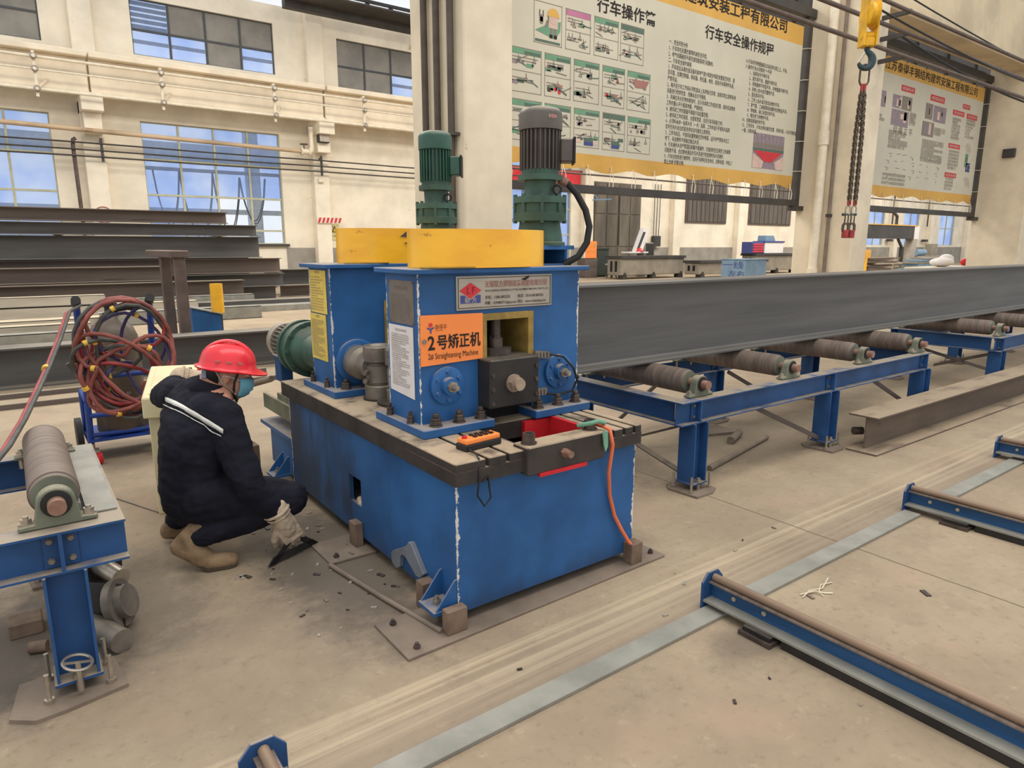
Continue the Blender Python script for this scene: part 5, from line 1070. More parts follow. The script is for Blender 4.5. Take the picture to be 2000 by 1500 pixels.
# ------------------------------------------------------------------ cream control cabinet
cc = thing('control_cabinet', 'cream sloped-top control desk the worker leans his arm on', 'cabinet', (0.505, 4.10, 0))
cx, cy = 0.505, 4.10
x0, x1, y0, y1 = cx + 0.02, cx + 0.44, cy + 0.03, cy + 0.30
B().box(x0, x1, y0, y1, 0.0, 0.60).obj('cabinet_body', M['cream_cabinet'], cc, bevel=0.004)
B().poly([(cx, cy, 0.57), (cx, cy + 0.31, 0.57), (cx, cy + 0.31, 0.815), (cx, cy, 0.685)], (0.46, 0, 0)).obj('desk_top', M['cream_cabinet'], cc, bevel=0.006, recalc=True)
sv = Vector((0, 0.31, 0.13)).normalized(); nv = Vector((0, -sv.z, sv.y))
B().obox(Vector((cx + 0.23, cy + 0.155, 0.751)) + nv * 0.002, (0.195, 0, 0), sv * 0.135, nv * 0.004).obj('desk_panel', M['cream_cabinet'], cc, bevel=0.002)
B().box(x0 - 0.006, x0, y0 + 0.04, y1 - 0.04, 0.05, 0.53).obj('side_door', M['cream_cabinet'], cc, bevel=0.002)
B().box(x0 + 0.04, x1 - 0.04, y0 - 0.006, y0, 0.05, 0.53).obj('front_door', M['cream_cabinet'], cc, bevel=0.002)
for i in range(4):
    c = Vector((cx + 0.22 + 0.05 * i, cy + 0.24, 0.7865)); B().cyl(c, c + nv * 0.018, 0.012, n=12).obj('push_button', M['red_paint'] if i == 1 else M['rubber'], cc, smooth=50)
cc.rotation_euler = (0, 0, -math.radians(20))
lg = thing('cream_post', 'slim cream post standing between the worker and the drive motor', 'post', (1.13, 4.75, 0))
B().box(1.10, 1.13, 4.72, 4.75, 0, 0.66).obj('post', M['cream_cabinet'], lg); B().box(1.05, 1.18, 4.66, 4.80, 0, 0.012).obj('foot', M['cream_cabinet'], lg)
loose(B().box(1.12, 1.22, 4.5, 4.62, 0, 0.2), 'red_brick', 'reddish brown block on the floor behind the worker near the motor bracket', 'block', M['block'], None, 0.004)
loose(B().tube([(1.0, 5.2, 0.3), (1.2, 4.9, 0.52), (1.36, 4.6, 0.62)], 0.022, 8), 'motor_cable', 'grey cable running from the cabinet to the drive motor', 'cable', M['plate_floor'], 60)
loose(B().bar((0.37, 4.55, 0.004), (0.54, 4.15, 0.004), 0.012, 0.006), 'thin_strip', 'thin dark strip on the floor beside the cabinet leg', 'strip', M['stack_brown'], None)
# ------------------------------------------------------------------ banners between the columns
YB = 7.05
ZT, ZB = 5.14, 2.495
class Print:
    """flat print collected per ink, a hair in front of the vinyl"""
    def __init__(s): s.d = {}; s.t = []
    def rect(s, ink, x0, x1, z0, z1, lay=0):
        y = YB - 0.006 - 0.0015 * lay
        s.d.setdefault(ink, B()).box(x0, x1, y, y + 0.001, z0, z1)
    def poly(s, ink, pts, lay=0):
        y = YB - 0.006 - 0.0015 * lay
        s.d.setdefault(ink, B()).poly([(x, y, z) for x, z in pts], (0, 0.001, 0))
    def line(s, ink, p, q, w=0.012, lay=0):
        y = YB - 0.006 - 0.0015 * lay
        s.d.setdefault(ink, B()).bar((p[0], y, p[1]), (q[0], y, q[1]), w, 0.001, (0, 1, 0))
    def disc(s, ink, x, z, r, lay=0):
        s.poly(ink, [(x + r * math.cos(2 * PI * i / 12), z + r * math.sin(2 * PI * i / 12)) for i in range(12)], lay)
    def flush(s, par, nm='print'):
        for k, b in s.d.items(): b.obj(k.replace('banner_', '') + '_print', M['ink' if k == 'black' else 'ink_' + k if 'ink_' + k in M else k], par, kind='stuff')
def px2(x, y): p = PY(x, y, YB); return p.x, p.z
def tline(st, p0, p1, hpx, sx=None):
    """a text line whose foot runs from pixel p0 to pixel p1 of the photograph, on the vinyl"""
    x0, z0 = px2(*p0); x1, _ = px2(*p1); _, zt = px2(p0[0], p0[1] - hpx); size = (zt - z0) / 0.88
    n = sum(1.0 if ord(c) > 0x2000 else 0.55 for c in st)
    return (st, size, (x0, YB - 0.0075, z0 + size * 0.1), (1, 0, 0), (0, 0, 1), (x1 - x0) / (n * size), 'LEFT')

def banner(nm, lbl, x0, x1, frame_lbl, xl, xr):
    t = thing(nm, lbl, 'banner', ((x0 + x1) / 2, YB, ZB))
    B().box(x0, x1, YB - 0.004, YB + 0.004, ZB + 0.22, ZT - 0.30).obj('vinyl_sheet', M['banner'], t)
    B().box(x0, x1, YB - 0.004, YB + 0.004, ZT - 0.30, ZT).obj('heading_band', M['banner_yellow'], t)
    n = 60; lo = []
    for i in range(n + 1):
        x = x0 + (x1 - x0) * i / n; u = (x - x0) * 1.35
        lo.append((x, YB - 0.004 - 0.02 * math.sin(u * 4.1), ZB + 0.025 + 0.025 * math.cos(u * 2 * PI / 1.2) + 0.012 * math.sin(u * 1.7)))
    b = B(); tp = [(p[0], YB - 0.004, ZB + 0.22) for p in lo]
    for i in range(n):
        b._add([lo[i], lo[i + 1], tp[i + 1], tp[i]], [(0, 1, 2, 3)])
        q = [Vector(p) + Vector((0, 0.008, 0)) for p in (lo[i], lo[i + 1], tp[i + 1], tp[i])]; b._add(q, [(3, 2, 1, 0)])
    b.obj('foot_band', M['banner_yellow'], t, smooth=60)
    k = int((x1 - x0) / 0.42)
    for i in range(k + 1):
        x = x0 + 0.08 + (x1 - x0 - 0.16) * i / k
        B().tube([(x, YB - 0.01, ZB + 0.08), (x + 0.03, YB - 0.05, ZB - 0.08), (x + 0.01, YB - 0.055, ZB - 0.19)], 0.006, 5).tube([(x + 0.02, YB - 0.01, ZB + 0.08), (x - 0.05, YB - 0.05, ZB - 0.10), (x - 0.06, YB - 0.055, ZB - 0.19)], 0.005, 5).obj('tie_cord', M['cream_rod'], t)
        if i % 2 == 0: B().tube([(x, YB - 0.01, ZT - 0.03), (x + 0.02, YB - 0.04, ZT + 0.14)], 0.006, 5).obj('tie_cord', M['frame_dark'], t)
    B().cyl((x0, YB - 0.03, ZB - 0.045), (x1, YB - 0.03, ZB - 0.045), 0.012, n=8).obj('tension_rod', M['stack_brown'], t)
    f = thing('banner_frame', frame_lbl, 'frame', ((xl + xr) / 2, YB + 0.02, 2.2))
    B().box(xl, xr + 0.05, YB - 0.055, YB + 0.045, ZB - 0.29, ZB - 0.185).obj('bottom_bar', M['frame_dark'], f, bevel=0.004)
    B().box(xl, xr + 0.12, YB - 0.07, YB + 0.06, ZT + 0.15, ZT + 0.29).box(xl, xr + 0.1, YB + 0.1, YB + 0.2, ZT + 0.30, ZT + 0.40).obj('top_bar', M['frame_dark'], f, bevel=0.004)
    for x in (xl, xr - 0.0):
        B().box(x - 0.075, x + 0.045, YB - 0.06, YB + 0.05, ZB - 0.29, ZT + 0.2).obj('side_post', M['frame_dark'], f, bevel=0.004)
    B().box(xr - 0.11, xr + 0.165, YB - 0.1, YB + 0.06, ZB - 0.37, ZB - 0.29).obj('wall_bracket', M['frame_dark'], f)
    for i in range(5):
        z = ZB + 0.3 + i * 0.5
        B().torus((xr - 0.02, YB, z), (0, 0, 1), 0.095, 0.005, 14, 5).cyl((xr - 0.2, YB, z + 0.01), (xr - 0.09, YB, z), 0.005, n=6).obj('side_tie', M['cream_rod'], f)
    return t
bn1 = banner('safety_banner', 'large crane safety banner with picture panels and rules between the first two columns', 4.62, 11.33, 'dark steel frame holding the banner with picture panels', 4.6, 11.47)
bn2 = banner('safety_banner', 'farther banner with red tags and purple-grey photos beyond the chain', 12.4, 19.03, 'dark steel frame holding the farther banner with red tags', 12.35, 19.18)

p = Print(); rng = random.Random(11)
# picture panels
def panel(x0, x1, z0, z1, kind, head):
    w = 0.008
    for (a, b_, c, d) in ((x0, x1, z1 - w, z1), (x0, x1, z0, z0 + w), (x0, x0 + w, z0, z1), (x1 - w, x1, z0, z1)): p.rect('grey', a, b_, c, d)
    W, H = x1 - x0, z1 - z0
    if kind != 'worker':
        p.rect(head, x0 + 0.01, x1 - 0.01, z1 - 0.075, z1 - 0.012, 1)
        if head == 'green': p.rect('dim', x0 + W * 0.45, x1 - 0.02, z1 - 0.07, z1 - 0.035, 2)
    def hook(cx, cz, s, ink='grey'):
        p.line(ink, (cx, cz + s), (cx, cz + 0.2 * s), 0.01, 1); p.line(ink, (cx, cz + 0.2 * s), (cx - 0.5 * s, cz - 0.5 * s), 0.008, 1); p.line(ink, (cx, cz + 0.2 * s), (cx + 0.5 * s, cz - 0.5 * s), 0.008, 1)
        p.rect(ink, cx - 0.6 * s, cx + 0.6 * s, cz - 0.75 * s, cz - 0.5 * s, 1)
    if kind == 'worker':
        p.poly('green', [(x0 + .02, z0 + H * .3), (x0 + W * .55, z0 + H * .52), (x1 - .02, z0 + H * .62), (x1 - .03, z0 + H * .38), (x0 + W * .75, z0 + H * .17)], 1)
        p.rect('dim', x0 + .02, x1 - .03, z0 + .02, z0 + H * .1, 1)
        cx = x0 + W * .68; c = z0 + H * .22
        p.rect('grey', cx - .05, cx - .012, c, c + H * .2, 2); p.rect('grey', cx + .012, cx + .05, c, c + H * .2, 2); p.rect('black', cx - .06, cx - .01, c - .02, c + .02, 3); p.rect('black', cx + .01, cx + .06, c - .02, c + .02, 3)
        p.rect('pink', cx - .075, cx + .075, c + H * .2, c + H * .38, 2); p.line('grey', (cx - .09, c + H * .36), (cx - .12, c + H * .2), .03, 2)
        p.disc('pink', cx, c + H * .44, .07, 3); p.poly('banner_yellow', [(cx + .095 * math.cos(PI * i / 8), c + H * .47 + .1 * math.sin(PI * i / 8)) for i in range(9)], 4)
        p.line('grey', (x0 + W * .5, z1 - H * .26), (x0 + W * .5, z0 + H * .5), .012, 2)
        for dx in (.2, .32): p.line('black', (x0 + W * dx, z1 - H * .2), (x0 + W * dx, z1 - H * .36), .01, 2)
        for k in range(3): p.disc('grey', x0 + W * .26, z1 - H * (.37 + .05 * k), .03, 2)
        return
    for k in range(2):
        for i in range(2): p.rect('grey', x0 + .03, x0 + W * rng.uniform(.5, .9), z1 - .115 - .035 * i - k * H * .46, z1 - .107 - .035 * i - k * H * .46, 1)
        n = 9
        base = z0 + H * (.5 - .46 * k) + .03
        for i in range(n):
            cx, cz = x0 + W * rng.uniform(.12, .88), base + H * rng.uniform(.02, .2)
            r = rng.random()
            if r < .3: hook(cx, cz + .03, .05, 'grey')
            elif r < .55: p.line(rng.choice(('grey', 'grey', 'dim')), (cx - rng.uniform(.03, .1), cz), (cx + rng.uniform(.03, .1), cz + rng.uniform(-.08, .08)), .012, 1)
            elif r < .75: p.rect(rng.choice(('green', 'purple', 'pink', 'grey', 'dim')), cx - .05, cx + .05, cz - .02, cz + .025, 1)
            else: p.disc(rng.choice(('grey', 'purple', 'red' if kind == 'red' else 'pink')), cx, cz, rng.uniform(.015, .03), 1)
        if kind == 'red' and k == 1: p.poly('faded', [(x0 + W * .35, base + H * .2), (x0 + W * .7, base + H * .22), (x0 + W * .62, base + H * .14)], 2); p.line('dim', (x0 + W * .35, base + H * .2), (x0 + W * .85, base), .02, 2)
        if kind == 'ship' and k == 0: p.poly('faded', [(x0 + W * .2, base + .12), (x0 + W * .95, base + .13), (x0 + W * .8, base + .03), (x0 + W * .35, base + .02)], 2)
        if kind == 'box' and k == 1: p.rect('dim', x0 + W * .4, x0 + W * .75, base - .02, base + H * .16, 2); p.rect('blue', x0 + W * .4, x0 + W * .75, base - .02, base + H * .05, 3)
    p.line('grey', (x0, z0 + H * .48), (x1, z0 + H * .48), .005, 1)
def rowz(xa, ya, xb, yb): return px2(xb, yb)[1], px2(xa, ya)[1]
z0r, z1r = px2(1070, 88)[1], px2(1070, 6)[1]
for (a, b_, kd, hd) in ((1042, 1097, 'worker', 'green'), (1104, 1153, 'plain', 'magenta'), (1160, 1208, 'plain', 'green'), (1212, 1258, 'plain', 'dim')):
    panel(px2(a, 60)[0], px2(b_, 60)[0], z0r, z1r, kd, hd)
z0r, z1r = px2(1090, 192)[1], px2(1090, 108)[1]
for i, (a, b_) in enumerate(((995, 1057), (1063, 1114), (1120, 1170), (1176, 1220), (1225, 1270))): panel(px2(a, 150)[0], px2(b_, 150)[0], z0r, z1r, ('plain', 'red', 'plain', 'red', 'ship')[i], 'green')
z0r, z1r = px2(1140, 288)[1], px2(1140, 213)[1]
for i, (a, b_) in enumerate(((995, 1057), (1063, 1114), (1120, 1170), (1176, 1220), (1225, 1270))): panel(px2(a, 250)[0], px2(b_, 250)[0], z0r, z1r, ('plain', 'plain', 'box', 'box', 'plain')[i], 'green' if i != 3 else 'dim')
# photo of a roofed hall with a red banner
c = [px2(1472, 258), px2(1532, 268), px2(1525, 341), px2(1470, 327)]
xa, xb, za, zb_ = c[0][0], c[1][0], c[3][1] - 0.0, c[0][1]
W, H = xb - xa, zb_ - za
p.rect('purple', xa, xb, za, zb_, 0); p.rect('grey', xa, xb, za + H * .62, za + H * .72, 1)
for i in range(7): p.line('grey', (xa + W * (i + .5) / 7, zb_), (xa + W * (.5 + (i - 3) * .1), za + H * .6), .01, 1)
p.poly('red', [(xa + .02, za + H * .5), (xb - .05, za + H * .5), (xa + W * .62, za + H * .2), (xa + W * .38, za + H * .2)], 2)
p.rect('dim', xa, xb, za + H * .5, za + H * .58, 2)
p.poly('pink', [(xa, za + H * .42), (xa + W * .35, za + H * .2), (xa + W * .3, za), (xa, za)], 3); p.poly('pink', [(xb, za + H * .42), (xb - W * .3, za + H * .2), (xb - W * .25, za), (xb, za)], 3)
p.flush(bn1)

L = []
x0h, z0h = px2(1337, 10); x1h, z1h = px2(1537, 68); pit = (x1h - x0h) / 10.0; sz = 0.205
L.append(('江苏泰得丰钢结构建筑安装工程有限公司', sz, (x1h - pit * 18, YB - 0.0075, z1h + 0.035), (1, 0, 0), (0, 0, 1), pit / sz, 'LEFT'))
L.append(tline('行车安全操作规程', (1376, 74), (1510, 112), 25)); L.append(tline('行车操作篇', (1165, 22), (1280, 45), 28))
p.d = {}
text_mesh(L, M['ink'], 'lettering', bn1, bold=0.018, res=3)
C1 = ('一、安全风险分析', '1、行车存在起重伤害等机械安全风险。', '2、电气线路破损不规范或短路容易引起触电。', '二、行车安全操作规程', '1、开车前应认真检查设备机械电气部分和防护保险装置是否完好，是', '否可靠。如果控制器、制动器、限位器、电铃、紧急开关等附件失灵，', '严禁吊运。', '2、每天在行车工作前必须检查以上各项有无异常，如有异常立即停车待', '设备进行检修检查，经确认后方可使用。', '3、吊绳在吊长形物体悬挂时，应与吊具和工件成挂可靠，保持吊运物体', '工件的重心平行垂直地面，严禁斜拉。', '4、被吊装工件的重量不得超行车起重范围。', '5、被吊装工件的高度、长度和宽度，应在行车吊装能力内。', '6、必须听从统一指挥人员（一人）指挥，工作中运行不准有人指挥', '信号任何人发出的紧急停车信号都应立即停车。', '7、工件吊起后，不准将起重物悬在空中停留，运行中严禁有人在工', '件下，吊运物件不得高空越过人员。', '8、行车操作人员严禁酒后和戴手套操作，交接班时应互相告之机械情', '况隐患不清，应切断电源后方可人员进行检查维修及人员维护。', '9、行车在检修进行维修时，应将行车停在安全地点，切断电源，并挂上“', '禁止合闸”的警示牌。')
C2 = ('10.行车所吊物重量超过车起吊负荷之上，不吊。', '11.操作行车必须做到“十不吊”', '1、指挥信号不明不吊。', '2、超负荷不准，重量不明不吊。', '3、吊物捆绑不牢固不吊，吊物重量不明不吊。', '4、吊物上有人或浮置物不吊。', '5、歪拉斜吊不吊。', '6、工件上站人或浮放活动物的不吊。', '7、氧气瓶、乙炔瓶等具有爆炸危险物品不吊。', '8、带棱角、缺口未垫好的不吊。', '9、埋在地下的物件不吊。', '10、违章指挥操作的不吊。', '12、工作完毕，行车应停在规定位置，吊钩升起，小车开到轨道', '一端，切断电源。')
L = []
xA, zA = px2(1306, 84); _, zE = px2(1289, 313); xL = xA
W1 = (px2(1440, 150)[0] - px2(1306, 110)[0]) / (31.5 * 0.074)
for i, s in enumerate(C1): L.append((s, 0.074, (xL, YB - 0.0075, zA - (zA - px2(1306, 320)[1]) * i / (len(C1) - 1)), (1, 0, 0), (0, 0, 1), W1, 'LEFT'))
xB, zB_ = px2(1456, 122)
W2_ = (px2(1540, 150)[0] - px2(1456, 122)[0]) / (21.5 * 0.072)
for i, s in enumerate(C2): L.append((s, 0.072, (xB + (0.12 if 1 < i < 11 else 0), YB - 0.0075, zB_ - (zB_ - px2(1456, 258)[1]) * i / (len(C2) - 1)), (1, 0, 0), (0, 0, 1), W2_, 'LEFT'))
text_mesh(L, M['ink'], 'lettering', bn1, bold=0.0, res=1)
_n = Print()
# second banner
q2 = Print()
def c2(x, y): return px2(1560 + x * 0.29993, y * 0.3)
def rect2(ink, x0, y0, x1, y1, lay=0):
    a = c2(x0, y0); b_ = c2(x1, y1); h = c2(x0, y0)[1] - c2(x0, y1)[1]
    return a[0], b_[0], h, a[1]
for (x0, y0, x1, h, tx) in ((670, 550, 760, 40, '焊缝种类'), (860, 612, 955, 42, '焊接缺陷'), (1070, 675, 1118, 32, '防护'), (1005, 712, 1082, 34, '安全防护'), (1095, 738, 1165, 34, '注意事项'), (975, 930, 1052, 32, '操作要求'), (950, 1120, 1026, 32, '检验标准')):
    a = c2(x0, y0); b_ = c2(x1, y0); hz = a[1] - c2(x0, y0 + h)[1]
    q2.rect('red', a[0], b_[0], a[1] - hz, a[1], 0)
    q2.t.append((tx, hz * 0.62, ((a[0] + b_[0]) / 2, YB - 0.009, a[1] - hz * 0.75), (1, 0, 0), (0, 0, 1), (b_[0] - a[0]) / (len(tx) * hz * 0.62) * 0.85, 'CENTER'))
text_mesh(q2.t, M['banner'], 'lettering', bn2, res=1)
for (x0, y0, x1, h, ink) in ((615, 610, 672, 88, 'purple'), (676, 622, 742, 92, 'grey'), (606, 705, 720, 108, 'purple'), (830, 668, 878, 105, 'grey'), (882, 685, 966, 108, 'purple'), (806, 785, 884, 98, 'grey'), (536, 585, 572, 108, 'purple'), (1088, 1060, 1116, 60, 'blue'), (1085, 1000, 1105, 90, 'green')):
    a = c2(x0, y0); b_ = c2(x1, y0); hz = a[1] - c2(x0, y0 + h)[1]; q2.rect(ink, a[0], b_[0], a[1] - hz, a[1], 0)
    for k in range(3):
        xx = a[0] + (b_[0] - a[0]) * rng.uniform(.1, .8); q2.rect(rng.choice(('grey', 'purple', 'pink')), xx, xx + (b_[0] - a[0]) * .18, a[1] - hz * rng.uniform(.5, .95), a[1] - hz * rng.uniform(.05, .4), 1)
for i in range(4):
    zz = c2(600, 1000 + 45 * i)[1]
    for j in range(7):
        xx = c2(560 + 55 * j, 1000)[0] + rng.uniform(0, .15); q2.line('grey', (xx, zz), (xx + rng.uniform(.05, .2), zz + rng.uniform(-.03, .03)), .01); q2.disc('dim' if j % 2 else 'grey', xx + .1, zz - .05, .018) if j % 3 == 0 else None
for (x0, y0, y1) in ((1085, 930, 1010), (1075, 1150, 1230)):
    for k in range(4): a = c2(x0 + 8 * k, y0 + rng.uniform(0, 20)); b_ = c2(x0 + 8 * k + 10, y1 - rng.uniform(0, 20)); q2.line('grey', (a[0], a[1]), (b_[0], b_[1]), .012)
q2.flush(bn2)
L = []
xs_, zs_ = px2(1728, 133); xe, ze = px2(1908, 193); pit = (xe - xs_) / 18.0
L.append(('江苏泰得丰钢结构建筑安装工程有限公司', 0.2, (xs_, YB - 0.0075, ze + 0.05), (1, 0, 0), (0, 0, 1), pit / 0.2, 'LEFT'))
text_mesh(L, M['ink'], 'lettering', bn2, bold=0.008, res=2)
W2 = '焊接质量检验要求焊缝表面不得有裂纹夹渣气孔未焊透咬边弧坑等缺陷焊后清除熔渣飞溅并打上焊工钢印按图纸和工艺执行自检互检专检'
L = []
def para(x, y0, y1, x1, n, size):
    a, z0_ = c2(x, y0); b_, _ = c2(x1, y0); z1_ = c2(x, y1)[1]
    for i in range(n):
        k = max(2, int((b_ - a) / (size * .8) * rng.choice((.6, .85, 1, 1)))); s0 = rng.randrange(len(W2))
        L.append(((W2 * 3)[s0:s0 + k], size, (a, YB - 0.0075, z0_ - (z0_ - z1_) * i / max(1, n - 1)), (1, 0, 0), (0, 0, 1), .8, 'LEFT'))
para(722, 750, 815, 770, 5, .07); para(585, 860, 960, 720, 6, .07); para(880, 845, 880, 960, 3, .07); para(800, 920, 1050, 950, 8, .07); para(1000, 780, 905, 1060, 7, .07); para(1090, 790, 900, 1150, 6, .07); para(975, 990, 1100, 1050, 6, .07); para(950, 1170, 1235, 1010, 4, .07); para(540, 1140, 1195, 720, 3, .07); para(512, 755, 780, 560, 2, .07)
L.append(('仰 横 立 平', .16, (c2(612, 850)[0], YB - .0075, c2(612, 860)[1]), (1, 0, 0), (0, 0, 1), 1.1, 'LEFT'))
text_mesh(L, M['ink_grey'], 'lettering', bn2, res=1)
rb = thing('red_cloth', 'red cloth strip hung over the far window behind the grey vertical motor', 'cloth', (22, 27.4, 5.4))
a, b_ = PY(1000, 335, 27.4), PY(1133, 352, 27.4)
B().box(a.x - 1, b_.x, 27.36, 27.40, a.z - 0.75, a.z + 0.25).obj('cloth', M['red_paint'], rb)
B().cyl((a.x - 1.2, 27.43, a.z + 0.25), (b_.x + 0.4, 27.43, a.z + 0.25), 0.07, n=8).obj('hanging_rod', M['stack_brown'], rb)

# ------------------------------------------------------------------ crane hook with chain sling
def PD(x, y, d): r = ray(x, y); return EO + r * (d / r.dot(fh))
DH = 6.0
hx = PD(1690, 130, DH); hx0 = Vector((hx.x, hx.y, 0)); SR = Vector((rt.x, rt.y, 0))
def HP(u, z, w=0.0): return hx0 + SR * u + Vector((0, 0, z)) + fh * w
z_of = lambda py: PD(1690, py, DH).z
hk = thing('crane_hook', 'yellow crane hook block with dark hook hanging by the second column', 'hook', HP(0, z_of(140)))
zt, zb2 = z_of(-20), z_of(92)
for s in (-1, 1):
    B().obox(HP(0.0, (zt + zb2) / 2, 0) + SR * (0.05 * s), SR * 0.009, (0, 0, (zt - zb2) / 2), fh * 0.055).obj('side_cheek', M['hook_yellow'], hk, bevel=0.004)
B().lathe(HP(-0.045, z_of(28)), SR, [(0, 0.09), (0.01, 0.115), (0.03, 0.09), (0.06, 0.09), (0.08, 0.115), (0.09, 0.09)], 28).obj('sheave', M['hook_yellow'], hk, smooth=40)
B().cyl(HP(-0.062, z_of(70)), HP(0.062, z_of(70)), 0.03, n=16).obj('cross_head', M['hook_yellow'], hk, smooth=40)
B().obox(HP(0.0, z_of(84)), SR * 0.042, (0, 0, 0.035), fh * 0.045).obj('lower_guard', M['hook_yellow'], hk, bevel=0.008)
for s in (-0.02, 0.02): B().cyl(HP(s, z_of(30), 0.05), HP(s, z_of(-160), 0.05), 0.008, n=6).obj('wire_rope', M['rubber'], hk)
zs0 = z_of(94); R = 0.062; cz = z_of(118)
pts = [HP(0.0, zs0)] + [HP(0.004, z_of(100))] + [HP(R * math.sin(a) * 0.92 - 0.004, cz + R * math.cos(a) * -1.0 * -1) for a in [i * PI / 10 for i in range(2, 15)]]
rad = [0.022, 0.021] + [0.020 + 0.012 * math.sin(PI * min(1, max(0, (i - 1)) / 9.0)) for i in range(2, 15)]; rad[-1] = 0.012; rad[-2] = 0.017
B().tube(pts, 0.02, 12, radii=rad).obj('hook_body', M['hook_teal'], hk, smooth=60)
B().bar(HP(-0.004, z_of(100)), HP(-0.058, z_of(122)), 0.012, 0.008, fh).obj('safety_latch', M['bright'], hk)
ch = thing('chain_sling', 'two-leg chain sling with red clamps hanging from the crane hook', 'chain', HP(-0.01, z_of(470)))
def link(c, ax, wd, ln, r, m, nm='chain_link'):
    """stadium link standing along z in the plane spanned by ax and z"""
    ax = Vector(ax); P = []
    for i in range(5): a = PI * i / 4; P.append(c + ax * (wd * math.cos(a)) + Vector((0, 0, ln + wd * math.sin(a))))
    for i in range(5): a = PI + PI * i / 4; P.append(c + ax * (wd * math.cos(a)) + Vector((0, 0, -ln + wd * math.sin(a))))
    return B().tube(P, r, 6, closed=True)
link(HP(0.0, z_of(147)), SR, 0.038, 0.045, 0.0085, None).obj('master_link', M['chain'], ch, smooth=60)
for s in (-1, 1):
    B().obox(HP(0.012 * s, z_of(171)), SR * 0.010, (0, 0, 0.03), fh * 0.012).obj('coupling_pin', M['clamp_red'], ch, bevel=0.004)
zc0, zc1 = z_of(182), z_of(392); nl = 33
base = {}
for s in (-1, 1):
    for i in range(nl):
        f = i / (nl - 1); z = zc0 + (zc1 - zc0) * f; c = HP(s * (0.012 + 0.014 * min(1, f * 2.5)), z)
        ax = SR if i % 2 else fh
        if (i % 2) not in base:
            o = link(Vector((0, 0, 0)), ax, 0.0155, 0.012, 0.0062, None).obj('chain_link', M['chain'], None, smooth=60); base[i % 2] = o
        else:
            o = base[i % 2].copy(); C.objects.link(o)
        o.parent = ch; o.location = c - Vector(ch.location); origin[o.name] = origin[ch.name]
for s in (-1, 1):
    u = s * 0.026
    B().obox(HP(u, z_of(396)), SR * 0.013, (0, 0, 0.022), fh * 0.014).obj('leg_coupling', M['clamp_red'], ch, bevel=0.004)
    link(HP(u - 0.004, z_of(411)), SR, 0.02, 0.018, 0.007, None).obj('shackle', M['bright'], ch, smooth=60)
    link(HP(u - 0.008, z_of(428)), SR, 0.014, 0.03, 0.006, None).obj('lower_link', M['chain'], ch, smooth=60)
    B().tube([HP(u - 0.03, z_of(438)), HP(u - 0.034, z_of(446)), HP(u - 0.03, z_of(452))], 0.012, 8).tube([HP(u + 0.012, z_of(438)), HP(u + 0.014, z_of(446)), HP(u + 0.012, z_of(452))], 0.012, 8).obox(HP(u - 0.009, z_of(437)), SR * 0.02, (0, 0, 0.008), fh * 0.014).obj('clamp_jaw', M['chain'], ch, smooth=50)
    B().obox(HP(u - 0.009, z_of(457)), SR * 0.022, (0, 0, 0.034), fh * 0.026).obj('plate_clamp', M['clamp_red'], ch, bevel=0.008, seg=2)
B().cyl(HP(-0.075, z_of(419)), HP(0.05, z_of(419)), 0.007, n=8).cyl(HP(-0.075, z_of(419)), HP(-0.06, z_of(419)), 0.012, n=8).cyl(HP(0.03, z_of(419)), HP(0.045, z_of(419)), 0.011, n=8).obj('clamp_pin', M['hook_teal'], ch, smooth=50)

# ------------------------------------------------------------------ far bay under the banners
def fx(px, Y): return PY(px, 480, Y).x
def zz(px, py, Y): return PY(px, py, Y).z
def bed(Y, pa, pb, h, m, lbl):
    x0, x1 = fx(pa, Y), fx(pb, Y)
    t = thing('machine_bed', lbl, 'machine', ((x0 + x1) / 2, Y + 0.5, 0))
    B().box(x0, x1, Y, Y + 0.9, 0.18, h).obj('bed_body', M[m], t, bevel=0.03)
    B().box(x0 - 0.05, x1 + 0.05, Y - 0.06, Y + 0.96, h, h + 0.12).obj('bed_rail', M['machine_dark'], t)
    n = max(3, int((x1 - x0) / 1.6))
    for i in range(n):
        x = x0 + 0.25 + (x1 - x0 - 0.5) * i / (n - 1); B().box(x - 0.12, x + 0.12, Y - 0.05, Y + 0.3, 0, 0.18).cyl((x, Y - 0.03, 0.18), (x, Y - 0.03, 0.3), 0.05, n=8).obj('levelling_foot', M['machine_dark'], t)
    for k in range(2): B().box(x0 - 0.02, x0 + 0.0, Y + 0.25 + 0.3 * k, Y + 0.38 + 0.3 * k, 0.35, h - 0.12).obj('end_slot', M['dark'], t)  # near-black boxes painted as shaded slot openings
    return t
bed(22.4, 1214, 1338, 0.95, 'machine_grey', 'long grey machine bed on feet before the far gate')
bed(21.0, 1368, 1500, 0.72, 'machine_grey', 'shorter grey machine bed beside the faded blue box')
bed(22.5, 1478, 1560, 1.0, 'machine_grey', 'grey machine bed carrying the white and blue welding set')
Yb_ = 17.5; xa = fx(1458, Yb_); xb = fx(1500, Yb_); Yb2 = xa / fx(1411, 1.0); zb4 = zz(1440, 508, Yb_)
t = thing('faded_blue_box', 'faded pale blue sheet-metal box with dark scribbled writing in the far bay', 'box', ((xa + xb) / 2, (Yb_ + Yb2) / 2, 0))
B().box(xa, xb, Yb_, Yb2, 0.05, zb4).obj('casing', M['crate_blue'], t, bevel=0.02)
B().box(xa - 0.02, xb + 0.02, Yb_ - 0.02, Yb2 + 0.02, zb4, zb4 + 0.03).obj('lid', M['crate_blue'], t); B().box(xa + 0.1, xb - 0.1, Yb_ + 0.1, Yb2 - 0.1, 0, 0.05).obj('plinth', M['machine_dark'], t)
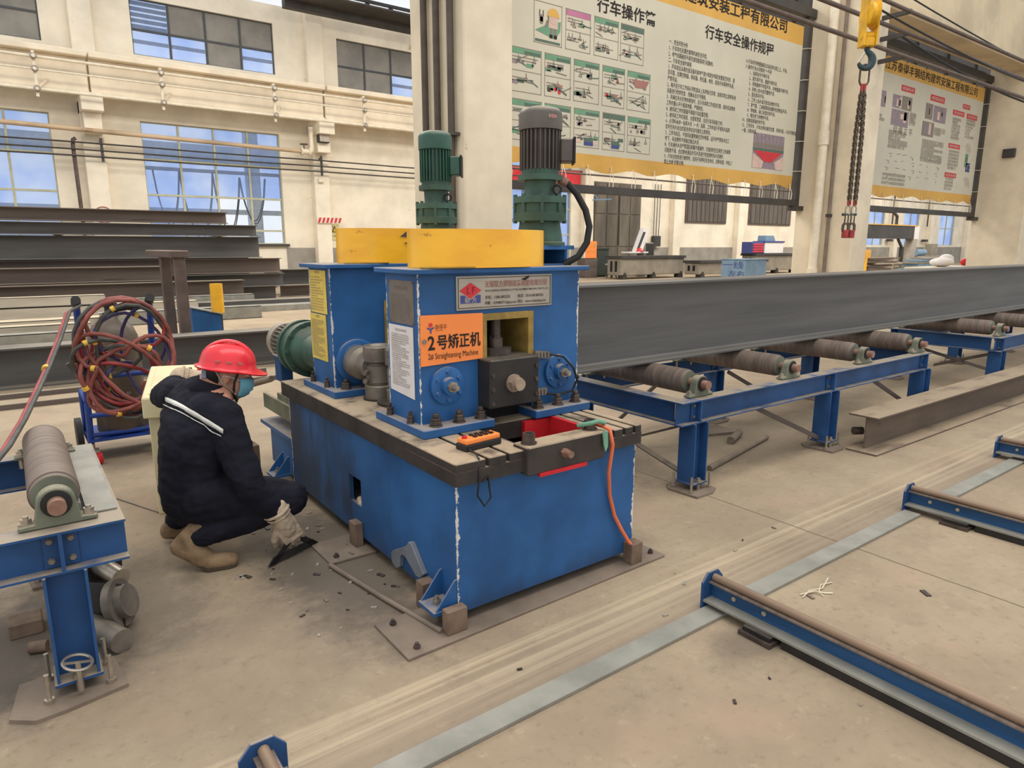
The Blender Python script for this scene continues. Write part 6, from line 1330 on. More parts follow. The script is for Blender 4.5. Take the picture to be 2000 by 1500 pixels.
text_mesh([('一线', 0.34, (xa - 0.01, (Yb_ + Yb2) / 2, 0.6), (0, -1, 0), (0, 0, 1), 1.6, 'CENTER'), ('左右', 0.28, (xa - 0.01, (Yb_ + Yb2) / 2 - 0.2, 0.25), (0, -1, 0), (0, 0, 1), 1.5, 'CENTER')], M['ink_blue'], 'lettering', t)
t = thing('welding_set', 'white and blue welding set with red-fronted drawers on the farther bed', 'machine', (fx(1500, 22.5), 22.9, 1.12))
xa, xm, xb = fx(1473, 22.5), fx(1496, 22.5), fx(1532, 22.5)
B().box(xa, xm, 22.6, 23.3, 1.12, 1.75).obj('drawer_case', M['ink_blue'], t, bevel=0.02)
for i in range(4): B().box(xa + 0.06, xm - 0.1, 22.57, 22.6, 1.18 + 0.13 * i, 1.27 + 0.13 * i).obj('drawer', M['ink_red'], t)
B().box(xm, xb, 22.55, 23.3, 1.12, 1.72).obj('control_box', M['white'], t, bevel=0.02); B().box(xm - 0.05, xb + 0.05, 22.52, 23.33, 1.72, 1.8).obj('top_cover', M['ink_blue'], t)
B().poly([(xm + 0.2, 22.7, 1.8), (xm + 1.2, 22.7, 1.8), (xm + 1.0, 22.7, 2.1), (xm + 0.25, 22.7, 2.1)], (0, 0.5, 0)).obj('bag', M['crate_blue'], t)
t = thing('operator_panel', 'slanted white operator panel with a red helmet on its shelf in the far bay', 'panel', (fx(1250, 24.0), 24.0, 0))
xa, xb = fx(1236, 24), fx(1258, 24)
B().poly([(xa + 0.2, 24, 1.25), (xb - 0.1, 24, 1.25), (xb + 0.35, 24, 2.35), (xa + 0.75, 24, 2.4)], (0, 0.25, 0)).obj('panel_frame', M['white'], t, recalc=True)
B().poly([(xa + 0.3, 23.97, 1.4), (xb - 0.35, 23.97, 1.4), (xb + 0.05, 23.97, 2.2), (xa + 0.72, 23.97, 2.22)], (0, 0.03, 0)).obj('screen', M['bin_green'], t, recalc=True)
B().box(xa - 0.6, xb, 23.7, 24.2, 1.18, 1.25).obj('shelf', M['white'], t); B().box(xb - 0.25, xb + 0.1, 23.95, 24.25, 0, 1.25).obj('pedestal', M['machine_grey'], t)
t = B().lathe((xa + 0.35, 23.85, 1.25), (0, 0, 1), [(0, 0.2), (0.02, 0.2), (0.021, 0.16), (0.1, 0.14), (0.17, 0.07), (0.19, 0)], 16); tag(recentre(t.obj('safety_helmet', M['helmet'], smooth=50)), 'small red helmet resting on the shelf of the white operator panel', 'helmet')
t = thing('cable_cabinet', 'grey finned cabinet beside the white operator panel', 'cabinet', (fx(1270, 24.5), 24.5, 0))
xa, xb = fx(1260, 24.5), fx(1276, 24.5)
B().box(xa, xb, 24.5, 25.2, 0, 1.7).obj('casing', M['tin'], t)
for i in range(5): B().box(xa + 0.08 + (xb - xa) * i / 5.2, xa + 0.16 + (xb - xa) * i / 5.2, 24.46, 24.5, 0.1, 1.65).obj('rib', M['machine_dark'], t)
t = thing('wall_fuse_box', 'small wall fuse box with three cables rising from it', 'box', (fx(1285, 27), 27.3, 1.4))
xa, xb = fx(1278, 27.2), fx(1290, 27.2)
B().box(xa, xb, 27.2, 27.45, 1.5, 2.1).obj('casing', M['machine_dark'], t)
for i in range(3): B().cyl((xa + 0.1 + 0.22 * i, 27.4, 2.1), (xa + 0.1 + 0.25 * i, 27.4, 5.0), 0.02, n=6).obj('riser_cable', M['rubber'], t)
t = thing('green_bin', 'dark green metal bin by the far gate', 'bin', (fx(1178, 25), 25, 0)); xa, xb = fx(1167, 25), fx(1190, 25)
B().box(xa, xb, 25, 25.8, 0.06, 1.35).obj('body', M['bin_green'], t, bevel=0.03); B().box(xa - 0.03, xb + 0.03, 24.97, 25.83, 1.35, 1.43).obj('lid', M['bin_green'], t); B().box(xa + 0.1, xb - 0.1, 25.1, 25.7, 0, 0.06).obj('plinth', M['machine_dark'], t)
t = thing('orange_notice', 'orange notice board on a brown bin left of the far gate', 'sign', (fx(1155, 24.6), 24.6, 0)); xa, xb = fx(1144, 24.6), fx(1168, 24.6)
B().box(xa, xb, 24.6, 25.2, 0, 0.95).obj('bin_body', M['stack_brown'], t, bevel=0.02); B().box(xa, xb - 0.1, 24.58, 24.62, 0.95, 1.75).obj('notice_board', M['orange'], t)
text_mesh([('灭火器', 0.22, ((xa + xb) / 2 - 0.05, 24.57, 1.45), (1, 0, 0), (0, 0, 1), 0.9, 'CENTER'), ('使用方法', 0.17, ((xa + xb) / 2 - 0.05, 24.57, 1.2), (1, 0, 0), (0, 0, 1), 0.9, 'CENTER')], M['banner_yellow'], 'lettering', t)
t = thing('stool', 'low stool in front of the dark green bin', 'stool', (fx(1193, 24), 24, 0)); x = fx(1196, 24)
B().cyl((x, 24, 0.62), (x, 24, 0.68), 0.35, n=16).obj('seat', M['tin'], t)
for a in range(4): B().cyl((x, 24, 0.62), (x + 0.25 * math.cos(a * PI / 2 + .7), 24 + 0.25 * math.sin(a * PI / 2 + .7), 0), 0.03, n=6).obj('leg', M['machine_dark'], t)
t = thing('wall_bracket', 'pale blue triangular wall bracket beside the far gate', 'bracket', (fx(1150, 27.2), 27.3, 3.8)); x = fx(1147, 27.2); 
B().bar((x, 27.3, 3.9), (x + 1.1, 26.6, 3.95), 0.06, 0.06).bar((x, 27.4, 4.7), (x + 0.5, 27.0, 3.95), 0.05, 0.05).bar((x, 27.42, 3.85), (x, 27.42, 4.8), 0.06, 0.06, (0, 1, 0)).obj('bracket_frame', M['crate_blue'], t)
for k, (Y, pa, pb, z) in enumerate(((17.0, 1120, 1168, 0.0), (16.0, 1130, 1240, 0.0), (15.2, 1118, 1255, 0.0))):
    loose(B().box(fx(pa, Y), fx(pb, Y), Y, Y + 0.5, z, 0.05 + 0.02 * k), 'steel_plate', ('short dark plate lying farthest on the floor behind the grey beam', 'long dark plate lying in the middle on the floor behind the grey beam', 'dark plate lying nearest on the floor behind the grey beam')[k], 'plate', M['stack_dark' if k else 'stack_brown'], None)
# beyond the second column
Y = 20.0
xa, xb = fx(1690, Y), fx(1783, Y); zt, zb3 = zz(1740, 440, Y), zz(1740, 466, Y); u_ = (xb - xa) / 93.0
t = thing('cutting_gantry', 'black cutting machine gantry with white end post beyond the second column', 'machine', ((xa + xb) / 2, Y + 0.3, 0))
B().box(xa - 2, xb, Y, Y + 0.5, zb3, zt).obj('gantry_beam', M['machine_dark'], t); B().box(xa - 2, xb + 5 * u_, Y - 0.02, Y + 0.52, zt, zt + 0.06).obj('beam_cap', M['banner_yellow'], t)
B().box(xb, xb + 10 * u_, Y, Y + 0.5, zb3, zt).obj('end_post', M['white'], t)
B().poly([(xb, Y, zb3), (xb + 8 * u_, Y, zb3), (xb + 5 * u_, Y, 0.5), (xb - 6 * u_, Y, 0.5)], (0, 0.5, 0)).obj('end_leg', M['tin'], t, recalc=True); B().box(xb - 9 * u_, xb + 10 * u_, Y - 0.2, Y + 0.8, 0.1, 0.55).obj('carriage', M['machine_grey'], t)
B().bar((xb - 24 * u_, Y + 0.25, zb3), (xb - 14 * u_, Y + 0.25, zb3 - 0.55), 0.12, 0.12, (0, 1, 0)).bar((xb - 14 * u_, Y + 0.25, zb3 - 0.5), (xb - 14 * u_, Y + 0.25, 0.5), 0.2, 0.2, (0, 1, 0)).obj('torch_arm', M['machine_dark'], t)
B().tube([(xa - 2, Y + 0.2, zt + 0.85), (xb - 40 * u_, Y + 0.2, zt + 0.8), (xb - 32 * u_, Y + 0.2, zt + 0.55), (xb - 32 * u_, Y + 0.2, zt)], 0.09, 8).obj('hose_arch', M['machine_dark'], t, smooth=60)
B().box(xa - 2, xb + 60 * u_, Y - 0.1, Y + 0.3, 0, 0.1).obj('track', M['machine_grey'], t)
Y = 17.0; x = fx(1694, Y)
t = thing('yellow_post', 'thin yellow floor post beside the second column', 'post', (x, Y, 0))
B().cyl((x, Y, 0), (x, Y, 1.2), 0.07, n=10).obj('post', M['yellow'], t, smooth=50); B().box(x - 0.42, x + 0.42, Y - 0.02, Y + 0.02, 0.95, 1.35).obj('board', M['yellow'], t); B().cyl((x, Y, 0), (x, Y, 0.04), 0.2).obj('foot', M['machine_dark'], t)
rng = random.Random(4)
Y = 18.2; xa, xb = fx(1692, Y), fx(1752, Y)
for i in range(10):
    o = B().obox(((xa + xb) / 2 + rng.uniform(-.6, .6), Y + 0.3 + rng.uniform(-.2, .2), 0.045 + 0.092 * i), ((xb - xa) / 2 * rng.uniform(.7, 1), 0.1 * rng.uniform(-1, 1), 0), (0.1, 0.5, 0), (0, 0, 0.035)).obj('timber_slab', M['block'] if i % 2 else M['galv'])
    tag(recentre(o), 'rough brown slab in the pile behind the yellow floor post', 'slab', 'slabs in the pile behind the yellow post')
Y = 18.8; xa, xb = fx(1768, Y), fx(1848, Y)
for i in range(7):
    o = B().obox(((xa + xb) / 2 + rng.uniform(-.3, .9), Y, 0.06 + 0.122 * i), ((xb - xa) / 2 * (1 - .08 * i), 0, 0), (0.1, 0.5, 0), (0, 0, 0.05)).obj('steel_sheet', M['crate_blue'] if i % 2 else M['machine_grey'])
    tag(recentre(o), 'pale grey sheet in the stack before the white sack', 'sheet', 'sheets stacked before the white sack')
Y = 23.5; xa, xb = fx(1795, Y), fx(1845, Y)
t = thing('spool_machine', 'small grey machine with a pale drum standing under the far bright windows', 'machine', ((xa + xb) / 2, Y + 0.4, 0))
B().box(xa, xb, Y, Y + 0.9, 0.1, 0.8).obj('bed', M['machine_grey'], t, bevel=0.03); B().cyl((xa, Y + 0.2, 1.05), (xb - 3, Y + 0.2, 1.05), 0.24).obj('drum', M['crate_blue'], t, smooth=50); B().box(xb - 2.0, xb - 1.0, Y + 0.1, Y + 0.6, 0.8, 1.7).obj('head', M['machine_grey'], t); B().box(xa + .1, xb - .1, Y + .1, Y + .8, 0, .1).obj('plinth', M['machine_dark'], t)
Y = 7.4; xa, xb = fx(1845, Y), fx(1925, Y)
o = B().box(xa, xb, Y, Y + 0.9, 0.0, 0.98); tag(recentre(o.obj('packing_case', M['banner'], bevel=0.02)), 'pale case standing by the farthest column under the white sack', 'case')
t = thing('white_sack', 'slumped white sack lying on the pale case by the farthest column', 'sack', ((xa * .7 + xb * .3), Y + 0.4, 0.98)); xc = xa * .62 + xb * .38
B().ball((xc, Y + 0.4, 1.1), 0.16, (2.6, 1.6, .75), 18).ball((xc + 0.3, Y + 0.42, 1.18), 0.14, (1.5, 1.2, .9), 14).obj('sack', M['white'], t, smooth=80)
o = B().ball((xb - 0.55, Y + 0.25, 1.09), 0.11, (1.3, .9, .9), 14).cyl((xb - 0.6, Y + 0.25, 1.1), (xb - 0.25, Y + 0.3, 1.02), 0.035, n=10); tag(recentre(o.obj('red_tool', M['red_paint'], smooth=60)), 'red tool lying on the pale case beside the white sack', 'tool')
for k, x in enumerate((50.0, 58.6, 65.0)):
    o = B().cyl((x, 27.2, 3.2), (x, 27.2, 6.0), 0.06, n=8).box(x - 0.3, x + 0.3, 27.1, 27.4, 1.9, 2.1); tag(recentre(o.obj('wall_riser', M['frame_dark'])), 'dark riser pipe on the far wall %s the bright windows' % ('before', 'between the first two of', 'between the last two of')[k], 'pipe')
# ------------------------------------------------------------------ the worker
from mathutils.bvhtree import BVHTree
PB = Vector((0.62, 3.42, 0.0))
person = thing('person', 'squatting worker in dark navy overalls and red helmet beside the blue machine', 'person', PB)

def voxel(b, size, smooth_it=4, fac=0.5, name='tmp'):
    bmesh.ops.recalc_face_normals(b.b, faces=b.b.faces)
    me = bpy.data.meshes.new(name); b.b.to_mesh(me); b.b.free()
    o = bpy.data.objects.new(name, me); C.objects.link(o)
    r = o.modifiers.new('r', 'REMESH'); r.mode = 'VOXEL'; r.voxel_size = size; r.use_smooth_shade = True
    s = o.modifiers.new('s', 'SMOOTH'); s.factor = fac; s.iterations = smooth_it
    bpy.context.view_layer.update()
    m2 = bpy.data.meshes.new_from_object(o.evaluated_get(bpy.context.evaluated_depsgraph_get()))
    bpy.data.objects.remove(o); bpy.data.meshes.remove(me)
    return m2
def place(me, name, mats, parent, label=None):
    me.transform(Matrix.Translation(-origin[parent.name])); me.name = name
    me.materials.clear()
    for m in mats: me.materials.append(m)
    o = bpy.data.objects.new(name, me); C.objects.link(o); o.parent = parent; origin[o.name] = origin[parent.name]
    if label: o['label'] = label
    for p in me.polygons: p.use_smooth = True
    return o
def chain(b, pts, radii, n=14):
    pts = [Vector(p) for p in pts]
    for (p, q, r0, r1) in zip(pts, pts[1:], radii, radii[1:]): b.cyl(p, q, r0, r1, n)
    for p, r in zip(pts, radii): b.ball(p, r * 1.0, (1, 1, 1), n)
    return b

HF = Vector((0.93, -0.33, -0.16)).normalized()     # where the face looks
HL = Vector((0, 0, 1)).cross(HF).normalized(); HU = HF.cross(HL)
HC = Vector((0.815, 3.43, 0.885))                     # middle of the head
def HH(f, l, u): return HC + HF * f + HL * l + HU * u
def headball(b, c, rf, rl, ru, seg=20):
    m = Matrix(((HF.x * rf, HL.x * rl, HU.x * ru, c.x), (HF.y * rf, HL.y * rl, HU.y * ru, c.y), (HF.z * rf, HL.z * rl, HU.z * ru, c.z), (0, 0, 0, 1)))
    bmesh.ops.create_uvsphere(b.b, u_segments=seg, v_segments=seg // 2 + 2, radius=1, matrix=m); return b

b = B()
# trunk: elliptical sections from seat to collar
secs = [((0.61, 3.42, 0.20), 0.12, 0.10), ((0.61, 3.42, 0.27), 0.175, 0.145), ((0.615, 3.42, 0.36), 0.19, 0.165), ((0.62, 3.42, 0.48), 0.192, 0.155), ((0.63, 3.43, 0.60), 0.205, 0.155),
        ((0.65, 3.44, 0.70), 0.215, 0.148), ((0.68, 3.455, 0.78), 0.20, 0.125), ((0.71, 3.455, 0.835), 0.14, 0.095), ((0.735, 3.45, 0.87), 0.075, 0.075)]
rings = []
for i, (c, wl_, wf) in enumerate(secs):
    t = max(0, (i - 3) / 5.0); lat = Vector((0.18 - 0.5 * t, 0.98, 0.30 * t)).normalized(); fwd_ = Vector((0.98, -0.1, 0.0)); fwd_ = (fwd_ - lat * fwd_.dot(lat)).normalized()
    c = Vector(c); rings.append([b.b.verts.new(c + lat * wl_ * math.copysign(abs(math.cos(a)) ** 0.85, math.cos(a)) + fwd_ * wf * math.copysign(abs(math.sin(a)) ** 0.85, math.sin(a))) for a in [2 * PI * k / 24 for k in range(24)]])
for A_, Q_ in zip(rings, rings[1:]):
    for k in range(24): b.b.faces.new((A_[k], A_[(k + 1) % 24], Q_[(k + 1) % 24], Q_[k]))
b.b.faces.new(rings[0][::-1]); b.b.faces.new(rings[-1])
SHR, ELR, WRR = Vector((0.735, 3.275, 0.715)), Vector((0.80, 3.13, 0.385)), Vector((0.925, 3.14, 0.215))
SHL, ELL, WRL = Vector((0.625, 3.66, 0.765)), Vector((0.585, 3.87, 0.735)), Vector((0.725, 3.92, 0.785))
chain(b, [SHR + Vector((-0.05, 0.06, 0.02)), SHR, (SHR + ELR) / 2 + Vector((-0.01, -0.01, 0)), ELR, (ELR + WRR) / 2, WRR + (ELR - WRR).normalized() * 0.035], [0.095, 0.090, 0.080, 0.070, 0.061, 0.050])
chain(b, [SHL + Vector((0.05, -0.06, 0.0)), SHL, (SHL + ELL) / 2 + Vector((0, 0, 0.01)), ELL, (ELL + WRL) / 2 + Vector((0, 0, 0.015)), WRL + (ELL - WRL).normalized() * 0.04], [0.09, 0.088, 0.080, 0.070, 0.062, 0.052])
HPR, KNR, ANR = Vector((0.63, 3.32, 0.33)), Vector((0.995, 3.20, 0.28)), Vector((0.59, 3.275, 0.165))
HPL, KNL, ANL = Vector((0.63, 3.53, 0.35)), Vector((0.80, 3.56, 0.40)), Vector((0.56, 3.66, 0.13))
chain(b, [HPR, (HPR + KNR) / 2, KNR, (KNR * 0.6 + ANR * 0.4), ANR], [0.135, 0.118, 0.085, 0.085, 0.062])
chain(b, [HPL, (HPL + KNL) / 2, KNL, (KNL * 0.6 + ANL * 0.4), ANL], [0.145, 0.120, 0.085, 0.085, 0.062])
# neck and head
chain(b, [(0.715, 3.455, 0.83), (0.76, 3.445, 0.84), HH(-0.025, 0, -0.07)], [0.062, 0.058, 0.056])
headball(b, HH(-0.015, 0, 0.03), 0.098, 0.076, 0.10)       # skull
headball(b, HH(0.03, 0, -0.045), 0.062, 0.058, 0.075)      # jaw
headball(b, HH(0.055, 0, 0.0), 0.035, 0.05, 0.06)
b.tube([HH(0.082, 0, 0.02), HH(0.102, 0, -0.012), HH(0.108, 0, -0.022), HH(0.09, 0, -0.032)], 0.01, 8, radii=[0.008, 0.012, 0.014, 0.01])
for s in (-1, 1): headball(b, HH(-0.012, 0.078 * s, -0.005), 0.022, 0.010, 0.034, 12)
me = voxel(b, 0.0075, 5)
# cloth folds: displaced along the normal where the overalls are
nrms = [v.normal.copy() for v in me.vertices]
for v, vn in zip(me.vertices, nrms):
    h = (v.co - HC).length
    if h < 0.16 and (v.co - HC).dot(HU) > -0.125 - 0.0: continue
    q = v.co; n1 = noise.noise(Vector((q.x * 9, q.y * 9, q.z * 16))); n2 = noise.noise(Vector((q.x * 22 + 5, q.y * 22, q.z * 34))); w = q.x * 0.6 + q.z + 0.05 * n1; n3 = noise.noise(Vector((w * 38, q.y * 7, 3.0)))
    v.co = v.co + vn * (0.0065 * n1 + 0.004 * n2 + 0.004 * abs(n3))
body = place(me, 'body', [M['navy'], M['skin']], person)
for p_ in me.polygons:
    c = p_.center + origin['person'] if False else p_.center + PB
    d = c - HC
    if d.length < 0.142 and d.dot(HU) > -0.115 and not (d.dot(HU) < -0.07 and d.dot(HF) < -0.01): p_.material_index = 1
bvh = BVHTree.FromPolygons([v.co + PB for v in me.vertices], [tuple(p_.vertices) for p_ in me.polygons])

# collar
cpts = []
for k in range(15):
    a = PI * 0.22 + (2 * PI - PI * 0.44) * k / 14
    cpts.append((math.cos(a), math.sin(a)))
cax = Vector((0.35, -0.08, 0.93)).normalized(); cf = (HF - cax * HF.dot(cax)).normalized(); cl = cax.cross(cf); cc_ = Vector((0.735, 3.45, 0.83))
bb_ = B(); top = [cc_ + cf * 0.074 * x + cl * 0.076 * y + cax * 0.026 for x, y in cpts]; bot = [cc_ + cf * 0.10 * x + cl * 0.105 * y - cax * 0.03 for x, y in cpts]
inn = [cc_ + cf * 0.068 * x + cl * 0.07 * y + cax * 0.022 for x, y in cpts]
vs_ = top + bot + inn; n_ = len(top)
bb_._add(vs_, [(i, i + 1, i + 1 + n_, i + n_) for i in range(n_ - 1)] + [(i + 1, i, i + 2 * n_, i + 1 + 2 * n_) for i in range(n_ - 1)])
col = bb_.obj('collar', M['navy'], person, smooth=60)
sd_ = col.modifiers.new('thick', 'SOLIDIFY'); sd_.thickness = 0.006

# reflective stripe across the back yoke, laid on the cloth
def laid(px_pts, w_up, name, m, off=0.006):
    b = B(); A_, Q_ = [], []
    for (x, y) in px_pts:
        hit = None
        for dy, L_ in ((0, A_), (w_up, Q_)):
            d = ray(x, y + dy).normalized(); h = bvh.ray_cast(EO, d)
            if h[0] is None: break
            L_.append(h[0] + h[1] * off)
    n = min(len(A_), len(Q_))
    va = [b.b.verts.new(p) for p in A_[:n]]; vb = [b.b.verts.new(p) for p in Q_[:n]]
    for i in range(n - 1): b.b.faces.new((vb[i], vb[i + 1], va[i + 1], va[i]))
    o = b.obj(name, m, person, smooth=60); s = o.modifiers.new('thick', 'SOLIDIFY'); s.thickness = 0.003; s.offset = 1; return o
sp_ = [(326 + (437 - 326) * i / 22, 776 + (838 - 776) * i / 22 - 3 * math.sin(PI * i / 22)) for i in range(23)]
laid(sp_, 9, 'reflective_stripe', M['reflect'])
laid([(x - 4, y + 14) for x, y in sp_], 2, 'piping', M['reflect'])
laid([(441 + (428 - 441) * i / 12 - 6 * math.sin(PI * i / 12), 842 + 90 * i / 12) for i in range(13)], 2, 'armhole_seam', M['navy_light'], 0.002) if False else None

# helmet
b = B()
def hring(u, rf, rl, fo=0.0, n=32): return [HH(-0.012 + fo + rf * math.cos(2 * PI * k / n), rl * math.sin(2 * PI * k / n), u) for k in range(n)]
prof = [(0.030, 0.148, 0.122), (0.037, 0.150, 0.124), (0.045, 0.131, 0.108), (0.075, 0.128, 0.106), (0.105, 0.118, 0.097), (0.132, 0.098, 0.080), (0.150, 0.070, 0.056), (0.160, 0.036, 0.028), (0.163, 0.004, 0.003)]
RG = [[b.b.verts.new(p) for p in hring(u, rf, rl)] for (u, rf, rl) in prof]
for v in RG[0] + RG[1]:
    f = (v.co - HH(0, 0, 0.03)).dot(HF)
    if f > 0.05: v.co += HF * (f - 0.05) * 0.42 - HU * (f - 0.05) * 0.16
for A_, Q_ in zip(RG, RG[1:]):
    for k in range(32): b.b.faces.new((A_[k], A_[(k + 1) % 32], Q_[(k + 1) % 32], Q_[k]))
b.b.faces.new(RG[-1])
hm = b.obj('helmet', M['helmet'], person, smooth=70, recalc=True)
s = hm.modifiers.new('thick', 'SOLIDIFY'); s.thickness = 0.004; s.offset = -1
for l in (-0.026, 0.0, 0.026):
    pr = [HH(-0.012 + 0.128 * math.cos(a) * 0.98, l, 0.045 + 0.122 * math.sin(a)) for a in [PI * (0.16 + 0.68 * i / 12) for i in range(13)]]
    B().tube(pr, 0.0055 if l else 0.008, 6).obj('helmet_ridge', M['helmet'], hm, smooth=70)
for k in range(3): B().obox(HH(0.05 - 0.05 * k, -0.104, 0.078), HF * 0.012, HU * 0.003, HL * 0.004).obj('vent_slot', M['ink_faded'], hm)
B().obox(HH(-0.11, 0, 0.0), HL * 0.05, HU * 0.022, HF * 0.012).obj('harness_band', mat('harness_grey', (150, 152, 172), 0.6), hm, bevel=0.004)
for s_ in (-1, 1):
    B().tube([HH(0.045, 0.085 * s_, 0.035), HH(0.03, 0.08 * s_, -0.02), HH(0.03, 0.066 * s_, -0.075), HH(0.045, 0.02 * s_, -0.125)], 0.0055, 6).obj('chin_strap', M['rubber'], hm, smooth=60)
    B().tube([HH(-0.06, 0.088 * s_, 0.035), HH(-0.025, 0.085 * s_, -0.02), HH(0.03, 0.068 * s_, -0.07)], 0.0045, 6).obj('chin_strap', M['tin'], hm, smooth=60)
# hair, mask, eyes
b = headball(B(), HH(-0.022, 0, 0.022), 0.103, 0.081, 0.098, 24)
for v in list(b.b.verts):
    d = v.co - HC
    if d.dot(HF) > 0.045 or d.dot(HU) < -0.062 or (d.dot(HF) > -0.03 and d.dot(HU) < 0.012): b.b.verts.remove(v)
h_ = b.obj('hair', M['hair'], person, smooth=70); s = h_.modifiers.new('thick', 'SOLIDIFY'); s.thickness = 0.008; s.offset = -1
b = B(); rows = []
for j in range(9):
    u = 0.0 - 0.098 * j / 8; rw = []
    for k in range(13):
        a = -1.25 + 2.5 * k / 12; bulge = 0.006 * (1 if j % 2 else 0) + 0.016 * math.sin(PI * j / 8)
        rw.append(b.b.verts.new(HH(0.028 + (0.074 + bulge - 0.022 * (j / 8.0) ** 2) * math.cos(a), (0.066 + bulge * 0.4 - 0.012 * j / 8.0) * math.sin(a), u)))
    rows.append(rw)
for A_, Q_ in zip(rows, rows[1:]):
    for k in range(12): b.b.faces.new((A_[k], A_[k + 1], Q_[k + 1], Q_[k]))
mk = b.obj('face_mask', M['mask'], person, smooth=50, recalc=True); s = mk.modifiers.new('thick', 'SOLIDIFY'); s.thickness = 0.003
for s_ in (-1, 1): B().tube([HH(0.05, 0.064 * s_, -0.01), HH(0.015, 0.08 * s_, 0.005), HH(-0.02, 0.088 * s_, 0.01), HH(-0.03, 0.086 * s_, -0.02), HH(0.04, 0.066 * s_, -0.08)], 0.0022, 5).obj('ear_loop', M['white'], mk, smooth=60)
for s_ in (-1, 1):
    e = B().ball(HH(0.083, 0.032 * s_, 0.018), 0.0115, (1, 1, 1), 12).obj('eye', M['white'], person, smooth=80)
    B().ball(HH(0.091, 0.032 * s_, 0.018), 0.0058, (1, 1, 1), 10).obj('iris', M['hair'], e, smooth=80)
    B().tube([HH(0.09, 0.016 * s_, 0.036), HH(0.088, 0.034 * s_, 0.041), HH(0.076, 0.05 * s_, 0.036)], 0.004, 6).obj('eyebrow', M['hair'], person, smooth=80)

# gloves: palm, four unequal bent fingers and a thumb from the side of the palm
def glove(wr, fwd_, dors, curl, side, name, spread=0.0, k_=1.0):
    f = Vector(fwd_).normalized(); d = Vector(dors); d = (d - f * d.dot(f)).normalized(); s = f.cross(d) * side
    b = B()
    for k, (off, ln) in enumerate(((-0.034, 0.070), (-0.0115, 0.080), (0.0115, 0.075), (0.034, 0.058))):
        base_ = wr + f * 0.098 + s * off + d * 0.0; p0 = wr + f * 0.045 + s * off * 0.8; a = 0.0; P = [p0, base_]; p = base_
        for q in (0.45, 0.32, 0.25):
            a += curl * (1.0 if k else 0.9); dirv = f * math.cos(a) - d * math.sin(a) + s * off * spread * (1 - q); p = p + dirv.normalized() * ln * q; P.append(p)
        chain(b, P, [0.0135, 0.0105, 0.0098, 0.0092, 0.0084], 10)
    tb = wr + f * 0.035 - s * 0.034; tp = [tb, tb + f * 0.028 - s * 0.028 - d * 0.012, tb + f * 0.060 - s * 0.034 - d * 0.028, tb + f * 0.082 - s * 0.026 - d * 0.042]
    chain(b, tp, [0.02, 0.0165, 0.0145, 0.012], 10)
    b.obox(wr + f * 0.055, f * 0.05, s * 0.044, d * 0.017); chain(b, [wr - f * 0.05, wr, wr + f * 0.05], [0.05, 0.043, 0.036], 14)
    me = voxel(b, 0.0034, 3, 0.5)
    nr = [v.normal.copy() for v in me.vertices]
    for v, vn in zip(me.vertices, nr): v.co += vn * 0.002 * noise.noise(v.co * 60)
    me.transform(Matrix.Translation(wr) @ Matrix.Scale(k_, 4) @ Matrix.Translation(-wr))
    g = place(me, name, [M['glove']], person)
    B().torus(wr - f * 0.055, f, 0.059, 0.009, 20, 8).torus(wr - f * 0.032, f, 0.055, 0.007, 20, 8).obj('cuff', M['glove'], g, smooth=70)
    return g
glove(WRR + Vector((0.005, 0.004, -0.012)), (0.42, 0.03, -0.9), (-0.2, -0.85, 0.4), 0.42, -1, 'glove', 7.0, 1.2)
glove(WRL + Vector((0.02, 0.0, 0.01)), (0.88, -0.2, -0.18), (0.1, -0.62, 0.78), 0.26, 1, 'glove', 5.0, 1.2)

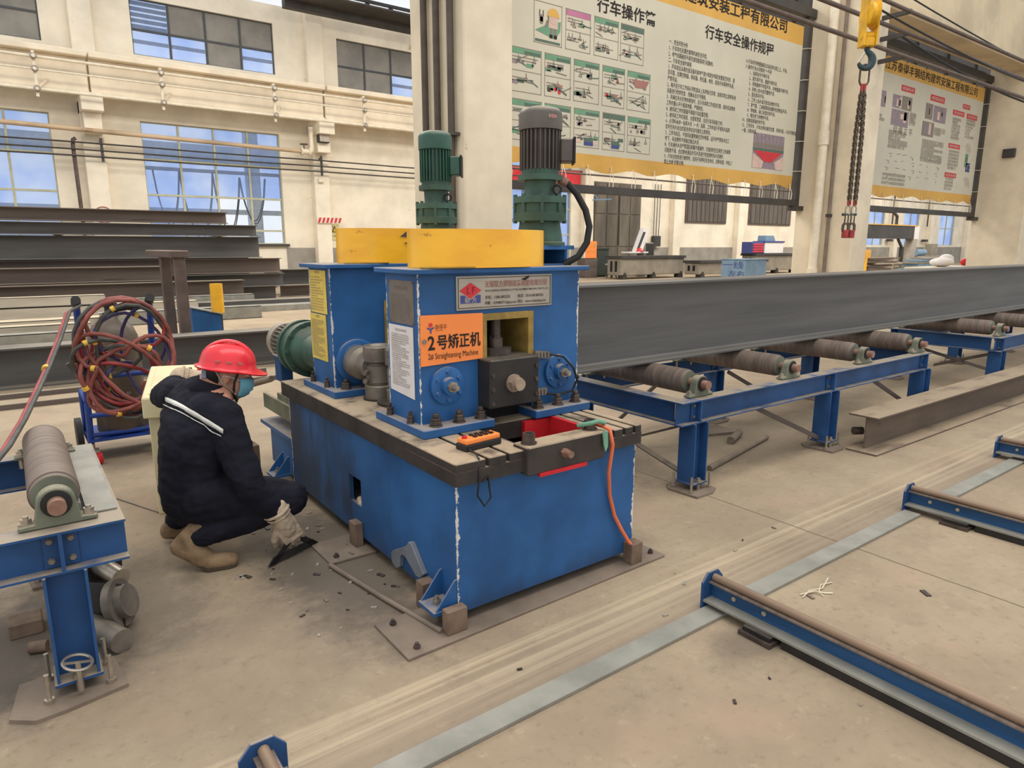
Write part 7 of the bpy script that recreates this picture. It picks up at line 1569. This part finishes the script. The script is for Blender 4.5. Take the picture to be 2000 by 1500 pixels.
# boots
def boot(an, heel, ball_, toe, name):
    an, heel, ball_, toe = map(Vector, (an, heel, ball_, toe)); b = B()
    chain(b, [an + Vector((0.045, -0.01, 0.045)), an, heel + Vector((0, 0, 0.035))], [0.054, 0.052, 0.043], 14)
    chain(b, [heel + Vector((0, 0, 0.03)), (heel + ball_) / 2 + Vector((0, 0, 0.035)), ball_ + Vector((0, 0, 0.032)), toe + Vector((0, 0, 0.03))], [0.043, 0.046, 0.045, 0.037], 14)
    chain(b, [an, (heel + ball_) / 2 + Vector((0, 0, 0.05)), ball_ + Vector((0, 0, 0.04))], [0.055, 0.05, 0.042], 14)
    me = voxel(b, 0.006, 5)
    nr = [v.normal.copy() for v in me.vertices]
    for v, vn in zip(me.vertices, nr): v.co += vn * 0.003 * noise.noise(v.co * 30)
    o = place(me, name, [M['boot']], person)
    sd = B()
    P = [heel, (heel + ball_) / 2 + Vector((0, 0, 0.0)), ball_, toe]; side = (toe - heel).cross(Vector((0, 0, 1))).normalized()
    w = [0.036, 0.036, 0.046, 0.036]
    L1 = [p + side * a for p, a in zip(P, w)]; L2 = [p - side * a for p, a in zip(P, w)]
    for i in range(3):
        a, c_, d_, e = L1[i], L1[i + 1], L2[i + 1], L2[i]; sd.poly([a, c_, d_, e], (0, 0, 0.016))
    td = (toe - ball_).normalized()
    sd.poly([L1[3], toe + side * 0.022 + td * 0.024, toe - side * 0.022 + td * 0.024, L2[3]], (0, 0, 0.016)); hd_ = (heel - ball_).normalized()
    sd.poly([L1[0], heel + side * 0.024 + hd_ * 0.02, heel - side * 0.024 + hd_ * 0.02, L2[0]], (0, 0, 0.018))
    sd.obj('boot_sole', M['sole'], o, recalc=True)
    up_ = Vector((0, 0, 1)); ins = (heel + ball_) / 2
    for k in range(4):
        c_ = ins.lerp(ball_, 0.15 + 0.22 * k) + up_ * (0.098 - 0.006 * k)
        B().tube([c_ - side * 0.03 - up_ * 0.014, c_ + up_ * 0.002, c_ + side * 0.03 - up_ * 0.014], 0.0035, 6).obj('boot_lace', M['sole'], o, smooth=60)
    return o
boot((0.545, 3.29, 0.155), (0.500, 3.305, 0.088), (0.610, 3.243, 0.004), (0.700, 3.213, 0.004), 'boot')
boot(ANL + Vector((0, 0, 0.0)), (0.515, 3.68, 0.03), (0.63, 3.67, 0.004), (0.72, 3.66, 0.004), 'boot')

# black triangle in his hand
ta, tb_, tc = Vector((0.83, 3.085, 0.006)), Vector((1.125, 3.205, 0.006)), Vector((0.985, 3.165, 0.125))
tr = thing('triangle_frame', 'black steel triangle frame held against the floor by the gloved hand', 'tool', (0.95, 3.15, 0))
nrm = (tb_ - ta).cross(tc - ta).normalized(); ctr = (ta + tb_ + tc) / 3
for (p_, q_, w) in ((ta, tb_, 0.036), (tb_, tc, 0.03), (ta, tc, 0.03)):
    d = (q_ - p_).normalized(); ins = (ctr - p_); ins = (ins - d * ins.dot(d)).normalized()
    B().poly([p_ + d * 0.0, q_ - d * 0.0, q_ - d * w * 1.1 + ins * w, p_ + d * w * 1.1 + ins * w], nrm * 0.008).obj('triangle_bar', M['black'], tr, recalc=True)
